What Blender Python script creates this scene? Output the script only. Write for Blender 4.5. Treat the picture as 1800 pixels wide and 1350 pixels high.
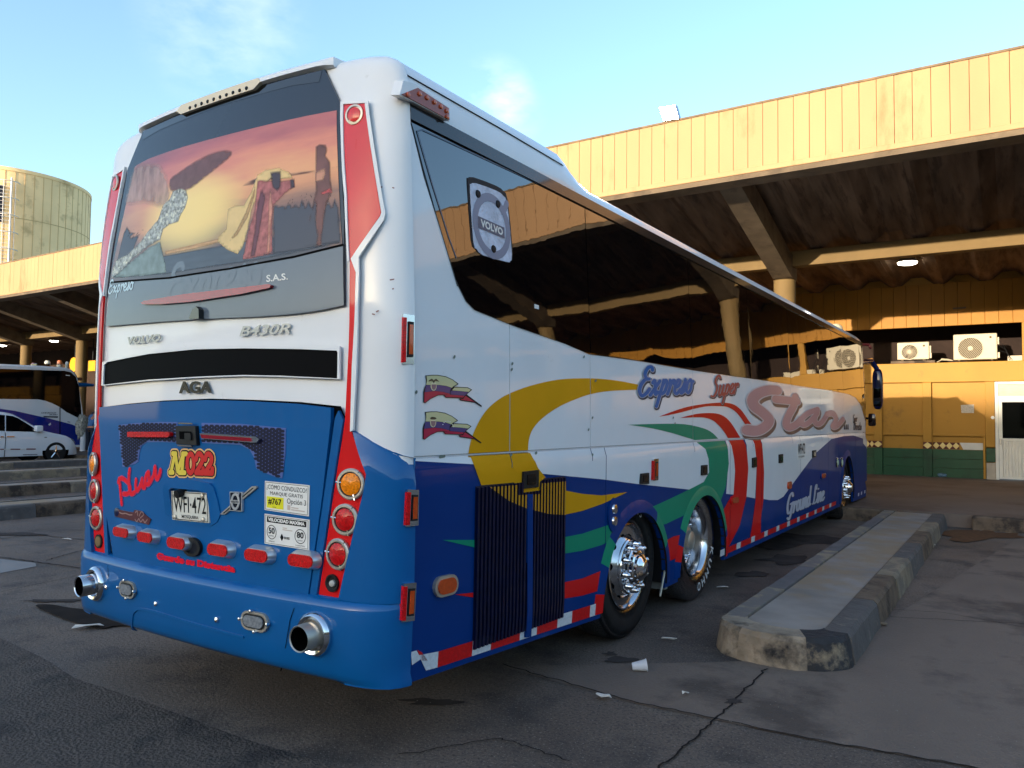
import bpy, bmesh, math, random
import numpy as np
from mathutils import Vector, Matrix
from mathutils.geometry import delaunay_2d_cdt
for o in list(bpy.data.objects): bpy.data.objects.remove(o, do_unlink=True)
S = bpy.context.scene
COL = S.collection
rad = math.radians
rng = random.Random(7)

# ------------------------------------------------------------------ camera
# world: origin on the ground under the rear right seam line of the coach, +Y = its travel direction, +X = its right
F_PX, YAW, PITCH, ROLL = 1352.3, 0.5805289, 0.04413727, 0.0112349
CAM = np.array([3.5824, -2.68718, 1.56916])
FW = np.array([-math.sin(YAW)*math.cos(PITCH), math.cos(YAW)*math.cos(PITCH), math.sin(PITCH)])
_r = np.array([math.cos(YAW), math.sin(YAW), 0.0]); _u = np.cross(_r, FW)
RT = math.cos(ROLL)*_r + math.sin(ROLL)*_u
UP = -math.sin(ROLL)*_r + math.cos(ROLL)*_u
cam = bpy.data.cameras.new('camera'); camo = bpy.data.objects.new('camera', cam); COL.objects.link(camo)
cam.sensor_width = 36; cam.lens = F_PX/1800*36; cam.clip_start = 0.05; cam.clip_end = 2000
M = Matrix.Identity(4)
for i in range(3):
    M[i][0], M[i][1], M[i][2], M[i][3] = RT[i], UP[i], -FW[i], CAM[i]
camo.matrix_world = M
S.camera = camo
def proj(P):
    d = np.asarray(P, float) - CAM; Z = d @ FW
    return np.array([900+F_PX*(d@RT)/Z, 675-F_PX*(d@UP)/Z])
def ray(u, v): return FW + (u-900)/F_PX*RT - (v-675)/F_PX*UP
def hit(u, v, axis, val):
    d = ray(u, v); return CAM + (val-CAM[axis])/d[axis]*d

# ------------------------------------------------------------------ sky, sun, exposure
SUN_EL, SUN_AZ = rad(7.8), rad(10.5)      # light travels along +Y, turned 12 deg to +X
SKY_STRENGTH, SUN_STRENGTH, EXPOSURE = 0.15, 2.0, 2.08
w = bpy.data.worlds.new('World'); S.world = w; w.use_nodes = True
nt = w.node_tree; nt.nodes.clear()
def N(t, ty, **k):
    n = t.nodes.new(ty)
    for a, b in k.items():
        if a.startswith('i_'): n.inputs[a[2:].replace('_', ' ')].default_value = b
        else: setattr(n, a, b)
    return n
out = N(nt, 'ShaderNodeOutputWorld'); bg = N(nt, 'ShaderNodeBackground'); bg.inputs['Strength'].default_value = SKY_STRENGTH
sky = N(nt, 'ShaderNodeTexSky', sky_type='NISHITA', sun_disc=False, sun_elevation=SUN_EL, sun_rotation=math.pi+SUN_AZ,
        altitude=0, air_density=1.0, dust_density=1.5, ozone_density=2.1)
tc = N(nt, 'ShaderNodeTexCoord')
mp = N(nt, 'ShaderNodeMapping'); mp.inputs['Scale'].default_value = (1, 1, 2.2)
nz = N(nt, 'ShaderNodeTexNoise'); nz.inputs['Scale'].default_value = 9; nz.inputs['Detail'].default_value = 9; nz.inputs['Roughness'].default_value = .58
rp = N(nt, 'ShaderNodeMapRange'); rp.inputs[1].default_value = .42; rp.inputs[2].default_value = .75; rp.inputs[3].default_value = 0; rp.inputs[4].default_value = 1
acc = None
for (cu, cv, wd, st) in ((868, 172, .9984, .5), (905, 195, .9990, .25), (395, 45, .994, .28), (-500, 80, .985, .5), (2600, -300, .98, .4)):
    d_ = ray(cu, cv); d_ = d_/np.linalg.norm(d_)
    vm = N(nt, 'ShaderNodeVectorMath', operation='DOT_PRODUCT'); vm.inputs[1].default_value = tuple(d_); nt.links.new(tc.outputs['Generated'], vm.inputs[0])
    mr = N(nt, 'ShaderNodeMapRange', interpolation_type='SMOOTHSTEP'); mr.inputs[1].default_value = wd; mr.inputs[2].default_value = 1; mr.inputs[3].default_value = 0; mr.inputs[4].default_value = st
    nt.links.new(vm.outputs['Value'], mr.inputs[0])
    if acc is None: acc = mr.outputs[0]
    else: ad = N(nt, 'ShaderNodeMath', operation='ADD'); nt.links.new(acc, ad.inputs[0]); nt.links.new(mr.outputs[0], ad.inputs[1]); acc = ad.outputs[0]
ml_ = N(nt, 'ShaderNodeMath', operation='MULTIPLY', use_clamp=True)
mx = N(nt, 'ShaderNodeMix', data_type='RGBA')
mx.inputs[7].default_value = (2.6, 2.75, 2.9, 1)
hs = N(nt, 'ShaderNodeHueSaturation'); hs.inputs['Saturation'].default_value = 1.0; hs.inputs['Value'].default_value = 1.0
L = nt.links.new
L(sky.outputs[0], hs.inputs['Color']); L(tc.outputs['Generated'], mp.inputs[0]); L(mp.outputs[0], nz.inputs['Vector'])
L(nz.outputs['Fac'], rp.inputs[0]); L(rp.outputs[0], ml_.inputs[0]); L(acc, ml_.inputs[1]); L(ml_.outputs[0], mx.inputs[0]); L(hs.outputs[0], mx.inputs[6])
L(mx.outputs[2], bg.inputs['Color']); L(bg.outputs[0], out.inputs[0])
sl = bpy.data.lights.new('sun', 'SUN'); so = bpy.data.objects.new('sun', sl); COL.objects.link(so)
sl.energy = SUN_STRENGTH; sl.angle = rad(.6); sl.color = (1.0, .86, .68)
so.rotation_euler = Vector((math.sin(SUN_AZ)*math.cos(SUN_EL), math.cos(SUN_AZ)*math.cos(SUN_EL), -math.sin(SUN_EL))).to_track_quat('-Z', 'Y').to_euler()
so.location = (-10, -60, 20)
vs = S.view_settings; vs.view_transform = 'Standard'; vs.look = 'None'; vs.gamma = 1; vs.exposure = EXPOSURE; vs.use_curve_mapping = False
try: S.cycles.max_bounces = 8
except Exception: pass

# ------------------------------------------------------------------ materials
def lin(c):
    return tuple(((x/255)/12.92 if x/255 <= .04045 else ((x/255+.055)/1.055)**2.4) for x in c)
MATS = {}
def mat(name, rgb, rough=.5, metal=0., coat=0., var=0., vscale=3., bump=0., bscale=60., ior=1.5, emit=0., dirt=None, dscale=1.5, dcut=.55, damt=.6, coatr=.05, stretch=None, rvar=0., spec=None, soft=False):
    """procedural Principled material; colours are 0..255 sRGB base colours"""
    if name in MATS: return MATS[name]
    m = bpy.data.materials.new(name); m.use_nodes = True; t = m.node_tree; b = t.nodes['Principled BSDF']
    col = lin(rgb); b.inputs['Base Color'].default_value = (*col, 1); b.inputs['Roughness'].default_value = rough
    b.inputs['Metallic'].default_value = metal; b.inputs['IOR'].default_value = ior
    b.inputs['Coat Weight'].default_value = coat; b.inputs['Coat Roughness'].default_value = coatr
    b.inputs['Specular IOR Level'].default_value = spec if spec is not None else (.12 if coat else .35)
    if emit:
        b.inputs['Emission Color'].default_value = (*col, 1); b.inputs['Emission Strength'].default_value = emit
    pos = None
    def P(st=None):
        nonlocal pos
        if pos is None: pos = t.nodes.new('ShaderNodeNewGeometry')
        if st:
            mm = t.nodes.new('ShaderNodeMapping'); mm.inputs['Scale'].default_value = st
            t.links.new(pos.outputs['Position'], mm.inputs[0]); return mm.outputs[0]
        return pos.outputs['Position']
    cur = None
    if var:
        n = t.nodes.new('ShaderNodeTexNoise'); n.inputs['Scale'].default_value = vscale; n.inputs['Detail'].default_value = 6
        t.links.new(P(stretch), n.inputs['Vector'])
        r = t.nodes.new('ShaderNodeMapRange'); r.inputs[1].default_value = .3; r.inputs[2].default_value = .7
        r.inputs[3].default_value = 1-var; r.inputs[4].default_value = 1+var
        t.links.new(n.outputs['Fac'], r.inputs[0])
        x = t.nodes.new('ShaderNodeMix'); x.data_type = 'RGBA'; x.blend_type = 'MULTIPLY'; x.inputs[0].default_value = 1
        x.inputs[6].default_value = (*col, 1); t.links.new(r.outputs[0], x.inputs[7]); cur = x.outputs[2]
        if rvar:
            r2 = t.nodes.new('ShaderNodeMapRange'); r2.inputs[1].default_value = .3; r2.inputs[2].default_value = .7
            r2.inputs[3].default_value = max(.02, rough-rvar); r2.inputs[4].default_value = rough+rvar
            t.links.new(n.outputs['Fac'], r2.inputs[0]); t.links.new(r2.outputs[0], b.inputs['Roughness'])
    if dirt:
        n = t.nodes.new('ShaderNodeTexNoise'); n.inputs['Scale'].default_value = dscale; n.inputs['Detail'].default_value = 8; n.inputs['Roughness'].default_value = .65
        t.links.new(P(stretch), n.inputs['Vector'])
        r = t.nodes.new('ShaderNodeMapRange'); r.inputs[1].default_value = dcut; r.inputs[2].default_value = dcut+.12
        r.inputs[3].default_value = 0; r.inputs[4].default_value = damt
        t.links.new(n.outputs['Fac'], r.inputs[0])
        x = t.nodes.new('ShaderNodeMix'); x.data_type = 'RGBA'; x.inputs[7].default_value = (*lin(dirt), 1)
        t.links.new(r.outputs[0], x.inputs[0])
        if cur is None: x.inputs[6].default_value = (*col, 1)
        else: t.links.new(cur, x.inputs[6])
        cur = x.outputs[2]
    if cur is not None: t.links.new(cur, b.inputs['Base Color'])
    if bump:
        n = t.nodes.new('ShaderNodeTexNoise'); n.inputs['Scale'].default_value = bscale; n.inputs['Detail'].default_value = 5
        t.links.new(P(stretch if bscale < 20 else None), n.inputs['Vector'])
        bp = t.nodes.new('ShaderNodeBump'); bp.inputs['Strength'].default_value = bump; bp.inputs['Distance'].default_value = .02
        t.links.new(n.outputs['Fac'], bp.inputs['Height']); t.links.new(bp.outputs[0], b.inputs['Normal'])
        if coat and bscale < 20: t.links.new(bp.outputs[0], b.inputs['Coat Normal'])
    if soft:      # printed edge that fades out, from the mesh attribute 'soft'
        at = t.nodes.new('ShaderNodeAttribute'); at.attribute_name = 'soft'; tr = t.nodes.new('ShaderNodeBsdfTransparent'); ms = t.nodes.new('ShaderNodeMixShader')
        t.links.new(at.outputs['Fac'], ms.inputs[0]); t.links.new(tr.outputs[0], ms.inputs[1]); t.links.new(b.outputs[0], ms.inputs[2]); t.links.new(ms.outputs[0], t.nodes['Material Output'].inputs[0])
    MATS[name] = m; return m
K = dict(coat=.6, rough=.4); KD = dict(coat=.2, rough=.5)
WHITE = mat('white_paint', (226, 226, 226), var=.03, vscale=2.5, dirt=(150, 146, 138), dscale=7, dcut=.66, damt=.5, bump=.012, bscale=1.2, **K)
BLUE = mat('blue_paint', (0, 84, 144), var=.05, vscale=3, bump=.012, bscale=1.5, **K)
NAVY = mat('side_blue_paint', (0, 50, 114), var=.06, vscale=2.5, dirt=(20, 50, 110), dscale=9, dcut=.62, damt=.55, bump=.012, bscale=1.2, coat=.25, rough=.5, spec=.05)
RED = mat('red_paint', (206, 16, 20), var=.05, **KD)
REDF = mat('red_film', (214, 40, 46), var=.06, vscale=5, rough=.35, coat=.6)
YEL = mat('yellow_stripe', (214, 150, 4), var=.05, **KD)
GRN = mat('green_stripe', (0, 132, 98), var=.06, **KD)
BLACK = mat('black_rubber', (16, 16, 17), rough=.6, var=.15, vscale=30)
GLOSSBLK = mat('gloss_black', (8, 8, 9), rough=.1, coat=1)
GAP = mat('dark_gap', (5, 5, 6), rough=.9, spec=.05)
CHROME = mat('chrome', (225, 225, 228), rough=.09, metal=1, var=.05, vscale=20)
STEEL = mat('brushed_steel', (186, 180, 168), rough=.42, metal=.75, var=.1, vscale=20)
ALU = mat('polished_aluminium', (210, 210, 212), rough=.16, metal=1, var=.1, vscale=14)
GLASS = mat('tinted_glass', (5, 5, 7), rough=.015, ior=2.05, bump=.10, bscale=1.0, spec=.5)
GLASSF = mat('plain_tinted_glass', (6, 6, 8), rough=.03, ior=1.5, spec=.3)
LENS_R = mat('red_lens', (190, 12, 16), rough=.3, coat=.35, var=.3, vscale=90, bump=.35, bscale=140)
LENS_A = mat('amber_lens', (235, 130, 5), rough=.3, coat=.35, var=.35, vscale=90, bump=.35, bscale=140)
LENS_O = mat('orange_lens', (190, 70, 18), rough=.15, coat=1, var=.15, vscale=60)
LENS_C = mat('clear_lens', (120, 124, 128), rough=.1, coat=1, var=.3, vscale=60)
INK = mat('ink_black', (14, 14, 16), rough=.5, spec=.2)
CREAM = mat('cream_print', (232, 214, 170), rough=.4, coat=.4)
STICK = mat('white_sticker', (224, 222, 216), rough=.4, coat=.3)

# ------------------------------------------------------------------ objects
WL = {}          # world location of every object built
PAR = {}
def tag(o, label=None, cat=None, group=None, kind=None):
    if label: o['label'] = label
    if cat: o['category'] = cat
    if group: o['group'] = group
    if kind: o['kind'] = kind
    return o
def thing(name, label, cat, loc, group=None):
    o = bpy.data.objects.new(name, None); COL.objects.link(o); o.location = loc; o.empty_display_size = .2
    WL[o.name] = Vector(loc); return tag(o, label, cat, group)
def attach(o, parent):
    o.parent = parent; o.location = WL[o.name] - WL[parent.name]; PAR[o.name] = parent.name
class MB:
    def __init__(s): s.v = []; s.f = []; s.sm = []; s.aw = False
    def add(s, vs, fs, smooth=False):
        k = len(s.v); s.v += [tuple(map(float, p)) for p in vs]
        s.f += [tuple(i+k for i in f) for f in fs]; s.sm += [smooth]*len(fs); return s
    def box(s, x0, x1, y0, y1, z0, z1):
        return s.add([(x0,y0,z0),(x1,y0,z0),(x1,y1,z0),(x0,y1,z0),(x0,y0,z1),(x1,y0,z1),(x1,y1,z1),(x0,y1,z1)],
              [(0,3,2,1),(4,5,6,7),(0,1,5,4),(1,2,6,5),(2,3,7,6),(3,0,4,7)])
    def bbox(s, x0, x1, y0, y1, z0, z1, b=.01):
        """box with chamfered edges"""
        bm = bmesh.new(); bmesh.ops.create_cube(bm, size=1)
        for q in bm.verts: q.co = Vector(((x0+x1)/2+q.co.x*(x1-x0), (y0+y1)/2+q.co.y*(y1-y0), (z0+z1)/2+q.co.z*(z1-z0)))
        bmesh.ops.bevel(bm, geom=bm.edges[:], offset=b, segments=2, affect='EDGES', profile=.5)
        return s.bm(bm)
    def bm(s, bm, smooth=False):
        bm.verts.index_update(); s.add([q.co for q in bm.verts], [[q.index for q in f.verts] for f in bm.faces], smooth); bm.free(); return s
    def lathe(s, c, n, prof, seg=24, smooth=True, up=(0,0,1), caps=True):
        """profile [(radius, distance along n)]"""
        n = Vector(n).normalized(); a = n.cross(Vector(up)) if abs(n.dot(Vector(up))) < .95 else n.cross(Vector((1,0,0)))
        a.normalize(); b = n.cross(a); c = Vector(c); vs = []; fs = []
        for r, d in prof:
            for k in range(seg):
                t = 2*math.pi*k/seg; vs.append(c+n*d+(a*math.cos(t)+b*math.sin(t))*r)
        for i in range(len(prof)-1):
            for k in range(seg):
                k2 = (k+1) % seg; fs.append((i*seg+k, i*seg+k2, (i+1)*seg+k2, (i+1)*seg+k))
        if caps and prof[0][0] > 1e-4: fs.append(tuple(range(seg))[::-1])
        if caps and prof[-1][0] > 1e-4: fs.append(tuple((len(prof)-1)*seg+k for k in range(seg)))
        return s.add(vs, fs, smooth)
    def tube(s, pts, r, seg=8, smooth=True):
        pts = [Vector(p) for p in pts]; vs = []; fs = []
        for i, p in enumerate(pts):
            d = (pts[min(i+1, len(pts)-1)]-pts[max(i-1, 0)]).normalized()
            a = d.cross(Vector((0,0,1)));
            if a.length < .05: a = d.cross(Vector((1,0,0)))
            a.normalize(); b = d.cross(a); rr = r[i] if isinstance(r, (list, tuple)) else r
            for k in range(seg):
                t = 2*math.pi*k/seg; vs.append(p+(a*math.cos(t)+b*math.sin(t))*rr)
        for i in range(len(pts)-1):
            for k in range(seg):
                k2 = (k+1) % seg; fs.append((i*seg+k, i*seg+k2, (i+1)*seg+k2, (i+1)*seg+k))
        fs.append(tuple(range(seg))[::-1]); fs.append(tuple((len(pts)-1)*seg+k for k in range(seg)))
        return s.add(vs, fs, smooth)
    def prism(s, poly, fn0, fn1, smooth=False):
        """side walls and caps between fn0(a,b) and fn1(a,b) of a 2D polygon"""
        n = len(poly); vs = [fn0(*p) for p in poly]+[fn1(*p) for p in poly]
        fs = [(i, (i+1) % n, n+(i+1) % n, n+i) for i in range(n)]
        s.add(vs, fs, smooth); s.add(vs, [tuple(range(n))[::-1], tuple(range(n, 2*n))]); return s
    def build(s, name, m, parent=None, auto=True):
        me = bpy.data.meshes.new(name)
        a = np.array(s.v); c = (a.min(0)+a.max(0))/2
        me.from_pydata([tuple(p) for p in (a-c)], [], s.f); me.update()
        me.polygons.foreach_set('use_smooth', s.sm)
        if auto:
            bm = bmesh.new(); bm.from_mesh(me); bmesh.ops.recalc_face_normals(bm, faces=bm.faces[:]); bm.to_mesh(me); bm.free()
        if s.aw:
            nf = len(me.polygons); fn = np.zeros((nf, 3)); fa = np.zeros(nf); lt = np.zeros(nf, int); lv = np.zeros(len(me.loops), int)
            me.polygons.foreach_get('normal', fn.ravel()); me.polygons.foreach_get('area', fa); me.polygons.foreach_get('loop_total', lt); me.loops.foreach_get('vertex_index', lv)
            sm = np.array(s.sm, bool); lp = np.repeat(np.arange(nf), lt); vn = np.zeros((len(me.vertices), 3))
            k_ = sm[lp]; np.add.at(vn, lv[k_], (fn*fa[:, None])[lp[k_]])
            ln = np.linalg.norm(vn, axis=1); vn[ln > 1e-14] /= ln[ln > 1e-14][:, None]
            cn = np.where(k_[:, None] & (np.linalg.norm(vn[lv], axis=1) > .5)[:, None], vn[lv], fn[lp])
            me.normals_split_custom_set([tuple(q) for q in cn])
        elif any(s.sm): me.set_sharp_from_angle(angle=rad(38))
        if m: me.materials.append(m)
        o = bpy.data.objects.new(name, me); COL.objects.link(o); o.location = c; WL[o.name] = Vector(c)
        if parent: attach(o, parent)
        return o
def clone(o, delta=(0,0,0), parent=None, rec=True):
    """copy of a thing with its parts; shares mesh data"""
    c = o.copy(); COL.objects.link(c); WL[c.name] = WL[o.name]+Vector(delta)
    if parent is None: c.location = WL[c.name]; c.parent = None
    else: attach(c, parent)
    if rec:
        for ch in list(o.children):
            clone(ch, delta, c)
    return c
def struct(o): o['kind'] = 'structure'; return o

# ------------------------------------------------------------------ 2D patches on curved surfaces
def pip(x, y, poly):
    r = False; j = len(poly)-1
    for i in range(len(poly)):
        xi, yi = poly[i]; xj, yj = poly[j]
        if (yi > y) != (yj > y) and x < (xj-xi)*(y-yi)/(yj-yi)+xi: r = not r
        j = i
    return r
class Reg:
    """a set of polygons with boxes for fast inside tests"""
    def __init__(s, polys):
        s.p = [list(map(tuple, p)) for p in polys]
        s.b = [(min(a for a, _ in p), max(a for a, _ in p), min(b for _, b in p), max(b for _, b in p)) for p in s.p]
    def has(s, x, y):
        for p, b in zip(s.p, s.b):
            if b[0] <= x <= b[1] and b[2] <= y <= b[3] and pip(x, y, p): return True
        return False
def tri2d(inc, exc=(), step=None, kinks=()):
    I = Reg(inc); E = Reg(exc); pts = []; edges = []
    a0 = min(b[0] for b in I.b); a1 = max(b[1] for b in I.b); b0 = min(b[2] for b in I.b); b1 = max(b[3] for b in I.b)
    for R, test in ((I, False), (E, True)):
        for p, bb in zip(R.p, R.b):
            if test and (bb[1] < a0 or bb[0] > a1 or bb[3] < b0 or bb[2] > b1): continue
            k = len(pts); n = 0; q = []
            for i in range(len(p)):
                A = p[i]; B = p[(i+1) % len(p)]
                m = 1 if not step else max(1, int(math.hypot(B[0]-A[0], B[1]-A[1])/step))
                if test: m = min(m, 200)
                for j in range(m): q.append((A[0]+(B[0]-A[0])*j/m, A[1]+(B[1]-A[1])*j/m))
            pts += q; n = len(q); edges += [(k+i, k+(i+1) % n) for i in range(n)]
    if step:
        na = int((a1-a0)/step); nb = int((b1-b0)/step)
        for i in range(1, na+1):
            for j in range(1, nb+1):
                x = a0+(a1-a0)*i/(na+1)+.0007*math.sin(7*j); y = b0+(b1-b0)*j/(nb+1)+.0007*math.sin(5*i)
                if I.has(x, y): pts.append((x, y))
    for kz in kinks:
        if b0 < kz < b1: k = len(pts); pts += [(a0-.05, kz), (a1+.05, kz)]; edges.append((k, k+1))
    r = delaunay_2d_cdt([Vector(p) for p in pts], edges, [], 0, 1e-6)
    V = r[0]; fs = []
    for f in r[2]:
        cx = sum(V[i].x for i in f)/len(f); cy = sum(V[i].y for i in f)/len(f)
        if I.has(cx, cy) and not E.has(cx, cy):
            ar = sum(V[f[i]].x*V[f[(i+1) % len(f)]].y-V[f[(i+1) % len(f)]].x*V[f[i]].y for i in range(len(f)))
            ml = max((V[f[i]]-V[f[(i+1) % len(f)]]).length_squared for i in range(len(f)))
            if abs(ar) > max(1e-11, 2e-6*ml): fs.append(tuple(f))
    return [(q.x, q.y) for q in V], fs
def patch(mb, surf, inc, off=.002, depth=0., exc=(), step=None):
    if step is None: step = getattr(surf, 'auto', None)
    V, fs = tri2d(inc, exc, step, getattr(surf, 'kinks', ()))
    used = sorted({i for f in fs for i in f}); ix = {j: k for k, j in enumerate(used)}
    O = off if callable(off) else (lambda a, b: off)
    top = [surf.map(V[i][0], V[i][1], O(*V[i])) for i in used]
    # orientation: outward
    F2 = []
    for f in fs:
        P0, P1, P2 = (Vector(top[ix[i]]) for i in f[:3])
        nn = (P1-P0).cross(P2-P0)
        F2.append(tuple(ix[i] for i in (f if nn.dot(Vector(surf.nrm(*V[f[0]]))) > 0 else f[::-1])))
    mb.add(top, F2, True); mb.aw = True; mb.last2d = [V[i] for i in used]
    if depth:
        cnt = {}
        for f in F2:
            for i in range(len(f)):
                e = (f[i], f[(i+1) % len(f)]); cnt[e] = 1
        vs = []; fq = []
        for (a, b) in cnt:
            if (b, a) in cnt: continue
            A, B = V[used[a]], V[used[b]]; k = len(vs)
            vs += [top[a], top[b], surf.map(*B, O(*B)-depth), surf.map(*A, O(*A)-depth)]; fq.append((k+1, k, k+3, k+2))
        mb.add(vs, fq, False)
    return mb
def solve(surf, u, v, off=0):
    a, b = surf.guess(u, v)
    for _ in range(12):
        P = proj(surf.map(a, b, off)); e = P-np.array([u, v])
        if abs(e).max() < .01: break
        h = 1e-4
        J = np.stack([(proj(surf.map(a+h, b, off))-P)/h, (proj(surf.map(a, b+h, off))-P)/h], 1)
        d = np.linalg.lstsq(J + 1e-9*np.eye(2), e, rcond=1e-6)[0]; d = np.clip(d, -.5, .5); a -= d[0]; b -= d[1]
        if hasattr(surf, 'amax'): a = max(-surf.amax, min(surf.amax, a))
    return (float(a), float(b))
def px(surf, pts, off=0): return [solve(surf, u, v, off) for u, v in pts]
def zpx(surf, pts, ox, oy, sc): return [solve(surf, ox+u/sc, oy+v/sc) for u, v in pts]
def lerp(x, T):
    if x <= T[0][0]: return T[0][1]
    for (a, p), (b, q) in zip(T, T[1:]):
        if x <= b: return p+(q-p)*(x-a)/(b-a)
    return T[-1][1]
def smooth_poly(P, n=4, closed=False):
    """Catmull-Rom through points"""
    R = []; m = len(P); rgn = range(m if closed else m-1)
    for i in rgn:
        p0 = P[(i-1) % m] if closed or i > 0 else P[0]; p1 = P[i]; p2 = P[(i+1) % m]
        p3 = P[(i+2) % m] if closed or i+2 < m else P[-1]
        for k in range(n):
            t = k/n
            R.append(tuple(.5*((2*p1[j])+(-p0[j]+p2[j])*t+(2*p0[j]-5*p1[j]+4*p2[j]-p3[j])*t*t+(-p0[j]+3*p1[j]-3*p2[j]+p3[j])*t**3) for j in (0, 1)))
    if not closed: R.append(tuple(P[-1]))
    return R
def stroke_polys(lines, wd):
    """pen strokes as quads and octagons; wd pen width (or per-line list)"""
    out = []
    for li, P in enumerate(lines):
        W = wd[li] if isinstance(wd, (list, tuple)) else wd
        n = len(P)
        for i, (x, y) in enumerate(P):
            r = W/2
            out.append([(x+r*math.cos(t*math.pi/5+.1), y+r*math.sin(t*math.pi/5+.1)) for t in range(10)])
            if i+1 < n:
                dx = P[i+1][0]-x; dy = P[i+1][1]-y; l = math.hypot(dx, dy) or 1; nx, ny = -dy/l*r, dx/l*r
                out.append([(x+nx, y+ny), (x-nx, y-ny), (P[i+1][0]-nx, P[i+1][1]-ny), (P[i+1][0]+nx, P[i+1][1]+ny)])
    return out
class Plane:
    """flat surface: axis 0 -> (y,z), axis 1 -> (x,z), axis 2 -> (x,y)"""
    def __init__(s, axis, val, sign): s.a = axis; s.v = val; s.s = sign
    def map(s, a, b, off=0):
        k = s.v+s.s*off; return (k, a, b) if s.a == 0 else ((a, k, b) if s.a == 1 else (a, b, k))
    def nrm(s, a, b): r = [0, 0, 0]; r[s.a] = s.s; return r
    def guess(s, u, v):
        P = hit(u, v, s.a, s.v); return tuple(P[i] for i in range(3) if i != s.a)
class Frame2:
    """maps unit text coordinates onto a surface"""
    def __init__(s, p0, p1, p2): s.p0 = p0; s.ex = (p1[0]-p0[0], p1[1]-p0[1]); s.ey = (p2[0]-p0[0], p2[1]-p0[1])
    def __call__(s, x, y): return (s.p0[0]+x*s.ex[0]+y*s.ey[0], s.p0[1]+x*s.ex[1]+y*s.ey[1])
def text2d(txt, bold=0., shear=0.):
    """glyph polygons of Blender's built-in font scaled to the unit box -> verts, faces, aspect"""
    cu = bpy.data.curves.new('t', 'FONT'); cu.body = txt; cu.offset = bold; cu.shear = shear; cu.resolution_u = 3; cu.fill_mode = 'FRONT'
    ob = bpy.data.objects.new('t', cu); COL.objects.link(ob)
    me = bpy.data.meshes.new_from_object(ob)
    vs = [(q.co.x, q.co.y) for q in me.vertices]; fs = [tuple(p.vertices) for p in me.polygons]
    bpy.data.objects.remove(ob); bpy.data.curves.remove(cu); bpy.data.meshes.remove(me)
    x0 = min(a for a, _ in vs); x1 = max(a for a, _ in vs); y0 = min(b for _, b in vs); y1 = max(b for _, b in vs)
    return [((a-x0)/(x1-x0), (b-y0)/(y1-y0)) for a, b in vs], fs
def text_on(mb, surf, txt, p0, p1, p2, off=.003, depth=0., bold=0., shear=0.):
    """p0 lower left, p1 lower right, p2 upper left in surface coordinates"""
    vs, fs = text2d(txt, bold, shear); f = Frame2(p0, p1, p2); q = [f(*v) for v in vs]
    top = [surf.map(a, b, off) for a, b in q]
    F = []
    for g in fs:
        A, B, C = (Vector(top[i]) for i in g[:3])
        F.append(g if (B-A).cross(C-A).dot(Vector(surf.nrm(*q[g[0]]))) > 0 else g[::-1])
    mb.add(top, F)
    if depth:
        cnt = {}
        for g in F:
            for i in range(len(g)): cnt[(g[i], g[(i+1) % len(g)])] = 1
        v2 = []; f2 = []
        for a, b in cnt:
            if (b, a) in cnt: continue
            k = len(v2); v2 += [top[a], top[b], surf.map(*q[b], off-depth), surf.map(*q[a], off-depth)]; f2.append((k+1, k, k+3, k+2))
        mb.add(v2, f2)
    return mb
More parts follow.
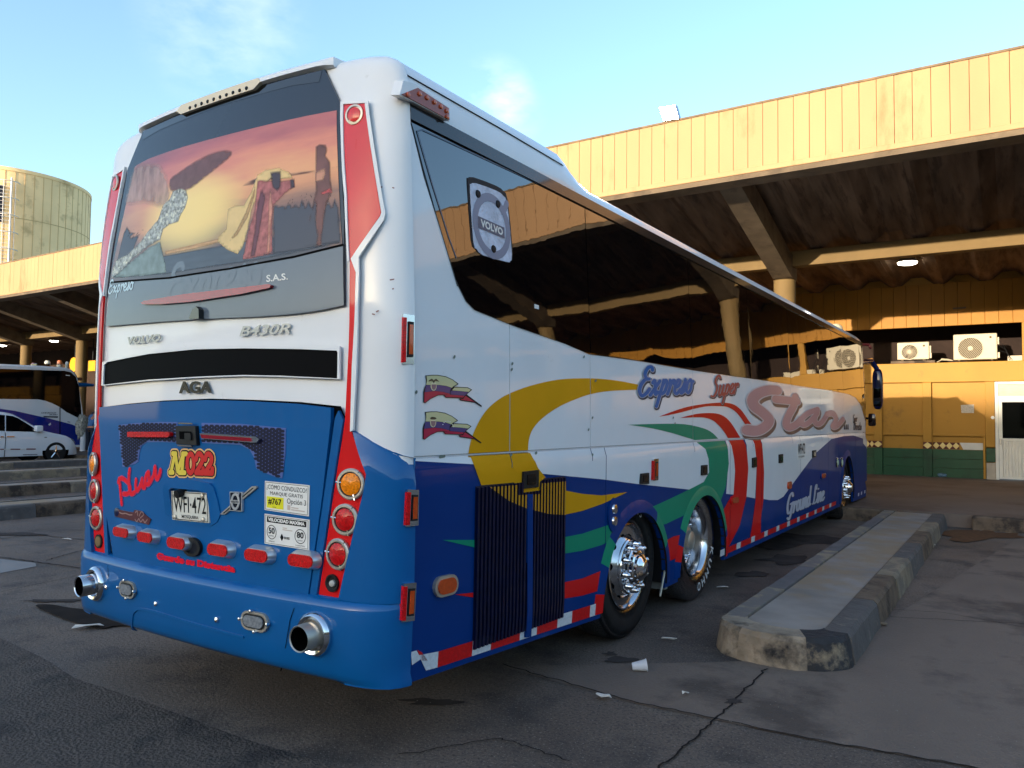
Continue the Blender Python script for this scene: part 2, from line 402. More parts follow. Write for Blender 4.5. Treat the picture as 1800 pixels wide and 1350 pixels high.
# pen-stroke script alphabet: lists of strokes in units (x-height .5, ascender 1, descender -.4), with advance
GL = {
 'E': (.62, [[(.55,.86),(.5,.97),(.3,.95),(.18,.75),(.3,.58),(.45,.56)],[(.3,.58),(.1,.42),(.04,.18),(.2,.0),(.42,.08),(.55,.22)]]),
 'S': (.62, [[(.62,.85),(.5,.98),(.3,.9),(.25,.68),(.42,.5),(.45,.25),(.28,.02),(.06,.05)]]),
 'G': (.72, [[(.66,.8),(.55,.97),(.3,.85),(.1,.5),(.12,.12),(.32,.05),(.52,.25),(.6,.48)],[(.42,.46),(.68,.5)],[(.6,.48),(.5,.0),(.35,-.25),(.15,-.15)]]),
 'L': (.6, [[(.5,.75),(.5,.97),(.36,.9),(.25,.45),(.12,.08),(.02,.04)],[(.12,.08),(.3,.02),(.5,.1),(.58,.2)]]),
 'D': (.7, [[(.3,.9),(.18,.4),(.1,.02)],[(.05,.8),(.3,.97),(.6,.75),(.6,.35),(.35,.05),(.1,.02)]]),
 'p': (.5, [[(.2,.5),(.1,.0),(.0,-.4)],[(.16,.3),(.3,.5),(.42,.4),(.36,.12),(.2,.02),(.1,.1)]]),
 'P': (.55, [[(.22,.6),(.1,.0),(.02,-.5)],[(.1,.5),(.3,.68),(.48,.5),(.36,.15),(.14,.1)]]),
 'x': (.46, [[(.05,.42),(.15,.5),(.24,.25),(.3,.02),(.42,.1)],[(.44,.48),(.24,.25),(.02,.0)]]),
 'r': (.38, [[(.08,.5),(.12,.25),(.04,.0)],[(.11,.25),(.22,.46),(.36,.48),(.34,.36)]]),
 'e': (.4, [[(.06,.22),(.26,.28),(.34,.44),(.2,.5),(.06,.3),(.08,.06),(.24,.0),(.4,.14)]]),
 's': (.36, [[(.02,.05),(.2,.3),(.26,.52),(.28,.3),(.26,.08),(.1,.0),(.04,.1)],[(.26,.08),(.38,.18)]]),
 'o': (.42, [[(.25,.5),(.08,.38),(.06,.1),(.2,.0),(.34,.14),(.34,.4),(.22,.5)],[(.34,.4),(.44,.44)]]),
 'u': (.46, [[(.08,.5),(.04,.15),(.14,.0),(.28,.12),(.38,.5)],[(.38,.5),(.34,.12),(.4,.0),(.48,.1)]]),
 'n': (.46, [[(.08,.5),(.08,.2),(.02,.0)],[(.08,.2),(.24,.5),(.34,.45),(.3,.1),(.36,.0),(.46,.1)]]),
 'd': (.46, [[(.32,.4),(.2,.5),(.06,.35),(.06,.08),(.18,.0),(.32,.2)],[(.46,1.0),(.34,.35),(.34,.05),(.46,.08)]]),
 'i': (.22, [[(.12,.5),(.06,.12),(.12,.0),(.22,.1)],[(.17,.72),(.18,.74)]]),
 'l': (.26, [[(.1,.3),(.26,.8),(.2,1.0),(.1,.8),(.06,.15),(.14,.0),(.26,.12)]]),
 'c': (.36, [[(.32,.42),(.2,.5),(.06,.3),(.08,.05),(.22,.0),(.36,.14)]]),
 't': (.3, [[(.2,.85),(.1,.2),(.14,.0),(.28,.1)],[(.02,.55),(.32,.58)]]),
 ' ': (.28, []),
}
def script_lines(txt, slant=.0, n=4):
    x = 0; out = []
    for ch in txt:
        adv, st = GL[ch]
        for s in st: out.append([(x+a+slant*b, b) for a, b in smooth_poly(s, n)])
        x += adv
    xs = [a for l in out for a, _ in l]; x0, x1 = min(xs), max(xs)
    return [[((a-x0)/(x1-x0), b) for a, b in l] for l in out], (x1-x0)
def script_on(mb, surf, txt, p0, p1, p2, pen, off, slant=0., shift=(0, 0), n=4, aniso=1.):
    """baseline p0->p1, ascender direction p2 (one em); pen width in surface units"""
    Ls, asp = script_lines(txt, slant, n); f = Frame2(p0, p1, p2)
    Q = [[((f(a, b)[0]+shift[0])*aniso, f(a, b)[1]+shift[1]) for a, b in l] for l in Ls]
    return patch(mb, surf, [[(a/aniso, b) for a, b in p] for p in stroke_polys(Q, pen)], off)
# ================================================================== SETTING
GRD = Plane(2, 0., 1)
def gp(u, v, z=0.): P = hit(u, v, 2, z); return (float(P[0]), float(P[1]))
def ground_material():
    m = bpy.data.materials.new('asphalt'); m.use_nodes = True; t = m.node_tree; b = t.nodes['Principled BSDF']; L = t.links.new
    g = t.nodes.new('ShaderNodeNewGeometry')
    def noise(sc, det=6, ro=.55):
        n = t.nodes.new('ShaderNodeTexNoise'); n.inputs['Scale'].default_value = sc; n.inputs['Detail'].default_value = det; n.inputs['Roughness'].default_value = ro
        L(g.outputs['Position'], n.inputs['Vector']); return n.outputs['Fac']
    def rng_(s, a, c, lo, hi):
        r = t.nodes.new('ShaderNodeMapRange'); r.inputs[1].default_value = a; r.inputs[2].default_value = c; r.inputs[3].default_value = lo; r.inputs[4].default_value = hi
        L(s, r.inputs[0]); return r.outputs[0]
    def mix(f, A, B, blend='MIX'):
        x = t.nodes.new('ShaderNodeMix'); x.data_type = 'RGBA'; x.blend_type = blend
        for k, q in ((0, f), (6, A), (7, B)):
            if hasattr(q, 'is_linked'): L(q, x.inputs[k])
            elif isinstance(q, (int, float)): x.inputs[k].default_value = q
            else: x.inputs[k].default_value = (*lin(q), 1)
        return x.outputs[2]
    c = mix(rng_(noise(.55, 8, .6), .38, .62, 0, 1), (84, 74, 67), (116, 102, 91))
    c = mix(rng_(noise(1.7, 8, .65), .50, .66, 0, .85), c, (52, 47, 46))          # oil and tyre grime
    c = mix(rng_(noise(.9, 5, .6), .60, .70, 0, .45), c, (84, 66, 52))            # rusty, sandy dust
    c = mix(rng_(noise(55, 3, .6), .48, .70, 0, .85), c, (40, 38, 38))             # dark binder between stones
    c = mix(rng_(noise(85, 2, .5), .60, .72, 0, .85), c, (140, 134, 126))          # pale stones
    L(c, b.inputs['Base Color']); b.inputs['Roughness'].default_value = .8
    L(rng_(noise(1.1, 6), .35, .65, .62, .9), b.inputs['Roughness'])
    bp = t.nodes.new('ShaderNodeBump'); bp.inputs['Strength'].default_value = .9; bp.inputs['Distance'].default_value = .02
    L(noise(45, 8, .75), bp.inputs['Height']); L(bp.outputs[0], b.inputs['Normal'])
    return m
ASPH = ground_material()
mb = MB(); mb.add([(-250,-250,0),(250,-250,0),(250,250,0),(-250,250,0)], [(0,1,2,3)]); struct(mb.build('ground', ASPH))
CONC = mat('worn_concrete', (104, 99, 95), rough=.85, var=.2, vscale=1.3, dirt=(62, 57, 54), dscale=1.1, dcut=.5, damt=.7, bump=.25, bscale=45)
CONC2 = mat('pale_concrete', (128, 126, 124), rough=.85, var=.12, vscale=2, bump=.2, bscale=45)
CRACK = mat('crack', (40, 37, 36), rough=1, spec=.05)
DKPATCH = mat('dark_patch_brown', (30, 25, 22), rough=.85, var=.4, vscale=6, spec=.1)
OILD = mat('dried_oil', (62, 57, 55), rough=.9, var=.3, vscale=5, spec=.1)
GRAVEL = mat('coarse_asphalt', (80, 72, 66), rough=.9, var=.35, vscale=60, dirt=(36, 35, 38), dscale=2.0, dcut=.50, damt=.75, bump=1., bscale=60)
# concrete apron slabs to the right, coarse asphalt patch lower left, pale slab at the left
mb = MB(); patch(mb, GRD, [[gp(880,1172), gp(1110,1236), gp(1420,1300), gp(1800,1365), gp(2600,1480), gp(2600,1000), gp(1800,940), gp(1560,1090), gp(1390,1160), gp(1255,1165)]], .004)
a = mb.build('concrete_apron', mat('apron_concrete', (114, 101, 91), rough=.85, var=.16, vscale=.9, dirt=(66, 58, 53), dscale=.9, dcut=.5, damt=.8, bump=.8, bscale=60)); struct(a)
mb = MB(); q = [gp(-60,1118), gp(60,1150), gp(130,1192), gp(190,1212), gp(330,1262), gp(430,1300), gp(600,1352), gp(800,1420), gp(-60,1500)]
patch(mb, GRD, [smooth_poly(q, 3, True)], .004, step=.25); struct(mb.build('coarse_asphalt_patch', GRAVEL))
mb = MB(); patch(mb, GRD, [[gp(-70,975), gp(62,990), gp(64,996), gp(-10,1010), gp(-90,1012)]], .004); struct(mb.build('pale_slab', CONC2))
def wob(P, k, amp, seed):
    r = random.Random(seed); out = []
    for (x0, y0), (x1, y1) in zip(P, P[1:]):
        for i in range(k): out.append((x0+(x1-x0)*i/k+r.uniform(-amp, amp), y0+(y1-y0)*i/k+r.uniform(-amp, amp)))
    return out+[P[-1]]
mb = MB(); sd = 0
for P, wd in [([gp(885,1170), gp(1110,1234), gp(1420,1300), gp(1810,1368)], .018), ([gp(1345,1178), gp(1290,1235), gp(1230,1290), gp(1150,1360)], .02),
              ([gp(1500,1082), gp(1800,1098)], .014), ([gp(0,980), gp(80,991), gp(215,1009)], .03), ([gp(80,986), gp(145,968), gp(260,948)], .025),
              ([gp(0,1042), gp(150,1010)], .012), ([gp(1560,1072), gp(1660,1078), gp(1810,1106)], .01), ([gp(700,1330), gp(880,1300), gp(1000,1340)], .012),
              ([gp(0,948), gp(60,940), gp(170,952)], .03)]:
    sd += 1
    ps = stroke_polys([wob(P, 16, .012, sd)], wd*.55); patch(mb, GRD, ps, .008)
struct(mb.build('pavement_cracks', CRACK))
def blob(u, v, ru, rv, seed, n=22, rag=.3):
    r = random.Random(seed); c = gp(u, v); a = gp(u+ru, v); b = gp(u, v+rv)
    return [(c[0]+math.cos(t)*(a[0]-c[0])*k+math.sin(t)*(b[0]-c[0])*k, c[1]+math.cos(t)*(a[1]-c[1])*k+math.sin(t)*(b[1]-c[1])*k)
            for i in range(n) for t in [2*math.pi*i/n] for k in [1+r.uniform(-rag, rag)]]
mb = MB(); patch(mb, GRD, [[gp(62,1066), gp(90,1065), gp(120,1070), gp(170,1074), gp(240,1100), gp(300,1112), gp(330,1108), gp(250,1060)][:0] or
   smooth_poly([gp(62,1067), gp(90,1065), gp(125,1071), gp(180,1076), gp(260,1085), gp(330,1110), gp(215,1102), gp(180,1107), gp(140,1099), gp(100,1085)], 3, True)], .012); struct(mb.build('dark_ground_patch', DKPATCH))  # flat dark brown patch on the asphalt at the left
mb = MB()
for s, (u, v, ru, rv) in enumerate([(1090,1161,26,5),(1072,1150,12,3),(1400,950,80,14),(1380,985,45,8),(1330,1010,30,6),(760,1235,50,5),(20,940,50,3),(90,1057,60,3),(1290,1235,14,5)]):
    patch(mb, GRD, [smooth_poly(blob(u, v, ru, rv, s, 14, .45), 2, True)], .006+.0003*s)
struct(mb.build('oil_stains', OILD))
mb = MB()
for s, (u, v, ru, rv) in enumerate([(1720,942,70,9),(1690,938,40,5)]): patch(mb, GRD, [smooth_poly(blob(u, v, ru, rv, 40+s, 14, .4), 2, True)], .010+.001*s)
struct(mb.build('rust_stain', mat('rust_dirt', (88, 58, 34), rough=.95, var=.3, vscale=14)))

# ---- boarding platform with kerb
YF, YC, YW, PZ = 10.6, 14.97, 19.6, .2
PLAT = mat('platform_concrete', (104, 92, 84), rough=.8, var=.15, vscale=.8, dirt=(76, 62, 52), dscale=.5, dcut=.48, damt=.7, bump=.2, bscale=40)
mb = MB(); mb.box(-56, 22, YF+.18, YW+3, -.3, PZ-.005); struct(mb.build('platform', PLAT))
KY = mat('kerb_worn_yellow', (130, 118, 98), rough=.85, var=.2, vscale=4, dirt=(104, 96, 86), dscale=5, dcut=.44, damt=.95, bump=.5, bscale=30)
KG = mat('kerb_worn_concrete', (112, 108, 104), rough=.85, var=.15, vscale=4, dirt=(74, 71, 69), dscale=4, dcut=.5, damt=.8, bump=.5, bscale=30)
KB = mat('kerb_worn_black', (84, 81, 79), rough=.85, var=.2, vscale=5, dirt=(122, 115, 104), dscale=6, dcut=.58, damt=.9, bump=.5, bscale=30)
KO = mat('kerb_dark_concrete', (96, 82, 68), rough=.9, var=.3, vscale=6, dirt=(50, 44, 40), dscale=4, dcut=.5, damt=.9, bump=.5, bscale=30)
kt = thing('platform_kerb', 'worn kerb along the platform edge between the bays, yellow paint scraped off', 'kerb', (4, YF, 0))
x = -8.0; r = random.Random(3)
while x < 9:
    if not (1.9 < x+.5 < 2.62):
        mb = MB(); mb.bbox(x+.006, x+.994, YF, YF+.18, -.1, PZ+.003, .025); mb.build('kerb_stone', [KY, KO, KG, KO][int(x*1.7) % 4], kt)
    x += 1.0
mb = MB(); mb.box(-56, -8, YF, YF+.18, -.1, PZ); mb.box(9, 22, YF, YF+.18, -.1, PZ); struct(mb.build('platform_edge', KO))

# ---- raised kerb islands between the bays
TOPC = mat('island_concrete', (132, 125, 118), rough=.85, var=.22, vscale=2.4, dirt=(138, 118, 90), dscale=1.1, dcut=.46, damt=.75, bump=.2, bscale=50)
KTY = mat('kerb_top_yellow', (132, 122, 104), rough=.85, var=.15, vscale=7, dirt=(104, 100, 98), dscale=6, dcut=.42, damt=.9, bump=.3, bscale=40)
KTG = mat('kerb_top_grey', (96, 94, 95), rough=.85, var=.15, vscale=4, bump=.3, bscale=40)
KNO = mat('nose_peeling_paint', (136, 124, 108), rough=.85, var=.25, vscale=5, dirt=(30, 31, 34), dscale=3.0, dcut=.485, damt=1., bump=.8, bscale=22)
KNO2 = mat('nose_bare_concrete', (138, 125, 108), rough=.9, var=.3, vscale=6, dirt=(34, 34, 36), dscale=2.2, dcut=.56, damt=1., bump=.9, bscale=22)
KNB = mat('nose_black_paint', (42, 43, 46), rough=.8, var=.25, vscale=6, dirt=(142, 128, 106), dscale=3.2, dcut=.53, damt=1., bump=.8, bscale=22)
def island(x0, x1, y0, label, group, detail=True):
    """rounded nose at y0, runs up to the platform"""
    t = thing('kerb_island', label, 'kerb island', ((x0+x1)/2, y0, 0), group)
    R = (x1-x0)/2; xc = (x0+x1)/2; kw = .17; h = PZ; ny = y0+R*.75
    # concrete core
    core = [(x0+kw, YF-.002), (x0+kw, ny+.05)] + [(xc+(R-kw)*math.cos(a), ny+.05-(R-kw)*.6*math.sin(a)) for a in np.linspace(math.pi, 0, 9)[1:-1]] + [(x1-kw, ny+.05), (x1-kw, YF-.002)]
    mb = MB(); mb.prism(core, lambda a, b: (a, b, 0), lambda a, b: (a, b, h-.012)); mb.build('concrete_top', TOPC, t)
    def seg(pa, pb, m):   # outer/inner pairs -> kerb block, battered outer face
        mb = MB(); n = len(pa); vs = []; fs = []
        for (ox, oy), (ix, iy) in zip(pa, pb):
            dx, dy = ox-ix, oy-iy; l = math.hypot(dx, dy); dx /= l; dy /= l
            j1, j2, j3 = rng.uniform(-.006, .006), rng.uniform(-.007, .004), rng.uniform(-.008, .006)
            vs += [(ox+dx*(.035+j3), oy+dy*(.035+j3), -.02), (ox+dx*(.004+j1), oy+dy*(.004+j1), h-.03+j2), (ox-dx*(.02+j3), oy-dy*(.02+j3), h+j2*.3), (ix, iy, h), (ix, iy, 0)]
        for i in range(n-1):
            for k in range(4): fs.append((i*5+k, i*5+k+1, i*5+5+k+1, i*5+5+k))
        fs += [tuple(range(5)), tuple((n-1)*5+k for k in range(5))[::-1]]
        mb.add(vs, fs, True); o = mb.build('kerb_stone', m, t)
        for e in ():
            pass
        o.data.polygons.foreach_set('use_smooth', [False]*len(o.data.polygons)); return o
    # nose
    A = np.linspace(math.pi, 0, 25)
    no = [(xc+R*math.cos(a), ny-R*.75*math.sin(a)) for a in A]; ni = [(xc+(R-kw)*math.cos(a), ny+.05-(R-kw)*.6*math.sin(a)) for a in A]
    if detail:
        for k in range(3): seg(no[k*8:k*8+9], ni[k*8:k*8+9], [KNO, KNO2, KNB][k])
    else: seg(no, ni, KNO)
    L_ = 1.12 if detail else 2.2
    for sx, sgn in ((x0, 1), (x1, -1)):
        y = ny; k = 0 if sgn > 0 else 1
        while y < YF-.3:
            ye = min(y+L_, YF-.004)
            if YF-ye < .3: ye = YF-.004
            pts = list(np.linspace(y+.004, ye-.004, 8))
            seg([(sx, q) for q in pts], [(sx+sgn*(kw-.012), q) for q in pts], [KTY, KTG][k % 2] if detail and sgn > 0 else [KY, KB, KO][k % 3])
            y = ye; k += 1
    return t
island(1.82, 2.66, 2.42, 'raised concrete kerb island with rounded peeling nose beside the parked coach', 'raised kerb islands between the bus bays')
for i, (xe, y0) in enumerate([(-8.75, .6), (-12.1, .6), (-15.95, .6), (-19.4, .6)]):
    island(xe-.86, xe, y0, ['nearest of the stacked kerb islands left of the coach, yellow and black paint', 'second kerb island left of the coach, black painted side',
        'third kerb island left of the coach, low dark side', 'farthest kerb island left of the coach, right in front of the white car'][i], 'raised kerb islands between the bus bays', False)

# ---- terminal canopy: fascia boards, sloped beams, columns, folded roof sheets
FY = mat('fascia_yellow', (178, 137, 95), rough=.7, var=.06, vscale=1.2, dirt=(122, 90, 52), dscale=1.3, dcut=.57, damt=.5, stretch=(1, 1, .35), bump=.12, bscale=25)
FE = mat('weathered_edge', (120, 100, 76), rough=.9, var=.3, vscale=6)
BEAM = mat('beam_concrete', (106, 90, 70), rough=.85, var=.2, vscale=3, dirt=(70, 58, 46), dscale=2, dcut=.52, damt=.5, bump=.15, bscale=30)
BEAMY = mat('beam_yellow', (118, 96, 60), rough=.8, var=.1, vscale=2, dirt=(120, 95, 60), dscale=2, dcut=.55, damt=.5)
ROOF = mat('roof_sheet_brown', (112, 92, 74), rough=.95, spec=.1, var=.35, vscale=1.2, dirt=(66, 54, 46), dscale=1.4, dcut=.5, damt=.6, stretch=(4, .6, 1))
can = thing('terminal_canopy', 'long yellow boarded bus terminal canopy on concrete columns over the bays', 'canopy', (0, YF, 0))
x = -31.5; first = None; PITCH_B = .256
while x < 14:
    if first is None:
        mb = MB(); mb.bbox(x+.003, x+PITCH_B-.003, YF, YF+.06, 5.965, 7.06, .005); first = mb.build('fascia_board', FY, can); fx = x
    else:
        clone(first, (x-fx, rng.uniform(-.003, .003), 0), can)
    x += PITCH_B
mb = MB(); mb.box(-56, 16, YF+.06, YF+.30, 5.90, 7.04); mb.box(-56, -31.5, YF, YF+.06, 5.965, 7.06); mb.build('fascia_backing', BEAMY, can)
mb = MB(); mb.bbox(-56, 16, YF-.025, YF+.33, 5.87, 5.962, .01); mb.build('fascia_lip', FY, can)
mb = MB(); mb.bbox(-56, 16, YF-.015, YF+.36, 7.06, 7.10, .008); mb.build('coping', FE, can)
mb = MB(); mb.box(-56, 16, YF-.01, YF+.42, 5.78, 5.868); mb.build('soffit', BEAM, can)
CX = [-.72+4.95*k for k in range(-8, 4)]; bm0 = None; co0 = None
SL = (5.86-4.80)/(YC-YF-.42)
for cx in CX:
    if bm0 is None:
        hw = .205; d = .50; mb = MB(); y0, z0, y1, z1 = YF+.425, 5.80, YC-.2, 4.74
        P = [(y0, z0), (y1, z1), (YC+.25, z1), (YC+.25, z1+d+.1), (y1, z1+d), (y0, z0+d)]
        mb.prism(P, lambda a, b: (cx-hw, a, b), lambda a, b: (cx+hw, a, b)); bm0 = mb.build('sloped_beam', BEAM, can)
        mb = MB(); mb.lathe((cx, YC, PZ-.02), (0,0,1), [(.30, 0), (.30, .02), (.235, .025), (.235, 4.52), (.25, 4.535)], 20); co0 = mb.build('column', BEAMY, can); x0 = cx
    else:
        clone(bm0, (cx-x0, 0, 0), can); clone(co0, (cx-x0, 0, 0), can)
mb = MB(); mb.bbox(-56, 16, YC-.14, YC+.14, 4.99, 5.33, .015); mb.build('cross_beam', BEAMY, can)
sh0 = None; x = -56.
def sheet(x, ya, za, yb, zb):
    prof = [(0, 0), (.10, .0), (.34, .20), (.62, .20), (.86, 0), (.999, 0)]; vs = []
    for y, z in ((ya, za), (yb, zb)):
        vs += [(x+a, y, z+b) for a, b in prof]+[(x+a, y, z+b+.03) for a, b in prof]
    n = 6; fs = []
    for i in range(n-1): fs += [(i, i+1, 12+i+1, 12+i), (6+i, 18+i, 18+i+1, 6+i+1), (i, 6+i, 6+i+1, i+1), (12+i, 12+i+1, 18+i+1, 18+i)]
    fs += [(0, 12, 18, 6), (5, 11, 23, 17)]
    mb = MB(); mb.add(vs, fs); return mb.build('roof_sheet', ROOF, can)
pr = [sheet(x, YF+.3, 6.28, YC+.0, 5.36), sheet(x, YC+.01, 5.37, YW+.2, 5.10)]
for k in range(1, 72):
    for s_ in pr: clone(s_, (k*1., 0, rng.uniform(-.012, .012)), can)

# ---- terminal wall behind the platform
WY = mat('wall_yellow', (164, 118, 36), rough=.6, var=.07, vscale=1.3, dirt=(96, 70, 36), dscale=1.7, dcut=.57, damt=.55, bump=.1, bscale=18)
WYB = mat('board_yellow', (158, 106, 16), rough=.6, var=.06, vscale=2)
TILE = mat('green_tile', (34, 74, 50), rough=.35, var=.18, vscale=4, dirt=(26, 40, 30), dscale=2, dcut=.52, damt=.7)
GROUT = mat('tile_edge', (110, 130, 110), rough=.8)
CRT = mat('cream_tile', (222, 196, 130), rough=.35, var=.08, vscale=9)
BRT = mat('maroon_tile', (84, 26, 18), rough=.35, var=.1, vscale=9)
WHT = mat('white_tile', (196, 192, 186), rough=.4, var=.06, vscale=9)
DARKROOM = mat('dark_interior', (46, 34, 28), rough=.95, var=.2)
wal = thing('terminal_wall', 'yellow terminal back wall with recessed panels and green tiled base under the canopy', 'building', (1.5, YW, 0))
mb = MB()
DX0, DX1 = 3.14, 4.02          # doorway
mb.box(-8, DX0, YW+.10, YW+.3, 0, 2.60); mb.box(DX1, 22, YW+.10, YW+.3, 0, 2.60); mb.box(DX0, DX1, YW+.10, YW+.3, 2.60, 2.62)
mb.build('wall_panel', WY, wal)
mb = MB(); mb.box(-56, -8, YW+.10, YW+.3, 0, 5.4); mb.build('shade_dark_wall', mat('shade_brown', (58, 42, 32), rough=.95, var=.2), wal)  # left wall coloured dark brown to stand for the unlit interior
mb = MB(); mb.bbox(-8, 22, YW, YW+.9, 2.60, 3.10, .012); mb.build('lintel', WY, wal)
mb = MB(); mb.box(-8, 22, YW+.05, YW+.3, 4.05, 5.40); mb.build('upper_wall', WY, wal)
x = -50.; b0 = None
while x < 12.5:
    if x > -6:
        if b0 is None: mb = MB(); mb.bbox(x+.003, x+.288, YW, YW+.05, 4.03, 5.13, .004); b0 = mb.build('wall_board', WYB, wal); bx0 = x
        else: clone(b0, (x-bx0, 0, 0), wal)
    x += .291
mb = MB(); mb.box(-56, 22, YW+1.6, YW+1.7, 2.9, 4.6); mb.box(-56, 22, YW+.9, YW+1.6, 3.05, 3.099); mb.box(-56, 22, YW+.3, YW+1.6, 4.3, 4.35); mb.build('loft_back', DARKROOM, wal)
mb = MB(); mb.bbox(3.72, 3.98, YW, YW+.4, 3.10, 4.03, .01); mb.build('loft_post', WY, wal)
piers = [(-3.1, -2.9), (-1.95, -1.75), (-.76, -.56), (.42, .62), (1.57, 1.77), (2.94, 3.135), (4.03, 4.22), (5.4, 5.6), (6.6, 6.8), (7.8, 8.0)]
p0 = None
for a, b in piers:
    mb = MB(); mb.bbox(a, b, YW, YW+.099, .92 if a < 2.9 or a > 3 else .98, 2.598, .008); mb.build('pier', WY, wal)
    if not 2.9 < a < 3: mb = MB(); mb.bbox(a, b, YW-.004, YW+.097, PZ-.01, .90, .008); mb.build('pier_tile', TILE, wal)
mb = MB(); mb.bbox(2.945, 3.135, YW-.004, YW+.097, .62, .96, .008); mb.build('pier_tile', TILE, wal)
mb = MB(); mb.bbox(2.945, 3.135, YW-.002, YW+.097, PZ-.01, .60, .008); mb.build('pier_plinth', mat('bare_plaster', (170, 158, 142), rough=.9, var=.15, vscale=4), wal)
for (a, b), (c, d) in zip(piers, piers[1:]):
    if 3.0 < b < 3.3 and c > 4: continue
    mb = MB(); mb.bbox(b+.003, c-.003, YW+.02, YW+.098, 1.235, 1.29, .008); mb.build('panel_ledge', WY, wal)
    for z0, z1 in ((PZ-.01, .43), (.434, .66), (.664, .898)):
        mb = MB(); mb.bbox(b+.003, c-.003, YW+.055, YW+.098, z0, z1, .004); mb.build('base_tile', TILE, wal)
def diamonds(x0, x1, n, y):
    w_ = (x1-x0)/n
    for k in range(n):
        a = x0+k*w_; c = a+w_/2; z0, z1 = .906, 1.075; zc = (z0+z1)/2; S_ = Plane(1, y, -1)
        mb = MB(); patch(mb, S_, [[(a+.002, zc), (c, z0+.002), (a+w_-.002, zc), (c, z1-.002)]], .006, .006); mb.build('diamond_tile', CRT, wal)
        mb = MB()
        for T in ([(a, z0), (c-.004, z0), (a, zc-.004)], [(a+w_, z0), (a+w_, zc-.004), (c+.004, z0)], [(a, z1), (a, zc+.004), (c-.004, z1)], [(a+w_, z1), (c+.004, z1), (a+w_, zc+.004)]): patch(mb, S_, [T], .004, .004)
        mb.build('triangle_tile', BRT, wal)
diamonds(.42, .62, 1, YW-.003); diamonds(1.57, 1.77, 1, YW-.003); diamonds(1.785, 2.37, 4, YW+.092); diamonds(.2, .41, 2, YW+.092)
mb = MB(); patch(mb, Plane(1, YW+.092, -1), [[(2.375, 1.075), (2.925, 1.075), (2.925, .906), (2.455, .906)]], .005, .005); mb.build('white_tile', WHT, wal)
mb = MB(); mb.bbox(2.88, 2.93, YW+.01, YW+.098, PZ, 1.234, .006); mb.build('panel_edge', WY, wal)
# scraped notice and switch on the wall, small dark slot vent in the boards
S_ = Plane(1, YW+.1, -1)
mb = MB(); patch(mb, S_, [px(S_, [(1689,712),(1712,711),(1712,726),(1690,726)])], .003, .003); mb.build('scraped_notice', mat('paper_rest', (190, 180, 168), rough=.8, var=.25, vscale=40), wal)
S2 = Plane(1, YW, -1)
q = solve(S2, 1745, 734); mb = MB(); mb.lathe((q[0], YW, q[1]), (0,-1,0), [(.04,0),(.04,.02),(.03,.03),(0,.032)], 14); mb.build('wall_switch', STICK, wal)
q = px(S2, [(1675,541),(1698,539),(1698,542),(1675,544)]); mb = MB(); patch(mb, S2, [q], .012, .012); mb.build('slot_vent', BEAM, wal)
# ---- door
dr = thing('door', 'white metal door with dark upper glass and corrugated lower panel', 'door', ((DX0+DX1)/2, YW, PZ))
DW = mat('door_white', (214, 210, 200), rough=.45, var=.05, vscale=6)
y0, y1 = YW-.012, YW+.06
mb = MB()
for b in [(DX0, DX0+.07, .2, 2.59), (DX1-.07, DX1, .2, 2.59), (DX0+.07, DX1-.07, 2.53, 2.59), (DX0+.07, DX1-.07, 2.17, 2.24)]: mb.bbox(b[0]+.002, b[1]-.001, y0, y1, b[2], b[3], .006)
mb.build('door_frame', DW, dr)
mb = MB()
for b in [(DX0+.075, DX0+.15, .22, 2.165), (DX1-.15, DX1-.075, .22, 2.165), (DX0+.15, DX1-.15, 2.09, 2.165), (DX0+.15, DX1-.15, 1.14, 1.21), (DX0+.15, DX1-.15, .22, .28)]: mb.bbox(b[0], b[1], y0+.01, y1, b[2], b[3], .006)
mb.build('door_leaf', DW, dr)
mb = MB(); mb.box(DX0+.15, DX1-.15, YW+.03, YW+.04, 1.21, 2.09); mb.build('glass_pane', GLASSF, dr)
mb = MB(); mb.box(DX0+.07, DX1-.07, YW+.03, YW+.04, 2.24, 2.53); mb.build('transom_pane', mat('frosted_pane', (150, 146, 128), rough=.4, var=.15, vscale=8, stretch=(1,1,6)), dr)
n = 9; wd = (DX1-DX0-.3)/n
for k in range(n):
    a = DX0+.15+k*wd; mb = MB(); mb.prism([(a, 0), (a+wd*.22, -.02), (a+wd*.72, -.02), (a+wd*.94, 0)], lambda p, q: (p, YW+.03+q, .28), lambda p, q: (p, YW+.03+q, 1.14)); mb.build('corrugation', DW, dr)
mb = MB(); mb.box(DX0+.15, DX1-.15, YW+.03, YW+.05, .28, 1.14); mb.build('back_panel', DW, dr)
mb = MB(); mb.bbox(DX0+.09, DX0+.13, y0-.05, y0+.011, 1.05, 1.2, .008); mb.build('handle', STEEL, dr)

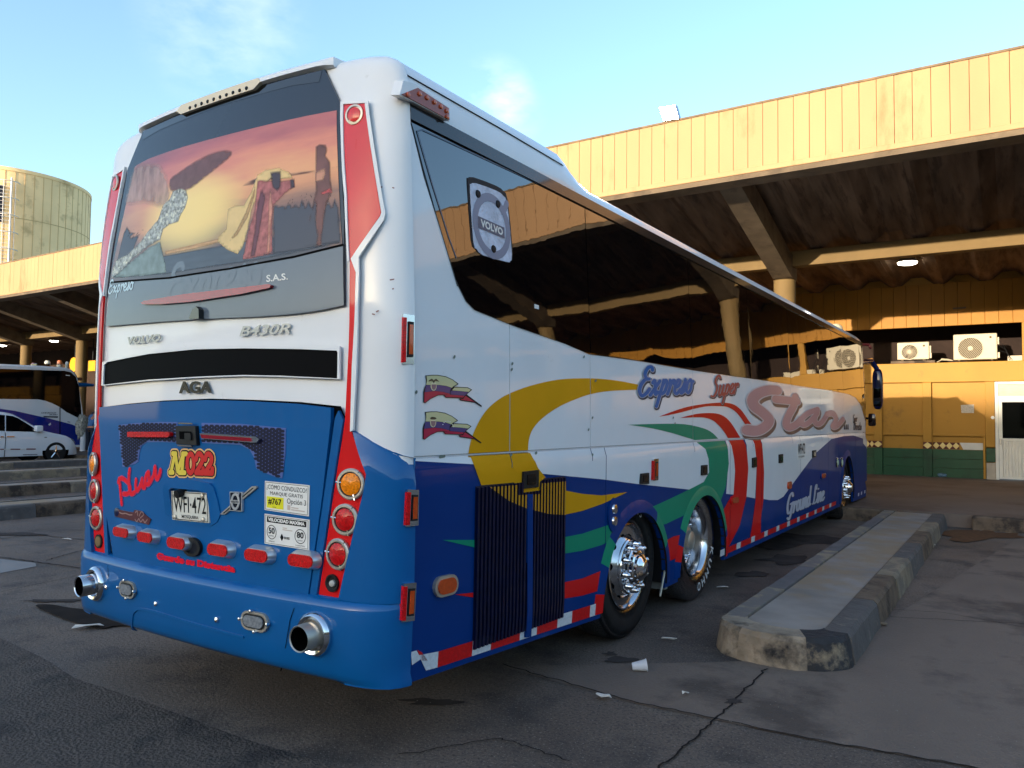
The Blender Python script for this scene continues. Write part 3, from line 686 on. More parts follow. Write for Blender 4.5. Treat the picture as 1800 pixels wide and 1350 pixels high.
# ---- air conditioners on the lintel
ACW = mat('ac_cream', (184, 172, 146), rough=.5, var=.05, vscale=5, dirt=(150, 130, 100), dscale=6, dcut=.62, damt=.6)
ACG = mat('ac_grille_dark', (70, 58, 44), rough=.7)
def ac(x0, x1, z0, z1, label, fx, fr, zc, tilt):
    t = thing('air_conditioner', label, 'air conditioner', ((x0+x1)/2, YW+.1, z0), 'air conditioner units on the ledge')
    yf = YW+.05; mb = MB(); mb.bbox(x0, x1, yf, yf+.32, z0+.03, z1, .02); mb.build('casing', ACW, t)
    mb = MB(); mb.lathe((fx, yf-.001, zc), (0,-1,0), [(fr, 0), (fr, .012), (fr-.02, .014), (fr-.025, .002)], 32); mb.build('fan_ring', ACW, t)
    mb = MB(); mb.lathe((fx, yf-.004, zc), (0,-1,0), [(fr-.024, 0), (fr-.024, .003)], 28); mb.build('fan_opening', ACG, t)
    mb = MB()
    if tilt:
        for k in range(-8, 9):
            o = k*fr/8.6; h = math.sqrt(max(0, (fr-.03)**2-o*o)); c, s = math.cos(.95), math.sin(.95)
            if h > .01: mb.tube([(fx+o*s-h*c, yf-.012, zc-o*c-h*s), (fx+o*s+h*c, yf-.012, zc-o*c+h*s)], .006, 5)
    else:
        for k in range(26):
            a = 2*math.pi*k/26; mb.tube([(fx+fr*q*math.cos(a+q*.9), yf-.012, zc+fr*q*math.sin(a+q*.9)) for q in (.2, .5, .75, .93)], .005, 5)
    mb.build('fan_grille', ACW, t)
    mb = MB(); mb.lathe((fx, yf-.01, zc), (0,-1,0), [(fr*.2, 0), (fr*.2, .01), (fr*.1, .016), (0, .017)], 18); mb.build('fan_hub', ACW, t)
    xa = fx+fr+.03; S_ = Plane(1, yf, -1)
    mb = MB(); patch(mb, S_, [[(xa, z0+.06), (x1-.03, z0+.06), (x1-.03, z1-.03), (xa, z1-.03)]], .006, .006); mb.build('service_panel', ACW, t)
    mb = MB(); text_on(mb, S_, 'ELECTRIC' if not tilt else 'INVERTER', (xa+.05, z1-.17), (x1-.06, z1-.17), (xa+.05, z1-.135), .008) if False else mb.lathe(((xa+x1)/2-.01, yf-.006, z1-.1), (0,-1,0), [(.028, 0), (.028, .004)], 14); mb.build('badge', BEAM, t)
    mb = MB(); mb.bbox(x1+.001, x1+.05, yf+.05, yf+.15, z0+.06, z0+.2, .006); mb.bbox(x1+.001, x1+.04, yf+.05, yf+.15, z1-.28, z1-.1, .006); mb.build('valve_cover', ACW, t)
    for q in (x0+.1, x1-.14): mb = MB(); mb.box(q, q+.05, yf-.02, yf+.34, z0, z0+.029); mb.build('foot', BEAM, t)
    return t
ac(.99, 1.73, 3.17, 3.65, 'smaller cream air conditioner unit with spiral fan grille on a slab over the wall', 1.28, .205, 3.40, False)
ac(2.27, 3.21, 3.125, 3.80, 'larger cream air conditioner unit with slanted fan bars over the wall', 2.64, .285, 3.44, True)
mb = MB(); mb.bbox(.84, 1.86, YW+.02, YW+.45, 3.101, 3.168, .008); tag(mb.build('concrete_slab', KO), 'flat dark slab under the smaller air conditioner', 'slab')
mb = MB(); mb.bbox(3.42, 3.72, YW+.1, YW+.5, 3.10, 3.23, .008); mb.bbox(3.72, 4.3, YW+.14, YW+.5, 3.10, 3.24, .008); tag(mb.build('cable_duct', ACW), 'low pale cable box beside the larger air conditioner', 'box')
CB = thing('cable', 'loose black cables hanging beside the larger air conditioner', 'cables', (3.4, YW+.1, 3.1))
for k, (dz, dx) in enumerate([(.0, 0), (.12, .03), (.25, .06)]): mb = MB(); mb.tube([(3.24, YW+.12+.03*k, 3.62-dz), (3.36+dx, YW+.1, 3.45-dz*.6), (3.46+dx, YW+.1, 3.12), (3.55+dx, YW+.14, 3.11)], .007, 5); mb.build('strand', BLACK, CB)
CB = thing('pipe_loop', 'pale hoses lying between the two air conditioners', 'hose', (2.1, YW+.1, 3.1))
for k in range(3): mb = MB(); mb.tube([(1.9+.02*k, YW+.1+.04*k, 3.12), (2.0, YW+.1+.04*k, 3.17+.02*k), (2.15, YW+.1+.04*k, 3.16+.015*k), (2.255, YW+.12+.03*k, 3.15)], .009, 5); mb.build('hose', ACW, CB)

# ---- lamps
EM = mat('lamp_glow', (255, 250, 235), emit=9.)
def ceiling_lamp(u, v, y, label):
    P = hit(u, v, 1, y); t = thing('ceiling_lamp', label, 'lamp', tuple(P), 'lit ceiling lamps under the canopy')
    mb = MB(); mb.lathe(P+np.array([0,0,.22]), (0,0,-1), [(.05,-.1),(.06,.02),(.16,.1),(.22,.2),(.21,.2),(.15,.11)], 20); mb.build('shade', STEEL, t)
    mb = MB(); mb.lathe(P+np.array([0,0,.02]), (0,0,-1), [(.205,0),(.19,.03),(.1,.05),(0,.055)], 20); mb.build('diffuser', EM, t)
    mb = MB(); mb.tube([P+np.array([0,0,.3]), P+np.array([0,0,.5])], .012, 6); mb.build('rod', BLACK, t)
ceiling_lamp(1595, 463, 16.9, 'lit white ceiling lamp under the canopy above the wall, right of the coach')
ceiling_lamp(95, 600, 17.0, 'lit ceiling lamp between the two left columns above the white coach')
ceiling_lamp(4, 608, 17.0, 'lit ceiling lamp at the far left edge above the white coach')
t = thing('floodlight', 'lit square floodlight standing on top of the yellow fascia', 'floodlight', (-1.7, YF+.05, 7.1))
S_ = Plane(1, YF-.02, -1); c4 = px(S_, [(1158,189),(1188,184),(1195,210),(1166,214)])
mb = MB(); patch(mb, S_, [c4], .02, .12); mb.build('housing', GLOSSBLK, t)
cx_ = sum(p[0] for p in c4)/4; cz_ = sum(p[1] for p in c4)/4
mb = MB(); patch(mb, S_, [[(cx_+(p[0]-cx_)*.9, cz_+(p[1]-cz_)*.9) for p in c4]], .026, .006); mb.build('lens', mat('flood_glow', (255, 250, 238), emit=30.), t)
mb = MB(); mb.tube([(cx_, YF+.05, cz_), (cx_, YF+.06, 7.09)], .02, 6); mb.build('bracket', BLACK, t)

# ---- water tank behind the canopy
TK = mat('tank_ochre', (250, 216, 160), rough=.85, var=.10, vscale=.5, dirt=(176, 146, 100), dscale=.6, dcut=.53, damt=.6, bump=.1, bscale=12)
TX, TY, TR, TZ = -61.4, 24.9, 5.75, 19.0
tk = thing('water_tank', 'tall round ochre concrete water tank with a caged ladder behind the canopy', 'water tank', (TX, TY, 0))
mb = MB(); mb.lathe((TX, TY, 0), (0,0,1), [(TR,0),(TR,TZ-.25),(TR+.04,TZ-.25),(TR+.04,TZ),(TR-.2,TZ+.02),(0,TZ+.1)], 96); mb.build('tank_wall', TK, tk)
mb = MB()
for zz in (9.6, 12.4, 15.4): mb.lathe((TX, TY, zz), (0,0,1), [(TR+.012,0),(TR+.012,.05)], 96)
for k in range(60):
    a = 2*math.pi*k/60; c, s = math.cos(a)*(TR+.006), math.sin(a)*(TR+.006)
    mb.box(TX+c-.012, TX+c+.012, TY+s-.012, TY+s+.012, 0, TZ-.26)
mb.build('joint_line', mat('tank_joint', (196, 164, 116), rough=.9), tk)
la = math.atan2(CAM[1]-TY, CAM[0]-TX)-.01
lx, ly = math.cos(la), math.sin(la); tx, ty = -ly, lx
def LP(s_, o, z): return (TX+lx*(TR+o)+tx*s_, TY+ly*(TR+o)+ty*s_, z)
WM = mat('white_metal', (214, 210, 204), rough=.5)
mb = MB()
for s_ in (-.55, .35): mb.tube([LP(s_, .25, 6), LP(s_, .25, 18.2)], .07, 6)
mb.build('ladder_rail', WM, tk)
mb = MB()
for k in range(44): z = 6.2+k*.27; mb.tube([LP(-.55, .25, z), LP(.35, .25, z)], .022, 5)
mb.build('rung', WM, tk)
mb = MB()
for k in range(10):
    z = 7+k*1.2; mb.tube([LP(.1+.75*math.cos(t_), .25+.75*math.sin(t_), z) for t_ in np.linspace(0, math.pi, 9)], .03, 5)
for s_, o in ((-.6, .6), (-.1, .98), (.6, .8)): mb.tube([LP(s_, o, 7), LP(s_, o, 17.8)], .025, 5)
mb.build('safety_cage', WM, tk)
mb = MB(); a = LP(-.35, .06, 15.6); mb.box(a[0]-.05, a[0]+.05, a[1]-.35, a[1]+.35, 15.0, 17.6); mb.build('hatch', mat('hatch_dark', (52, 54, 66), rough=.5), tk)

# ---- unseen hall added behind the camera: it keeps the low sun off the yard
HB = mat('shade_hall_ochre', (180, 150, 104), rough=.8, var=.08, vscale=.6)
HY = -70.
hb = thing('added_shade_hall', 'unseen long ochre hall added to keep the low sun off the yard', 'building', (-10, HY-10, 0))
mb = MB(); mb.bbox(-130, 90, HY-18, HY-1.5, 0, 12.6, .05); mb.build('wall', HB, hb)
mb = MB(); mb.bbox(-131, 91, HY-19, HY, 12.6, 14.5, .06); mb.build('fascia', HB, hb)
w0 = None
for k in range(36):
    if w0 is None: mb = MB(); mb.bbox(-128, -124, HY-1.55, HY-1.45, 1.0, 4.2, .02); w0 = mb.build('window', GLASSF, hb)
    else: clone(w0, (6*k, 0, 0), hb)
pw = thing('horizon_blocker', 'unseen grey ochre wall added right of the yard to block the bright horizon', 'wall', (26, -20, 0))
mb = MB(); mb.bbox(26, 26.3, -68, 10.5, 0, 4.6, .02); mb.build('wall', mat('wall_grey_ochre', (120, 108, 92), rough=.9, var=.15, vscale=.8), pw)  # unseen wall added to cut the bright horizon from the coach side reflections
mb = MB(); mb.bbox(25.95, 26.35, -68.05, 10.55, 4.6, 4.75, .02); mb.build('coping', FE, pw)
# ================================================================== THE COACH
coach = thing('coach_bus', 'big white and blue coach with yellow green red swooshes, parked nose in, seen from behind', 'bus', (0, 6.6, 0))
def WH(z): return lerp(z, [(.25,1.275),(.5,1.29),(1.325,1.295),(1.372,1.280),(2.0,1.274),(3.0,1.222),(3.2,1.205)])
def nose(y): return 0 if y < 12.55 else .75*(1-math.sqrt(max(0, 1-((y-12.55)/.80)**2)))
class Side:
    kinks = (.5, 1.325, 1.372, 2.0); auto = .4
    def __init__(s, sg=1): s.sg = sg
    def map(s, y, z, off=0): return (s.sg*(WH(z)+off-nose(y)), y, z)
    def nrm(s, y, z): return (s.sg, 0, 0)
    def guess(s, u, v):
        P = hit(u, v, 0, 1.27); return (P[1], P[2])
SIDE = Side()
def X0(s): a = abs(s); return math.copysign(a if a <= 1 else 1+.28*math.sin(min(1, (a-1)/.3)*math.pi/2), s)
def TH(s): a = abs(s); return 0 if a <= 1 else min(1, (a-1)/.3)*math.pi/2
PROF = [(1.222,3.0),(1.213,3.10),(1.200,3.18),(1.170,3.245),(1.10,3.285),(1.0,3.308),(.9,3.318),(.5,3.33),(0,3.335)]
PROF2 = [(1.222,3.0),(1.208,3.06),(1.18,3.10),(1.13,3.135),(1.05,3.165),(.95,3.185),(.85,3.20),(.5,3.225),(0,3.24)]
def ztop(x0):      # top edge of the rear face at plan position x0 (in lower body units)
    x = abs(x0)*1.222/1.28; P = PROF[::-1]
    for (xa, za), (xb, zb) in zip(P, P[1:]):
        if x <= xb: return za+(zb-za)*(x-xa)/(xb-xa)
    return 3.0
class Rear:
    def wh(s, z): return 1.28 if z < 1.372 else WH(min(z, 3.0))
    auto = .12; amax = 1.3
    W0 = None; bulge = .04
    def yr(s, z): return -.165+.080*(max(0, z-2.1)/1.24)**2
    def map(s, t, z, off=0):
        th = TH(t); x = X0(t)*s.wh(z)/1.28; y = (s.yr(z)-s.bulge*(1-min(abs(t), 1)**2))*math.cos(th)
        return (x+math.copysign(off*math.sin(th), t), y-off*math.cos(th), z)
    def nrm(s, t, z): th = TH(t); return (math.copysign(math.sin(th), t), -math.cos(th), 0)
    def guess(s, u, v): P = hit(u, v, 1, -.17); return (min(1.25, max(-1.25, P[0])), P[2])
class Bumper(Rear):
    def wh(s, z): return WH(z)
    bulge = .05
    def yr(s, z): return lerp(z, [(.34,-.10),(.37,-.17),(.42,-.195),(.50,-.205),(.70,-.205),(.735,-.20),(.75,-.18)])
REAR = Rear(); BMP = Bumper()
def mir(P): return [(-a, b) for a, b in P][::-1]

# ---- shell: sides, roof and rear cap
def shell():
    mb = MB(); ys = [0,.3,.8,1.2,1.48,1.6,1.75,1.9,2.1,3,4.5,6,8,10,11.5,12.3,12.6,12.8,12.95,13.1,13.2,13.28,13.33]
    rows = []
    for y in ys:
        k = min(1, max(0, (y-1.45)/.45)); k = k*k*(3-2*k)
        half = [(WH(z)-.010, z) for z in (1.02, 1.2, 1.36, 1.5, 2.0, 2.5, 2.95)]
        half += [(a+(c-a)*k, b+(d-b)*k) for (a, b), (c, d) in zip(PROF, PROF2)]
        nn = nose(y); dr = 0 if y < 12.3 else .16*((y-12.3)/1.03)**2
        half = [(max(x-nn, 0) if x > .3 else x, z-(dr if z > 2.9 else 0)) for x, z in half]
        rows.append([(x, y, z) for x, z in half]+[(-x, y, z) for x, z in half[-2::-1]])
    n = len(rows[0]); vs = [p for r_ in rows for p in r_]; fs = []
    for i in range(len(rows)-1):
        for j in range(n-1): fs.append((i*n+j, (i+1)*n+j, (i+1)*n+j+1, i*n+j+1))
    mb.add(vs, fs, True)
    return mb.build('body_shell', WHITE, coach)
shell()
def capgrid():
    mb = MB(); ss = list(np.linspace(-1.3, -1, 9))+list(np.linspace(-1, 1, 25))[1:-1]+list(np.linspace(1, 1.3, 9))
    vv = list(np.linspace(0, .9, 16))+[.93,.955,.97,.98,.988,.994,.998,1.0]; vs = []; fs = []
    for v in vv:
        for s in ss:
            zt = ztop(X0(s)); z = .45+v*(zt-.45); P = list(REAR.map(s, z, -.012)); d = zt-z
            if d < .07: P[1] *= math.sqrt(max(0, 1-((.07-d)/.07)**2))
            vs.append(P)
    n = len(ss)
    for i in range(len(vv)-1):
        for j in range(n-1): fs.append((i*n+j, i*n+j+1, (i+1)*n+j+1, (i+1)*n+j))
    mb.add(vs, fs, True); mb.build('rear_cap', WHITE, coach)
capgrid()
# underbody, dark chassis and front face
mb = MB(); mb.box(-1.2, 1.2, .05, 12.6, .95, 1.02); mb.box(-.78, .78, .1, 12.4, .42, .95); mb.box(-1.22, 1.22, .06, 1.9, .44, .95); mb.box(-1.22, 1.22, 4.66, 10.0, .36, .95); mb.box(-1.2, 1.2, 11.25, 12.6, .36, .95); mb.build('chassis', GAP, coach)
mb = MB(); pts = [(x, z) for x in (-1,) for z in (0,)]
fr = [(-.62,.35),(.62,.35),(.64,1.2),(.6,3.0),(-.6,3.0),(-.64,1.2)]
mb.prism(fr, lambda a, b: (a, 13.28-.12*max(0,(b-1.2)/1.8)**2, b), lambda a, b: (a*.9, 13.42-.2*max(0,(b-1.2)/1.8)**2, b)); mb.build('windscreen', GLASSF, coach)

# ---- seams between panels and wheel arch openings in side coordinates (y, z)
def arch(c, r0, top, z0): return [(c-r0, z0-.3)]+[(c-r0*math.cos(a), z0+(top-z0)*math.sin(a)) for a in np.linspace(0, math.pi, 21)]+[(c+r0, z0-.3)]
AR = [arch(2.47, .555, .90, .30), arch(3.885, .585, .915, .30), arch(10.68, .56, 1.02, .30)]
def seam(y, z0, z1, g=.008): return [(y-g/2, z0), (y+g/2, z0), (y+g/2, z1), (y-g/2, z1)]
UJ = [.805, 1.752, 3.633, 5.365, 7.055, 8.744, 10.504, 12.25]; LJ = [1.95, 4.60, 5.68, 7.45, 9.18, 9.95, 11.45, 12.4]
EXU = [seam(y, 1.3, 3.1) for y in UJ]; EXL = [seam(y, .2, 1.384) for y in LJ]
EXB = [[(-.1, 1.379), (13.4, 1.379), (13.4, 1.389), (-.1, 1.389)]]
EX = EXU+EXL+EXB+AR
SKZ = lambda y: lerp(y, [(0,.375),(1.95,.262),(4.2,.265),(9.9,.262),(11.3,.235),(13.2,.215)])
WB = zpx(SIDE, [(320,0),(345,70),(385,150),(430,195),(640,280),(900,370),(1035,428),(1290,462),(1580,512),(1790,543)], 690, 480, 3)
WB = [(.10,2.70)] + WB + [(6.0,2.012),(7.5,2.018),(9.0,2.03),(10.6,2.025)] + [(11.0,2.02),(11.6,1.98),(12.05,1.88),(12.3,1.74),(12.5,1.62),(12.9,1.50),(13.22,1.47)]
GLB = WB    # lower edge of the glazing
def between(P, a, b):
    """clip polyline (sorted by y) to [a,b]"""
    f = lambda y: lerp(y, P); return [(a, f(a))]+[p for p in P if a < p[0] < b]+[(b, f(b))]
up = [0.004]+[y for y in UJ]+[13.25]
for i in range(len(up)-1):
    a, b = up[i]+(.003 if i else 0), up[i+1]-.003
    lo = [(a, 1.389), (b, 1.389)]
    tp = between(GLB, max(a, .10), b) if i else [(a, 2.97), (-.0+a, 2.97), (.012, 2.97)]+[q for q in between(GLB, .10, b)]
    poly = lo+[(y, z+.012) for y, z in tp[::-1]] if i else lo+[(y, z+.012) for y, z in between(GLB, .10, b)][::-1]+[(-.0+a, 2.97)]
    mb = MB(); patch(mb, SIDE, [poly], .0, .012, step=.22); o = mb.build('side_panel', WHITE, coach)
lj = [0.004]+LJ+[13.2]
for i in range(len(lj)-1):
    a, b = lj[i]+(.003 if i else 0), lj[i+1]-.003
    ys_ = list(np.linspace(a, b, 8))
    poly = [(y, SKZ(y)) for y in ys_]+[(b, 1.325), (b, 1.379), (a, 1.379), (a, 1.325)]
    mb = MB(); patch(mb, SIDE, [poly], .0, .03, exc=AR, step=.16); mb.build('lower_panel', NAVY, coach)
mb = MB()
patch(mb, Side(-1), [[(0, .37), (13.2, .25), (13.2, 1.38), (0, 1.38)]], .0, .03, exc=AR, step=.4); mb.build('lower_panel', NAVY, coach)
mb = MB(); patch(mb, Side(-1), [[(0, 1.385), (13.2, 1.385), (13.2, 1.95), (2, 1.95), (.5, 2.2), (.1, 2.9), (0, 2.97)]], .0, .02, step=.3); mb.build('side_panel', WHITE, coach)
mb = MB(); patch(mb, Side(-1), [[(.1, 2.97), (13, 2.97), (13, 2.0), (2, 1.98), (.5, 2.22)]], .002, .004, step=.3); mb.build('window_pane', GLASSF, coach)

# ---- glazing of the right side
RAIL = mat('rail_dark', (34, 30, 30), rough=.25, coat=.6, var=.2, vscale=8)
gj = [0.02]+UJ[1:]+[13.2]
edgeL = [(.012, 2.955), (.03,2.92)]+zpx(SIDE, [(160,650),(230,900),(290,1100),(340,1270)], 690, 80, 3)
for i in range(len(gj)-1):
    a, b = gj[i]+.004, gj[i+1]-.004
    bot = between(GLB, a if i else .47, b)
    if i == 0:
        zz = [(y, z) for y, z in GLB if y < .47]; poly = edgeL+[q for q in zpx(SIDE, [(320,0),(345,70),(385,150),(430,195)], 690, 480, 3)]+bot[1:]+[(b, 2.955)]
    else: poly = bot+[(b, 2.955), (a, 2.955)]
    amp = [.0, .003, .004, .004, .004, .003, .002, .002, .0][i % 9]
    mb = MB(); c_ = (a+b)/2
    patch(mb, SIDE, [poly], (lambda y, z, a=a, b=b: .004+.0035*math.sin(math.pi*(y-a)/(b-a))*math.sin(math.pi*min(1, max(0, (z-1.9)/1.1)))), .012, step=.09); mb.build('window_pane', GLASS, coach)
mb = MB(); patch(mb, SIDE, [[(-.0, 2.958), (12.9, 2.958), (13.1, 2.99), (12.9, 3.025), (2.0, 3.022), (-.0, 3.03)]], .016, .02, step=.3); mb.build('gutter_rail', RAIL, coach)
mb = MB(); patch(mb, SIDE, stroke_polys([zpx(SIDE, [(125,455),(150,445),(990,835)], 690, 80, 3), zpx(SIDE, [(125,455),(200,720),(290,1010),(330,1120)], 690, 80, 3)], .008), .0075); mb.build('tint_line', mat('tint_line_grey', (70, 86, 104), rough=.3), coach)
# roof units: rear fairing seam, long roof pods, front marker
mb = MB(); fs_ = [(1.203,.0,3.178),(1.203,.8,3.178),(1.204,1.5,3.17)]
mb.tube([(x+.001, y, z) for x, y, z in fs_], .003, 5); mb.build('fairing_seam', GAP, coach)
def pod(y0, y1, x1, h):
    bm = bmesh.new(); bmesh.ops.create_cube(bm, size=1)
    for q in bm.verts:
        k = .80 if q.co.z > 0 else 1; q.co = Vector((q.co.x*2*x1*k, (y0+y1)/2+q.co.y*(y1-y0)*(.86 if q.co.z > 0 else 1), 3.15+(h if q.co.z > 0 else 0)))
    bmesh.ops.bevel(bm, geom=bm.edges[:], offset=.06, segments=3, affect='EDGES', profile=.5)
    mb = MB(); mb.bm(bm, True); return mb.build('roof_unit', WHITE, coach)
pod(3.9, 6.9, .95, .20)
mb = MB(); mb.lathe((1.02, 11.2, 3.13), (0,0,1), [(.13,0),(.12,.05),(.08,.09),(0,.10)], 16); mb.build('roof_marker', mat('marker_cream', (236, 214, 170), rough=.2, coat=1), coach)

# ---- side paint: decals
def decal(name, m, polys, off=.0022, ex=EX, step=.16, surf=None, label=None):
    mb = MB(); patch(mb, surf or SIDE, polys, off, 0, ex, step); o = mb.build(name, m, coach)
    if label: o['label'] = label
    return o
sp = lambda P: px(SIDE, P)
BZ = 1.379
decal('white_band', WHITE, [[(.02, 1.368)]+sp([(831,816),(956,833),(1060,842.7),(1120,850.7),(1211,860.5),(1236.7,847),(1246,830),(1245,807),(1240,790),(1223,776)])+[(3.45, BZ), (.02, BZ)]])
decal('white_band', WHITE, [sp([(1275,773),(1280,813),(1276,868),(1289,869.5),(1291.7,828),(1290,807),(1281.7,775)])])
decal('white_band', WHITE, [sp([(1309,772.5),(1313,800),(1315,823),(1311.7,873),(1327,876),(1330,813),(1322,769)])])
decal('white_band', WHITE, [sp([(1336,768),(1340,790),(1342.7,830),(1341.7,877),(1352,879),(1366.7,879),(1376.7,873),(1406.7,832),(1433,797),(1460,773)])+[(9.6, BZ), (5.7, BZ)]])
decal('white_band', WHITE, [sp([(1460,772),(1483,766.5),(1500,765.5),(1517,771),(1527,781),(1531,789)])+[(13.15, 1.2), (13.2, BZ), (9.5, BZ)]])
decal('yellow_swoosh', YEL, [smooth_poly(sp([(822,804),(826.7,776.7),(836.7,750),(853,723),(876.7,701.7),(906.7,686.7),(943,675),(983,667),(1023,665),(1056.7,666),(1090,670),(1121,676)]), 3)+
      smooth_poly(sp([(1120,685),(1073,687),(1036.7,693),(1003,705),(976.7,718),(953,735),(936.7,753),(929,773),(927.7,797)]), 3)])
decal('yellow_swoosh', YEL, [sp([(826,802),(833,820),(845,853),(903,848),(906.7,870),(946.7,868),(948,846.7),(958,839),(945,823),(936.7,806.7),(931,796)])], .004)
decal('green_swoosh', GRN, [smooth_poly(sp([(1102.7,746.7),(1156.7,745),(1203,745.7),(1236.7,753),(1252,761),(1262,771)]), 3)+sp([(1221,773.5)])+smooth_poly(sp([(1183,761.7),(1146.7,753),(1106.7,747)]), 3)])
decal('green_swoosh', GRN, [sp([(1223,776),(1240,790),(1245,807),(1246,830),(1236.7,847),(1211.7,860),(1170,880),(1136.7,895),(1086.7,916.7),(1056.7,926.7),(1023,938),(989,944.5),(989,973.5),(1023,968),(1056.7,958),(1078,948),(1100,930),(1150,925),(1170,921),(1200,906.7),(1215,893),(1240,880),(1265,884),(1275,857),(1280.7,815),(1279,790),(1273,774)])], .003)
decal('green_swoosh', GRN, [sp([(776.7,949),(833,949),(833,962)])], .003)
decal('red_swoosh', RED, [sp([(799,1045),(831,1041.5),(831,1050)])], .003)
decal('red_swoosh', RED, [sp([(981,1025.5),(1023,1016.7),(1056.7,1003),(1085,991),(1085,1029),(1056.7,1036.7),(1023,1046.7),(979,1054)])], .0031)
decal('red_swoosh', RED, [sp([(1160,956),(1183,943),(1210,937),(1210,975),(1186.7,981.7),(1160,993)])], .0031)
decal('red_swoosh', RED, [smooth_poly(sp([(1157.5,732.5),(1185.6,722),(1210,714.7),(1234.5,710.5),(1259,708),(1277,708),(1290.7,711.7),(1301.7,720),(1310,731),(1316,740),(1325,752),(1334,767)]), 3)+smooth_poly(sp([(1322,767.5),(1316,757),(1308,743.5),(1300.5,732.5),(1290.7,722),(1277,715),(1262.6,714),(1244,714),(1222,718),(1198,724.5),(1173,730)]), 3)], .0028)
decal('red_swoosh', RED, [smooth_poly(sp([(1195,734.7),(1210,730.6),(1228,727),(1246.7,726),(1262.6,727.6),(1275,733.7),(1284.6,743.5),(1294,758),(1301,769.5)]), 3)+smooth_poly(sp([(1279,770),(1273.6,760.6),(1265,749.6),(1252.8,739),(1237,734),(1216,733.7)]), 3)], .0028)
decal('red_swoosh', RED, [sp([(1281,774.5),(1290,807),(1291.7,828),(1289,869.5),(1280,880),(1273,893),(1257,917),(1262,966),(1278,966),(1300,923),(1311.7,873),(1315,823),(1313,800),(1306,772.5)])], .0031)
decal('red_swoosh', RED, [sp([(1322,769),(1330,813),(1328,877),(1323,913),(1317,950),(1337,943),(1337,913),(1341.7,876.7),(1342.7,830),(1340,790),(1335,768)])], .0031)
# reflective tape
TR_ = mat('reflective_red', (200, 20, 22), rough=.3, var=.15, vscale=60, bump=.1, bscale=160); TW_ = mat('reflective_white', (206, 208, 210), rough=.3, var=.12, vscale=60, bump=.1, bscale=160)
cuts = [.05,.17,.52,.71,1.0,1.20,1.50,1.69]
zt = lambda y: SKZ(y)+.03
ys_ = [.055,.20,.475,.64,.92,1.10,1.335,1.515,1.755,1.925]
for i in range(len(ys_)-1):
    a, b = ys_[i], ys_[i+1]
    P = [(a, zt(a)), (b, zt(b)), (b, zt(b)+.075), (a, zt(a)+.075)]
    if i == 0: P = [(a+.06, zt(a)), (b, zt(b)), (b, zt(b)+.075), (a, zt(a)+.085)]
    decal('reflective_tape', TR_ if i % 2 else TW_, [P], .004, (), None)
decal('reflective_tape', TW_, [sp([(721,1146),(731,1143),(739,1158),(723,1169)])], .004, (), None)
decal('reflective_tape', TR_, [sp([(732,1142),(740,1146),(751,1161),(740,1161)])], .004, (), None)
y = 4.34; k = 0
while y < 9.6:
    w_ = .13 if k % 2 == 0 else .36
    decal('reflective_tape', TW_ if k % 2 == 0 else TR_, [[(y, .315), (min(y+w_, 9.9), .315), (min(y+w_, 9.9), .375), (y, .375)]], .004, (), None); y += w_+.002; k += 1
for y in (11.7, 12.0, 12.35): decal('reflective_tape', TW_, [[(y, .29), (y+.12, .29), (y+.12, .345), (y, .345)]], .004, (), None)

# ---- lettering on the side
def scr(txt, p0, p1, p2, pen, slant, cols, name='lettering', grow=(1.42, 1.18, .82), sh=(.016, -.008), an=.4):
    a, b, c = px(SIDE, [p0, p1, p2])
    for k, m in enumerate(cols):
        mb = MB(); script_on(mb, SIDE, txt, a, b, c, pen*grow[k], .0042+.0012*k, slant, sh if k == 0 else (0, 0), aniso=an); mb.build(name, m, coach)
SILV = mat('silver_print', (176, 172, 178), rough=.5, metal=.1)
DKB = mat('shadow_print', (40, 46, 66), rough=.5)
scr('Expreso', (1122,696), (1216,690), (1126.5,643.5), .030, .12, [DKB, SILV, mat('blue_lettering', (34, 98, 160), rough=.5, coat=.1)])
scr('Super', (1249,698), (1296,690.5), (1251.5,660.5), .019, .12, [mat('maroon_print', (92, 40, 40), rough=.5), SILV, mat('red_lettering', (178, 76, 66), rough=.5, coat=.1)], an=.3)
zs = lambda P: [solve(SIDE, 1290+u/7.2, 660+v/7.2) for u, v in P]
star = [[(545,190),(440,185),(310,225),(235,300),(255,390),(360,470),(440,560),(400,640),(290,700),(165,690)], [(525,300),(620,310),(800,330)], [(775,270),(755,380),(690,500),(655,610),(690,655),(770,630),(850,560)],
        [(1055,430),(930,480),(850,560),(870,625),(950,590),(1050,480)], [(1055,450),(1015,560),(1050,615),(1110,590),(1175,490)], [(1175,490),(1250,480),(1290,560),(1245,640),(1300,640),(1375,555)]]
wds = [.33, .28, .28, .22, .23, .26]
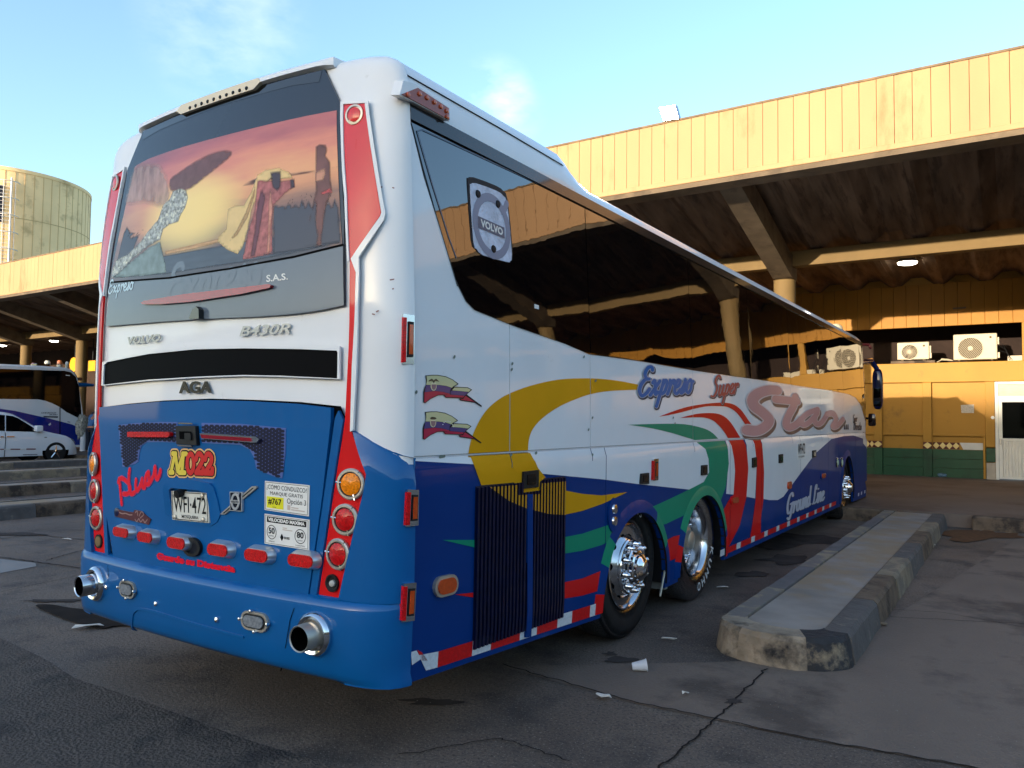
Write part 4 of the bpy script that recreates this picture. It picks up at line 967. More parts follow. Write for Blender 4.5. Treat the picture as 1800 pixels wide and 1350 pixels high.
for grow, m, sh, of in ((1.22, mat('star_shadow', (112, 84, 78), rough=.4), (.07, -.035), .0042), (1.2, mat('star_rim', (212, 186, 180), rough=.5), (0, 0), .0052), (.98, mat('star_face', (204, 146, 140), rough=.5, coat=.15, var=.10, vscale=.9), (0, 0), .0064)):
    # the pen is wider along the coach than across: strokes are widened in y
    polys = []
    for l, wd in zip(star, wds):
        q = smooth_poly(zs(l), 3); w1 = wd*grow
        for i, (a, b) in enumerate(q):
            ry, rz = w1/2*1.25, w1/2*.32
            polys.append([(a+ry*math.cos(t), b+rz*math.sin(t)) for t in np.linspace(0, 2*math.pi, 13)[:-1]])
            if i+1 < len(q):
                # hull of two ellipses through scaled quad
                c, d = q[i+1]; dx, dy = (c-a)/ry, (d-b)/rz; l2 = math.hypot(dx, dy) or 1; nx, ny = -dy/l2*ry, dx/l2*rz
                polys.append([(a+nx, b+ny), (a-nx, b-ny), (c-nx, d-ny), (c+nx, d+ny)])
    polys = [[(a+sh[0], b+sh[1]) for a, b in p] for p in polys]
    mb = MB(); patch(mb, SIDE, polys, of, 0, [p for p in EXB], None); mb.build('lettering', m, coach)
scr('Ground Line', (1383.5,905), (1448,878.5), (1382.5,868), .020, .15, [DKB, mat('silver_lettering', (178, 184, 196), rough=.5, metal=.1)], grow=(1.35, 1), sh=(.02, -.004), an=.2)
scr('Super', (1499,742), (1506,740), (1499,728), .008, .1, [DKB], grow=(1,), an=.15)
scr('Directo', (1500,755), (1514,755), (1499.5,739), .009, .1, [DKB], grow=(1,), an=.15)
for k in range(3):
    q = sp([(1483+3*k,755),(1485.3+3*k,755),(1485+3*k,746),(1483.4+3*k,746)]); decal('crown_sticker', DKB, [q], .004, (), None)
# side number plate sticker
def quad_text(surf, mb, txt, q, f0, f1, off, bold=0., shear=0.):
    """q: four corners ll, lr, ur, ul ; text inside fractions f0=(x0,y0) f1=(x1,y1)"""
    def B(x, y):
        return tuple((1-x)*(1-y)*q[0][i]+x*(1-y)*q[1][i]+x*y*q[2][i]+(1-x)*y*q[3][i] for i in (0, 1))
    vs, fs = text2d(txt, bold, shear); Q = [B(f0[0]+a*(f1[0]-f0[0]), f0[1]+b*(f1[1]-f0[1])) for a, b in vs]
    top = [surf.map(a, b, off) for a, b in Q]; F = []
    for g in fs:
        A_, B_, C_ = (Vector(top[i]) for i in g[:3]); F.append(g if (B_-A_).cross(C_-A_).dot(Vector(surf.nrm(*Q[g[0]]))) > 0 else g[::-1])
    mb.add(top, F); return mb
def quad_in(q, x0, y0, x1, y1):
    def B(x, y): return tuple((1-x)*(1-y)*q[0][i]+x*(1-y)*q[1][i]+x*y*q[2][i]+(1-x)*y*q[3][i] for i in (0, 1))
    return [B(x0, y0), B(x1, y0), B(x1, y1), B(x0, y1)]
q = sp([(1400.5,808),(1415.5,806),(1415.5,775.5),(1401,777.5)])
mb = MB(); patch(mb, SIDE, [q], .004, .003); o = mb.build('plate_sticker', STICK, coach)
mb = MB(); quad_text(SIDE, mb, 'WFI·472', q, (.08,.28), (.92,.9), .006, .02); quad_text(SIDE, mb, 'MOSQUERA', q, (.15,.08), (.85,.2), .006); mb.build('lettering', INK, o)

# ---- flags
def flag(dy, name, star5):
    F = lambda P: [solve(SIDE, 730+(u-(9 if dy else 0))/9, 640+(v+dy)/9) for u, v in P]
    out = [(150,180),(250,170),(340,170),(470,192),(580,242),(675,312),(665,325),(605,355),(690,362),(820,367),(890,405),(805,480),(1048,662),(1035,676),(930,610),(700,575),(682,548),(740,540),(470,532),(438,490),(350,497),(240,548),(145,620),(117,605),(117,440),(133,375),(163,320),(163,250)]
    o = decal('flag_sticker', INK, [F(out)], .004, (), None)
    P_ = lambda m, p, of: attach_to(MB(), m, F(p), of, o)
    def attach_to(mb, m, p, of, par): patch(mb, SIDE, [p], of); return mb.build('flag_stripe', m, par)
    FC = mat('flag_cream', (206, 198, 150), rough=.4, coat=.4); FB = mat('flag_violet', (76, 66, 118), rough=.4, coat=.4); FR = mat('flag_crimson', (178, 38, 72), rough=.4, coat=.4)
    P_(FC, [(165,192),(250,182),(340,182),(465,204),(575,252),(655,315),(595,348),(565,375),(480,345),(370,330),(160,328),(172,260)], .005)
    P_(FB, [(158,332),(370,334),(480,350),(560,380),(540,410),(535,470),(430,440),(300,425),(135,445),(148,370)], .005)
    P_(FR, [(133,448),(300,428),(430,443),(535,472),(530,487),(440,482),(345,487),(235,538),(145,606),(129,598)], .005)
    P_(FC, [(585,395),(610,370),(810,378),(870,405),(830,440),(700,425),(570,415)], .005)
    P_(FB, [(565,420),(700,429),(825,443),(795,475),(770,500),(545,480),(548,430)], .005)
    P_(FR, [(452,492),(540,484),(765,503),(745,530),(475,522)], .005)
    P_(FR, [(700,552),(755,545),(780,500),(1030,665),(930,598),(712,566)], .005)
    mb = MB(); E_ = []
    for (cx, cy, rx, ry) in ((275,250,80,18),(275,350,48,72)): E_.append(F([(cx+rx*math.cos(t), cy+ry*math.sin(t)) for t in np.linspace(0, 2*math.pi, 15)[:-1]]))
    patch(mb, SIDE, E_[1:], .006); mb.build('emblem', CREAM, o)
    mb = MB(); patch(mb, SIDE, [F([(185,275),(235,232),(262,240),(275,262),(292,240),(315,232),(365,280),(300,265),(275,305),(250,265)])] if not star5 else [F([(225,275),(255,255),(310,262),(330,285),(300,300),(240,298)])], .0066); mb.build('emblem', mat('emblem_brown', (84, 66, 46), rough=.5), o)
    mb = MB(); patch(mb, SIDE, [F([(238,322),(315,322),(308,385),(278,415),(245,385)])], .0066); mb.build('emblem', mat('emblem_rose', (150, 110, 110), rough=.5), o)
    if star5:
        mb = MB()
        for (u, v) in ((428,378),(447,345),(475,330),(510,325),(543,335),(583,382),(600,412)): mb_p = F([(u+9*math.cos(t), v+9*math.sin(t)) for t in np.linspace(0, 2*math.pi, 8)[:-1]]); patch(mb, SIDE, [mb_p], .0066)
        mb.build('flag_stars', STICK, o)
flag(0, 'f', False); flag(578, 'g', True)

# ---- escape hatch badge on the rear window
q = [solve(SIDE, 690+u/3, 80+v/3) for u, v in [(400,760),(405,735),(430,728),(540,768),(575,795),(596,842),(620,1100),(610,1138),(595,1142),(470,1108),(435,1075),(418,1035)]]
q2 = smooth_poly(q, 2, True)
mb = MB(); patch(mb, SIDE, [q2], .012, .006); bdg = mb.build('window_badge', mat('badge_metal', (196, 198, 212), rough=.4, var=.28, vscale=14, bump=.35, bscale=55), coach)
mb = MB(); patch(mb, SIDE, [[(a*1.0-.008, b+.006) for a, b in smooth_poly([(x_+(x_-.58)*.09, z_+(z_-2.47)*.07) for x_, z_ in q], 2, True)]], .0085, .004); mb.build('badge_backing', INK, bdg)
c0 = solve(SIDE, 690+515/3, 80+955/3)
ring = [(c0[0]+.155*math.cos(t)*1.0, c0[1]+.155*math.sin(t)) for t in np.linspace(0, 2*math.pi, 25)]
mb = MB(); patch(mb, SIDE, stroke_polys([ring], .045)+stroke_polys([[(c0[0]+.11, c0[1]+.10), (c0[0]+.15, c0[1]+.16)]], .04), .0135); mb.build('emblem_ring', mat('ring_grey', (128, 130, 148), rough=.4), bdg)
bq = [solve(SIDE, 690+u/3, 80+v/3) for u, v in [(440,962),(580,1020),(578,962),(438,900)]]
mb = MB(); patch(mb, SIDE, [bq], .0145); mb.build('emblem_bar', mat('bar_slate', (84, 86, 104), rough=.4), bdg)
mb = MB(); quad_text(SIDE, mb, 'VOLVO', bq, (.09,.18), (.93,.86), .0155, .04); mb.build('lettering', STICK, bdg)
for u, v in ((440,785),(545,838),(522,1075)):
    a, b = solve(SIDE, 690+u/3, 80+v/3); P = SIDE.map(a, b, .0125); mb = MB(); mb.lathe(P, (1,0,0), [(.022,0),(.018,.006),(0,.007)], 12); mb.build('screw', INK, bdg)
q = sp([(937,534.5),(945,537),(945,544),(937,542)]); decal('window_sticker', STICK, [q], .009, (), None)

# ---- engine grille: frame and upright slats
gz0, gz1 = .40, 1.222
GR0, GR1 = .475, 1.385
mb = MB(); patch(mb, SIDE, [[(GR0, gz0), (GR1, gz0-.03), (GR1, gz1), (GR0, gz1)]], .003, .004, [sp([(903,846),(906.7,870),(946.7,868),(948,844)])]); mb.build('grille_recess', mat('grille_dark_blue', (6, 12, 34), rough=.5), coach)
SLATM = mat('slat_navy', (6, 14, 44), rough=.35, coat=.4, var=.25, vscale=20)
n = 27; slots = []
for k in range(n):
    y = GR0+.012+(GR1-GR0-.024)*k/(n-1); hi = gz1
    if .915 < y < 1.115: hi = 1.165
    if abs(y-.955) < .0: continue
    mb = MB(); patch(mb, SIDE, [[(y-.009, gz0+.01-.03*(y-GR0)), (y+.009, gz0+.01-.03*(y-GR0)), (y+.009, hi-.006), (y-.009, hi-.006)]], .017, .014); mb.build('grille_slat', SLATM, coach)
gaps = []
for k in range(n-1):
    y0 = GR0+.012+(GR1-GR0-.024)*k/(n-1)+.0085; y1 = GR0+.012+(GR1-GR0-.024)*(k+1)/(n-1)-.0085; gaps.append([(y0, .2), (y1, .2), (y1, 1.4), (y0, 1.4)])
exg = gaps+[[(-1, .2), (GR0+.003, .2), (GR0+.003, 1.5), (-1, 1.5)], [(GR1-.003, .2), (3, .2), (3, 1.5), (GR1-.003, 1.5)]]
YELD = mat('yellow_on_slats', (190, 132, 10), rough=.5)
decal('slat_paint', YELD, [sp([(856,856),(990,846),(992,905),(960,903),(920,893),(890,880)])+[]], .0176, exg+[sp([(903,840),(906.7,870),(946.7,868),(948,840)])], None)
decal('yellow_swoosh', YEL, [sp([(990.5,861.7),(1023,868),(1056.7,870.7),(1102,865),(1060,885),(1023,898),(990.5,905)])], .003)
mb = MB(); patch(mb, SIDE, [sp([(923,868),(932,868),(929,1118),(920,1120)])], .019, .016); mb.build('grille_post', NAVY, coach)
# latches, lamps and small fittings on the side
def latch(P, par=coach):
    q = sp(P); mb = MB(); patch(mb, SIDE, [q], .016, .014); o = mb.build('door_latch', BLACK, par)
    c = (sum(a for a, _ in q)/4, sum(b for _, b in q)/4); qq = [(c[0]+(a-c[0])*.55, c[1]+(b-c[1])*.6) for a, b in q]
    mb = MB(); patch(mb, SIDE, [qq], .020, .004); mb.build('handle', GLOSSBLK, o)
latch([(915.5,859),(943,856),(943.5,826),(916.5,829)])
latch([(1123,850.5),(1138,850.5),(1138,831),(1124.5,832.5)])
latch([(1231,835.5),(1241,834.5),(1241,817),(1231.5,818)])
latch([(1321,822),(1328.5,820.5),(1328,803.5),(1321,805)]); latch([(1368,814),(1374.5,813),(1374.5,798),(1368,799)]); latch([(1427,804.5),(1433,803.5),(1433,791),(1427,792)])
def bar_lamp(P, surf, d=.016):
    q = px(surf, P); mb = MB(); patch(mb, surf, [q], d, d); o = mb.build('marker_lamp', ALU, coach)
    mb = MB(); patch(mb, surf, [quad_in(q, -.02, .04, .26, .93)], d+.002, d); mb.build('red_lens', LENS_R, o)
    mb = MB(); patch(mb, surf, [quad_in(q, .48, .20, .80, .80)], d+.005, .006); mb.build('amber_lens', LENS_O, o)
    mb = MB(); patch(mb, surf, [quad_in(q, .40, .14, .88, .86)], d+.002, .003); mb.build('lens_rim', BLACK, o)
    return o
bar_lamp([(704,641),(723.5,640),(724.5,555),(706,552)], REAR); bar_lamp([(704,924),(722,922),(725,860),(707,859)], REAR, .046); bar_lamp([(698,1090),(716,1088),(719,1022),(701,1023)], REAR, .046)
bar_lamp([(1144,845),(1153,843.5),(1153.5,806),(1145,807)], SIDE, .02)
# oval orange side marker
def stadium(c, ex, ey, n=9):
    """c centre; ex half axis long, ey half axis short (surface units)"""
    L_ = math.hypot(*ex); R_ = math.hypot(*ey); k = max(0, (L_-R_)/L_); out = []
    for t in np.linspace(-math.pi/2, math.pi/2, n): out.append((c[0]+ex[0]*(k+(1-k)*math.cos(t))+ey[0]*math.sin(t), c[1]+ex[1]*(k+(1-k)*math.cos(t))+ey[1]*math.sin(t)))
    for t in np.linspace(math.pi/2, 1.5*math.pi, n): out.append((c[0]+ex[0]*(-k+(1-k)*math.cos(t))+ey[0]*math.sin(t), c[1]+ex[1]*(-k+(1-k)*math.cos(t))+ey[1]*math.sin(t)))
    return out
def oval(surf, pl, pr, pt, pb, bez, lens, name, dep=.02, k=.78, lname='lens'):
    a, b, c, d = px(surf, [pl, pr, pt, pb]); C = ((a[0]+b[0])/2, (a[1]+b[1])/2); ex = ((b[0]-a[0])/2, (b[1]-a[1])/2); ey = ((c[0]-d[0])/2, (c[1]-d[1])/2)
    mb = MB(); patch(mb, surf, [stadium(C, ex, ey)], dep, dep); o = mb.build(name, bez, coach)
    mb = MB(); patch(mb, surf, [stadium(C, (ex[0]*k, ex[1]*k), (ey[0]*k*.95, ey[1]*k*.95))], dep+.006, .008); mb.build(lname, lens, o); return o
oval(SIDE, (760,1034), (801,1024), (780,1011), (781,1047), STEEL, LENS_O, 'side_marker', .018)
o = oval(SIDE, (1383,854), (1391,852), (1387,847), (1387,860), LENS_O, LENS_O, 'side_marker', .01, .7); oval(SIDE, (1283,880), (1298,878), (1291,872), (1291,887), RED, LENS_O, 'side_marker', .012, .7); oval(SIDE, (1442,837), (1451,835), (1447,831), (1447,843), NAVY, LENS_O, 'side_marker', .012, .7)
# gauge pair on the rear wing panel and air caps near the front wheel
c = solve(SIDE, 1077, 905); mb = MB(); patch(mb, SIDE, [[(c[0]+.085*math.cos(t), c[1]+.115*math.sin(t)) for t in np.linspace(0, 2*math.pi, 20)[:-1]]], .012, .01); o = mb.build('gauge_plate', NAVY, coach)
for dz in (.04, -.04): P = SIDE.map(c[0], c[1]+dz, .012); mb = MB(); mb.lathe(P, (1,0,0), [(.034,0),(.03,.012),(.02,.014),(0,.015)], 16); mb.build('gauge', CHROME, o)
for u in (1471, 1479): a, b = solve(SIDE, u, 813); P = SIDE.map(a, b, 0); mb = MB(); mb.lathe(P, (1,0,0), [(.075,0),(.07,.015),(.0,.017)], 18); o = mb.build('filler_cap', GLOSSBLK, coach); mb = MB(); mb.lathe(Vector(P)+Vector((.016,0,0)), (1,0,0), [(.045,0),(.04,.006),(0,.007)], 14); mb.build('cap_sticker', mat('cap_print', (190, 205, 170), rough=.5), o)
# wheel arch lips
for c_, r0, tp in ((2.47, .555, .90), (3.885, .585, .915), (10.68, .56, 1.02)):
    for kk, mm in ((0, None),):
        pts = [(c_-(r0+.035)*math.cos(a), .30+(tp+.035-.30)*math.sin(a)) for a in np.linspace(0, math.pi, 33)]
        pts = [(pts[0][0], .30)]+pts+[(pts[-1][0], .30)]
        mb = MB(); inner = [(c_-(r0)*math.cos(a), .30+(tp-.30)*math.sin(a)) for a in np.linspace(0, math.pi, 33)]
        vs = []; fs = []
        outp = [(c_-(r0+.10)*math.cos(a), .30+(tp+.09-.30)*math.sin(a)) for a in np.linspace(0, math.pi, 33)]
        for i in range(33):
            for (y, z), of in ((outp[i], .001), (((outp[i][0]+inner[i][0])/2, (outp[i][1]+inner[i][1])/2), .012), (inner[i], .017), (inner[i], -.25)): vs.append(SIDE.map(y, z, of))
        for i in range(32):
            for k in range(3): fs.append((i*4+k, i*4+k+1, i*4+4+k+1, i*4+4+k))
        # colour follows the stripes: the lip is split where the stripe colours change
        runs = []
        for i in range(32):
            if c_ < 3: m = GRN if (5 <= i <= 7 or 22 <= i <= 26) else (RED if i <= 1 else NAVY)
            elif c_ < 5: m = GRN if 6 <= i <= 27 else (RED if (i >= 29 or i in (2, 3)) else NAVY)
            else: m = NAVY
            if runs and runs[-1][0] is m: runs[-1][1].append(i)
            else: runs.append((m, [i]))
        runs = [(m, [i*3+k for i in idx for k in (0, 1)], 'wheel_arch_lip') for m, idx in runs]+[(BLACK, [i*3+2 for i in range(32)], 'wheel_arch_liner')]
        for m, fi, nm_ in runs:
            mb = MB(); mb.add(vs, [fs[q] for q in fi], True)
            used = sorted({j for f in mb.f for j in f}); ix = {j: q for q, j in enumerate(used)}
            mb.v = [mb.v[j] for j in used]; mb.f = [tuple(ix[j] for j in f) for f in mb.f]
            mb.build(nm_, m, coach)
mb = MB(); mb.box(.76, .8, 1.8, 4.6, .4, 1.0); mb.box(.8, 1.25, 3.13, 3.2, .35, .95); mb.build('wheel_well', BLACK, coach)

# ---- rear marker housing on the upper corner
R_ = lambda P, ox=690, oy=80, sc=3: [solve(SIDE, ox+u/sc, oy+v/sc) for u, v in P]
mb = MB(); hsg = [(-.10,3.045),(.27,3.045),(.27,3.115),(.0,3.135),(-.075,3.12)]
mb.prism(hsg, lambda a, b: (1.2, a, b), lambda a, b: (1.256, a, b-.012)); o = mb.build('clearance_lamp', WHITE, coach)
mb = MB(); mb.prism([(-.09,3.05),(.262,3.048),(.255,3.105),(.02,3.12)], lambda a, b: (1.24, a, b-.01), lambda a, b: (1.262, a, b-.012)); mb.build('amber_lens', mat('amber_brown_lens', (150, 62, 36), rough=.25, coat=.6), o)
mb = MB()
for k, (a, b) in enumerate([(-.05,3.062),(.03,3.095),(.085,3.096),(.14,3.094),(.19,3.09),(.235,3.084),(.24,3.056)]): mb.lathe((1.262, a, b-.012), (1,0,0), [(.012,0),(.011,.007),(0,.009)], 10)
mb.build('lamp_stud', mat('amber_stud', (190, 86, 50), rough=.2, coat=1), o)

# ---- door side mirror arm
mir_ = MB(); mA = hit(1513, 636, 1, 13.15); mB_ = hit(1531, 634, 1, 13.75); mC = hit(1541, 648, 1, 13.85); mD = hit(1543, 664, 1, 13.85)
mir_.tube([mA-np.array([.25,0,0]), mA, mB_, mC, mD], [.045,.05,.055,.05,.04], 10); o = mir_.build('mirror_arm', mat('arm_navy', (6, 24, 80), rough=.2, coat=1), coach)
c = hit(1543, 684, 1, 13.85); mb = MB(); prof = [(.10,-.42),(.20,-.36),(.235,-.2),(.235,.15),(.20,.30),(.10,.37)]
bm = bmesh.new(); bmesh.ops.create_uvsphere(bm, u_segments=20, v_segments=14, radius=1)
for q_ in bm.verts:
    x_, y_, z_ = q_.co; p4 = lambda t, e: math.copysign(abs(t)**e, t); q_.co = Vector((c[0]+p4(x_, .6)*.10, c[1]+p4(y_, .7)*.09, c[2]+p4(z_, .6)*.40))
mb.bm(bm, True); o2 = mb.build('mirror_head', mat('mirror_blue_black', (10, 18, 60), rough=.15, coat=1), coach)
mb = MB(); mb.bbox(c[0]-.07, c[0]+.07, c[1]-.10, c[1]-.082, c[2]-.33, c[2]+.02, .008); mb.build('mirror_glass', mat('mirror_glass', (60, 64, 72), rough=.03, metal=1), o2)
c = hit(1533, 738, 1, 13.5); mb = MB(); mb.bbox(c[0]-.07, c[0]+.07, c[1]-.06, c[1]+.06, c[2]-.12, c[2]+.12, .03); mb.tube([c-np.array([.3,.05,-.1]), c], .025, 6); mb.build('lower_mirror', mat('dark_red_black', (26, 10, 12), rough=.2, coat=1), coach)
c = hit(1527, 606, 1, 13.55); mb = MB(); mb.tube([c-np.array([.25,.2,.0]), c, c+np.array([.04,.02,-.08])], .028, 7); mb.build('mirror_arm', mat('maroon_plastic', (60, 22, 26), rough=.3), coach)
mb = MB(); patch(mb, SIDE, [[(.0, 1.374), (13.1, 1.374), (13.1, 1.394), (.0, 1.394)]], -.007, 0, (), .3)
for y in UJ: patch(mb, SIDE, [seam(y, 1.39, 2.1, .016)], -.0085, 0, (), .2)
mb.build('belt_seam', GAP, coach)
mb = MB(); patch(mb, REAR, [[(1.296, .4), (1.30, .4), (1.30, 2.95), (1.296, 2.95)]], .001, 0, (), .2); mb.build('corner_seam', GAP, coach)

# ================================================================== REAR OF THE COACH
rz1 = lambda P: [solve(REAR, 140+u/3, 80+v/3) for u, v in P]
rz2 = lambda P: [solve(REAR, 130+u/3, 480+v/3) for u, v in P]
rz3 = lambda P: [solve(REAR, 130+u/3, 780+v/3) for u, v in P]
rp = lambda P: px(REAR, P)
def rpatch(name, m, polys, off, depth, par=coach, step=.08, exc=(), surf=None, label=None):
    mb = MB(); patch(mb, surf or REAR, polys, off, depth, exc, step); o = mb.build(name, m, par)
    if label: o['label'] = label
    return o
# ---- rear window: dark border glass, printed mural, lower band
GLR = mat('rear_glass_border', (34, 44, 58), rough=.2, coat=.5, bump=.05, bscale=1.4)
wl = solve(REAR, 188, 574); wr = solve(REAR, 606.5, 537)
wb = [wl]+rz2([(640,245),(1000,230)])[:0]+rp([(343,562),(463,556.5),(545,549)])+[wr]
wt = [(.955, 3.02), (.815, 3.255), (.4, 3.272), (0, 3.278), (-.4, 3.272), (-.80, 3.255), (-.93, 3.03)]
rim = smooth_poly(wb, 3)+[(1.005, 2.5)]+[(.955, 3.05), (.815, 3.262), (.4, 3.278), (0, 3.284), (-.4, 3.278), (-.80, 3.262), (-.935, 3.05), (-.985, 2.5)]
rpatch('rear_window', GLR, [rim], .006, .012, step=.07)
# sunset print
def mural():
    m = bpy.data.materials.new('sunset_print'); m.use_nodes = True; t = m.node_tree; b = t.nodes['Principled BSDF']; L = t.links.new
    g = t.nodes.new('ShaderNodeNewGeometry'); sep = t.nodes.new('ShaderNodeSeparateXYZ'); L(g.outputs['Position'], sep.inputs[0])
    def math_(op, a, c=None):
        n = t.nodes.new('ShaderNodeMath'); n.operation = op
        for i, q in enumerate((a, c)):
            if q is None: continue
            if hasattr(q, 'is_linked'): L(q, n.inputs[i])
            else: n.inputs[i].default_value = q
        return n.outputs[0]
    # vertical sky gradient with streaks
    mpn = t.nodes.new('ShaderNodeMapping'); mpn.inputs['Rotation'].default_value = (0, rad(-9), 0); mpn.inputs['Scale'].default_value = (1.1, 1, 7); L(g.outputs['Position'], mpn.inputs[0])
    n = t.nodes.new('ShaderNodeTexNoise'); n.inputs['Scale'].default_value = 1.6; n.inputs['Detail'].default_value = 8; L(mpn.outputs[0], n.inputs['Vector'])
    z = math_('ADD', sep.outputs[2], math_('MULTIPLY', math_('SUBTRACT', n.outputs['Fac'], .5), .30))
    z = math_('SUBTRACT', z, math_('MULTIPLY', sep.outputs[0], .02))
    r = t.nodes.new('ShaderNodeMapRange'); r.inputs[1].default_value = 2.28; r.inputs[2].default_value = 3.08; L(z, r.inputs[0])
    cr = t.nodes.new('ShaderNodeValToRGB'); e = cr.color_ramp.elements
    stops = [(0, (66,68,80)), (.13, (76,70,82)), (.17, (140,96,74)), (.24, (96,72,76)), (.36, (148,98,74)), (.48, (222,136,62)), (.60, (238,152,72)), (.74, (226,116,72)), (.88, (190,80,76)), (1, (160,68,78))]
    while len(e) < len(stops): e.new(.5)
    for i, (p, c) in enumerate(stops): e[i].position = p; e[i].color = (*lin(c), 1)
    L(r.outputs[0], cr.inputs[0])
    # sun glow near the middle left
    dx = math_('SUBTRACT', sep.outputs[0], -.16); dz = math_('SUBTRACT', sep.outputs[2], 2.66)
    d2 = math_('ADD', math_('MULTIPLY', math_('MULTIPLY', dx, dx), 2.2), math_('MULTIPLY', math_('MULTIPLY', dz, dz), 9.0))
    r2 = t.nodes.new('ShaderNodeMapRange'); r2.inputs[1].default_value = 0; r2.inputs[2].default_value = .62; r2.inputs[3].default_value = .95; r2.inputs[4].default_value = 0; r2.interpolation_type = 'SMOOTHSTEP'; L(d2, r2.inputs[0])
    x = t.nodes.new('ShaderNodeMix'); x.data_type = 'RGBA'; L(r2.outputs[0], x.inputs[0]); L(cr.outputs[0], x.inputs[6]); x.inputs[7].default_value = (*lin((255, 216, 96)), 1)
    # dusk at the left edge of the picture
    r3 = t.nodes.new('ShaderNodeMapRange'); r3.inputs[1].default_value = -.45; r3.inputs[2].default_value = -1.0; r3.inputs[3].default_value = 0; r3.inputs[4].default_value = .6; L(sep.outputs[0], r3.inputs[0])
    x2 = t.nodes.new('ShaderNodeMix'); x2.data_type = 'RGBA'; L(r3.outputs[0], x2.inputs[0]); L(x.outputs[2], x2.inputs[6]); x2.inputs[7].default_value = (*lin((120, 96, 104)), 1)
    h_ = t.nodes.new('ShaderNodeHueSaturation'); h_.inputs['Saturation'].default_value = .86; h_.inputs['Value'].default_value = .93; L(x2.outputs[2], h_.inputs['Color']); L(h_.outputs[0], b.inputs['Base Color']); b.inputs['Roughness'].default_value = .3; b.inputs['Specular IOR Level'].default_value = .15; b.inputs['Coat Weight'].default_value = .45; b.inputs['Coat Roughness'].default_value = .05
    return m
mtop = smooth_poly(rz1([(300,640),(370,600),(560,535),(760,480),(1000,420),(1200,375),(1362,345)]), 2)
mbot = rz1([(1392,1050),(1100,1120),(800,1180),(520,1220),(165,1250)])
mz = lambda P: [solve(REAR, 170+u/3.83, 180+v/3.83) for u, v in P]
mu = rpatch('window_mural', mural(), [mtop+mbot], .0085, 0, step=.07, label='sunset beach picture printed on the rear window')
def fig(name, m, polys, off=.0105, st=.016, ed=.012, amax=1.):
    off = .0088+(off-.0095)*.3; mb = MB(); patch(mb, REAR, polys, off, 0, (), st); L2 = mb.last2d; o = mb.build(name, m, mu)
    def dist(x, y):
        d = 9
        for P in polys:
            for (ax, ay), (bx, by) in zip(P, P[1:]+P[:1]):
                vx, vy = bx-ax, by-ay; l2 = vx*vx+vy*vy or 1e-12; k = max(0, min(1, ((x-ax)*vx+(y-ay)*vy)/l2)); d = min(d, math.hypot(x-ax-k*vx, y-ay-k*vy))
        return d
    at = o.data.attributes.new('soft', 'FLOAT', 'POINT')
    at.data.foreach_set('value', [min(1., dist(*q)/ed)*amax for q in L2]); return o
P_ = dict(rough=.3, coat=.3, soft=True)
DUSK = mat('print_dusk', (70, 72, 84), **P_); SAND = mat('print_sand', (204, 160, 112), var=.15, vscale=30, **P_); HILL = mat('print_hill', (66, 52, 60), **P_)
fig('print_sea', mat('print_sea', (74, 84, 98), var=.10, vscale=6, stretch=(1,1,6), **P_), [mz([(110,1190),(130,1130),(460,1030),(830,965),(1000,930),(1240,905),(1655,880),(1655,955),(1300,1030),(960,1090),(480,1160)])], .0095)
fig('print_shore', SAND, [mz([(465,1000),(640,960),(830,915),(835,950),(640,1000),(470,1030)])])
fig('print_hill', HILL, [mz([(985,570),(1010,545),(1060,520),(1110,500),(1200,490),(1300,478),(1480,458),(1480,478),(1330,500),(1200,525),(1060,560)]), mz([(1590,440),(1640,428),(1640,450),(1590,462)])])
BUSHP = []; r_ = random.Random(5)
top_ = [(1195+i*22, 690-25*(i > 3)-30*(i > 8)+r_.uniform(-45, 20) if i % 2 else 700) for i in range(21)]
fig('print_bushes', DUSK, [mz([(1195,720)]+top_+[(1640,560),(1655,950),(1300,1015),(1195,1030)])], .010)
fig('print_bushes', DUSK, [mz([(120,1180),(170,960),(190,880),(215,830),(235,870),(280,880),(240,910),(310,880),(270,960),(260,1020),(230,1100),(200,1185)])], .010)
fig('print_wing', mat('print_wing', (112, 78, 78), var=.18, vscale=18, **P_), [smooth_poly(mz([(500,520),(560,470),(680,390),(800,335),(890,320),(925,338),(905,380),(820,450),(720,530),(640,590),(560,610),(505,600)]), 3, True)], .0112, amax=.82)
fig('print_veil', mat('print_veil', (176, 156, 148), var=.4, vscale=22, stretch=(1, 1, .4), **P_), [smooth_poly(mz([(265,430),(400,405),(460,450),(500,540),(510,640),(460,720),(330,690),(200,700),(215,600)]), 3, True)], .0104, amax=.55, ed=.03)
fig('print_veil', mat('print_veil_rim', (214, 200, 184), var=.3, vscale=40, **P_), [p for p in stroke_polys([smooth_poly(mz([(400,405),(460,450),(500,540),(510,640),(470,700),(440,770)]), 3)], .012)], .0106, amax=.6)
fr_l = []
for k in range(16):
    x = 1290+k*24; fr_l.append(mz([(x,700),(x+8*math.sin(k),650),(x+22*math.sin(k*1.7),610+10*(k % 3))])); fr_l.append(mz([(x,690),(x+30,655),(x+58,668+6*(k % 2))]))
fig('print_frond', mat('print_frond', (46, 44, 54), **P_), stroke_polys(fr_l, .009), .0110, ed=.004)
fr_l = [mz([(180+30*k,900+22*(k % 3)),(215+30*k,860),(255+30*k,868)]) for k in range(4)]
fig('print_frond', mat('print_frond', (46, 44, 54)), stroke_polys(fr_l, .010), .0110, ed=.004)
gl_ = random.Random(21)
fig('print_glint', mat('print_glint', (226, 222, 214), rough=.3, soft=True), [[(c_[0]+.004*math.cos(t), c_[1]+.003*math.sin(t)) for t in (0, 1.6, 3.1, 4.7)] for c_ in mz([(gl_.uniform(1200,1330), gl_.uniform(860,1010)) for _ in range(26)]+[(gl_.uniform(500,1000), gl_.uniform(1030,1110)) for _ in range(14)])], .0112, ed=.002)
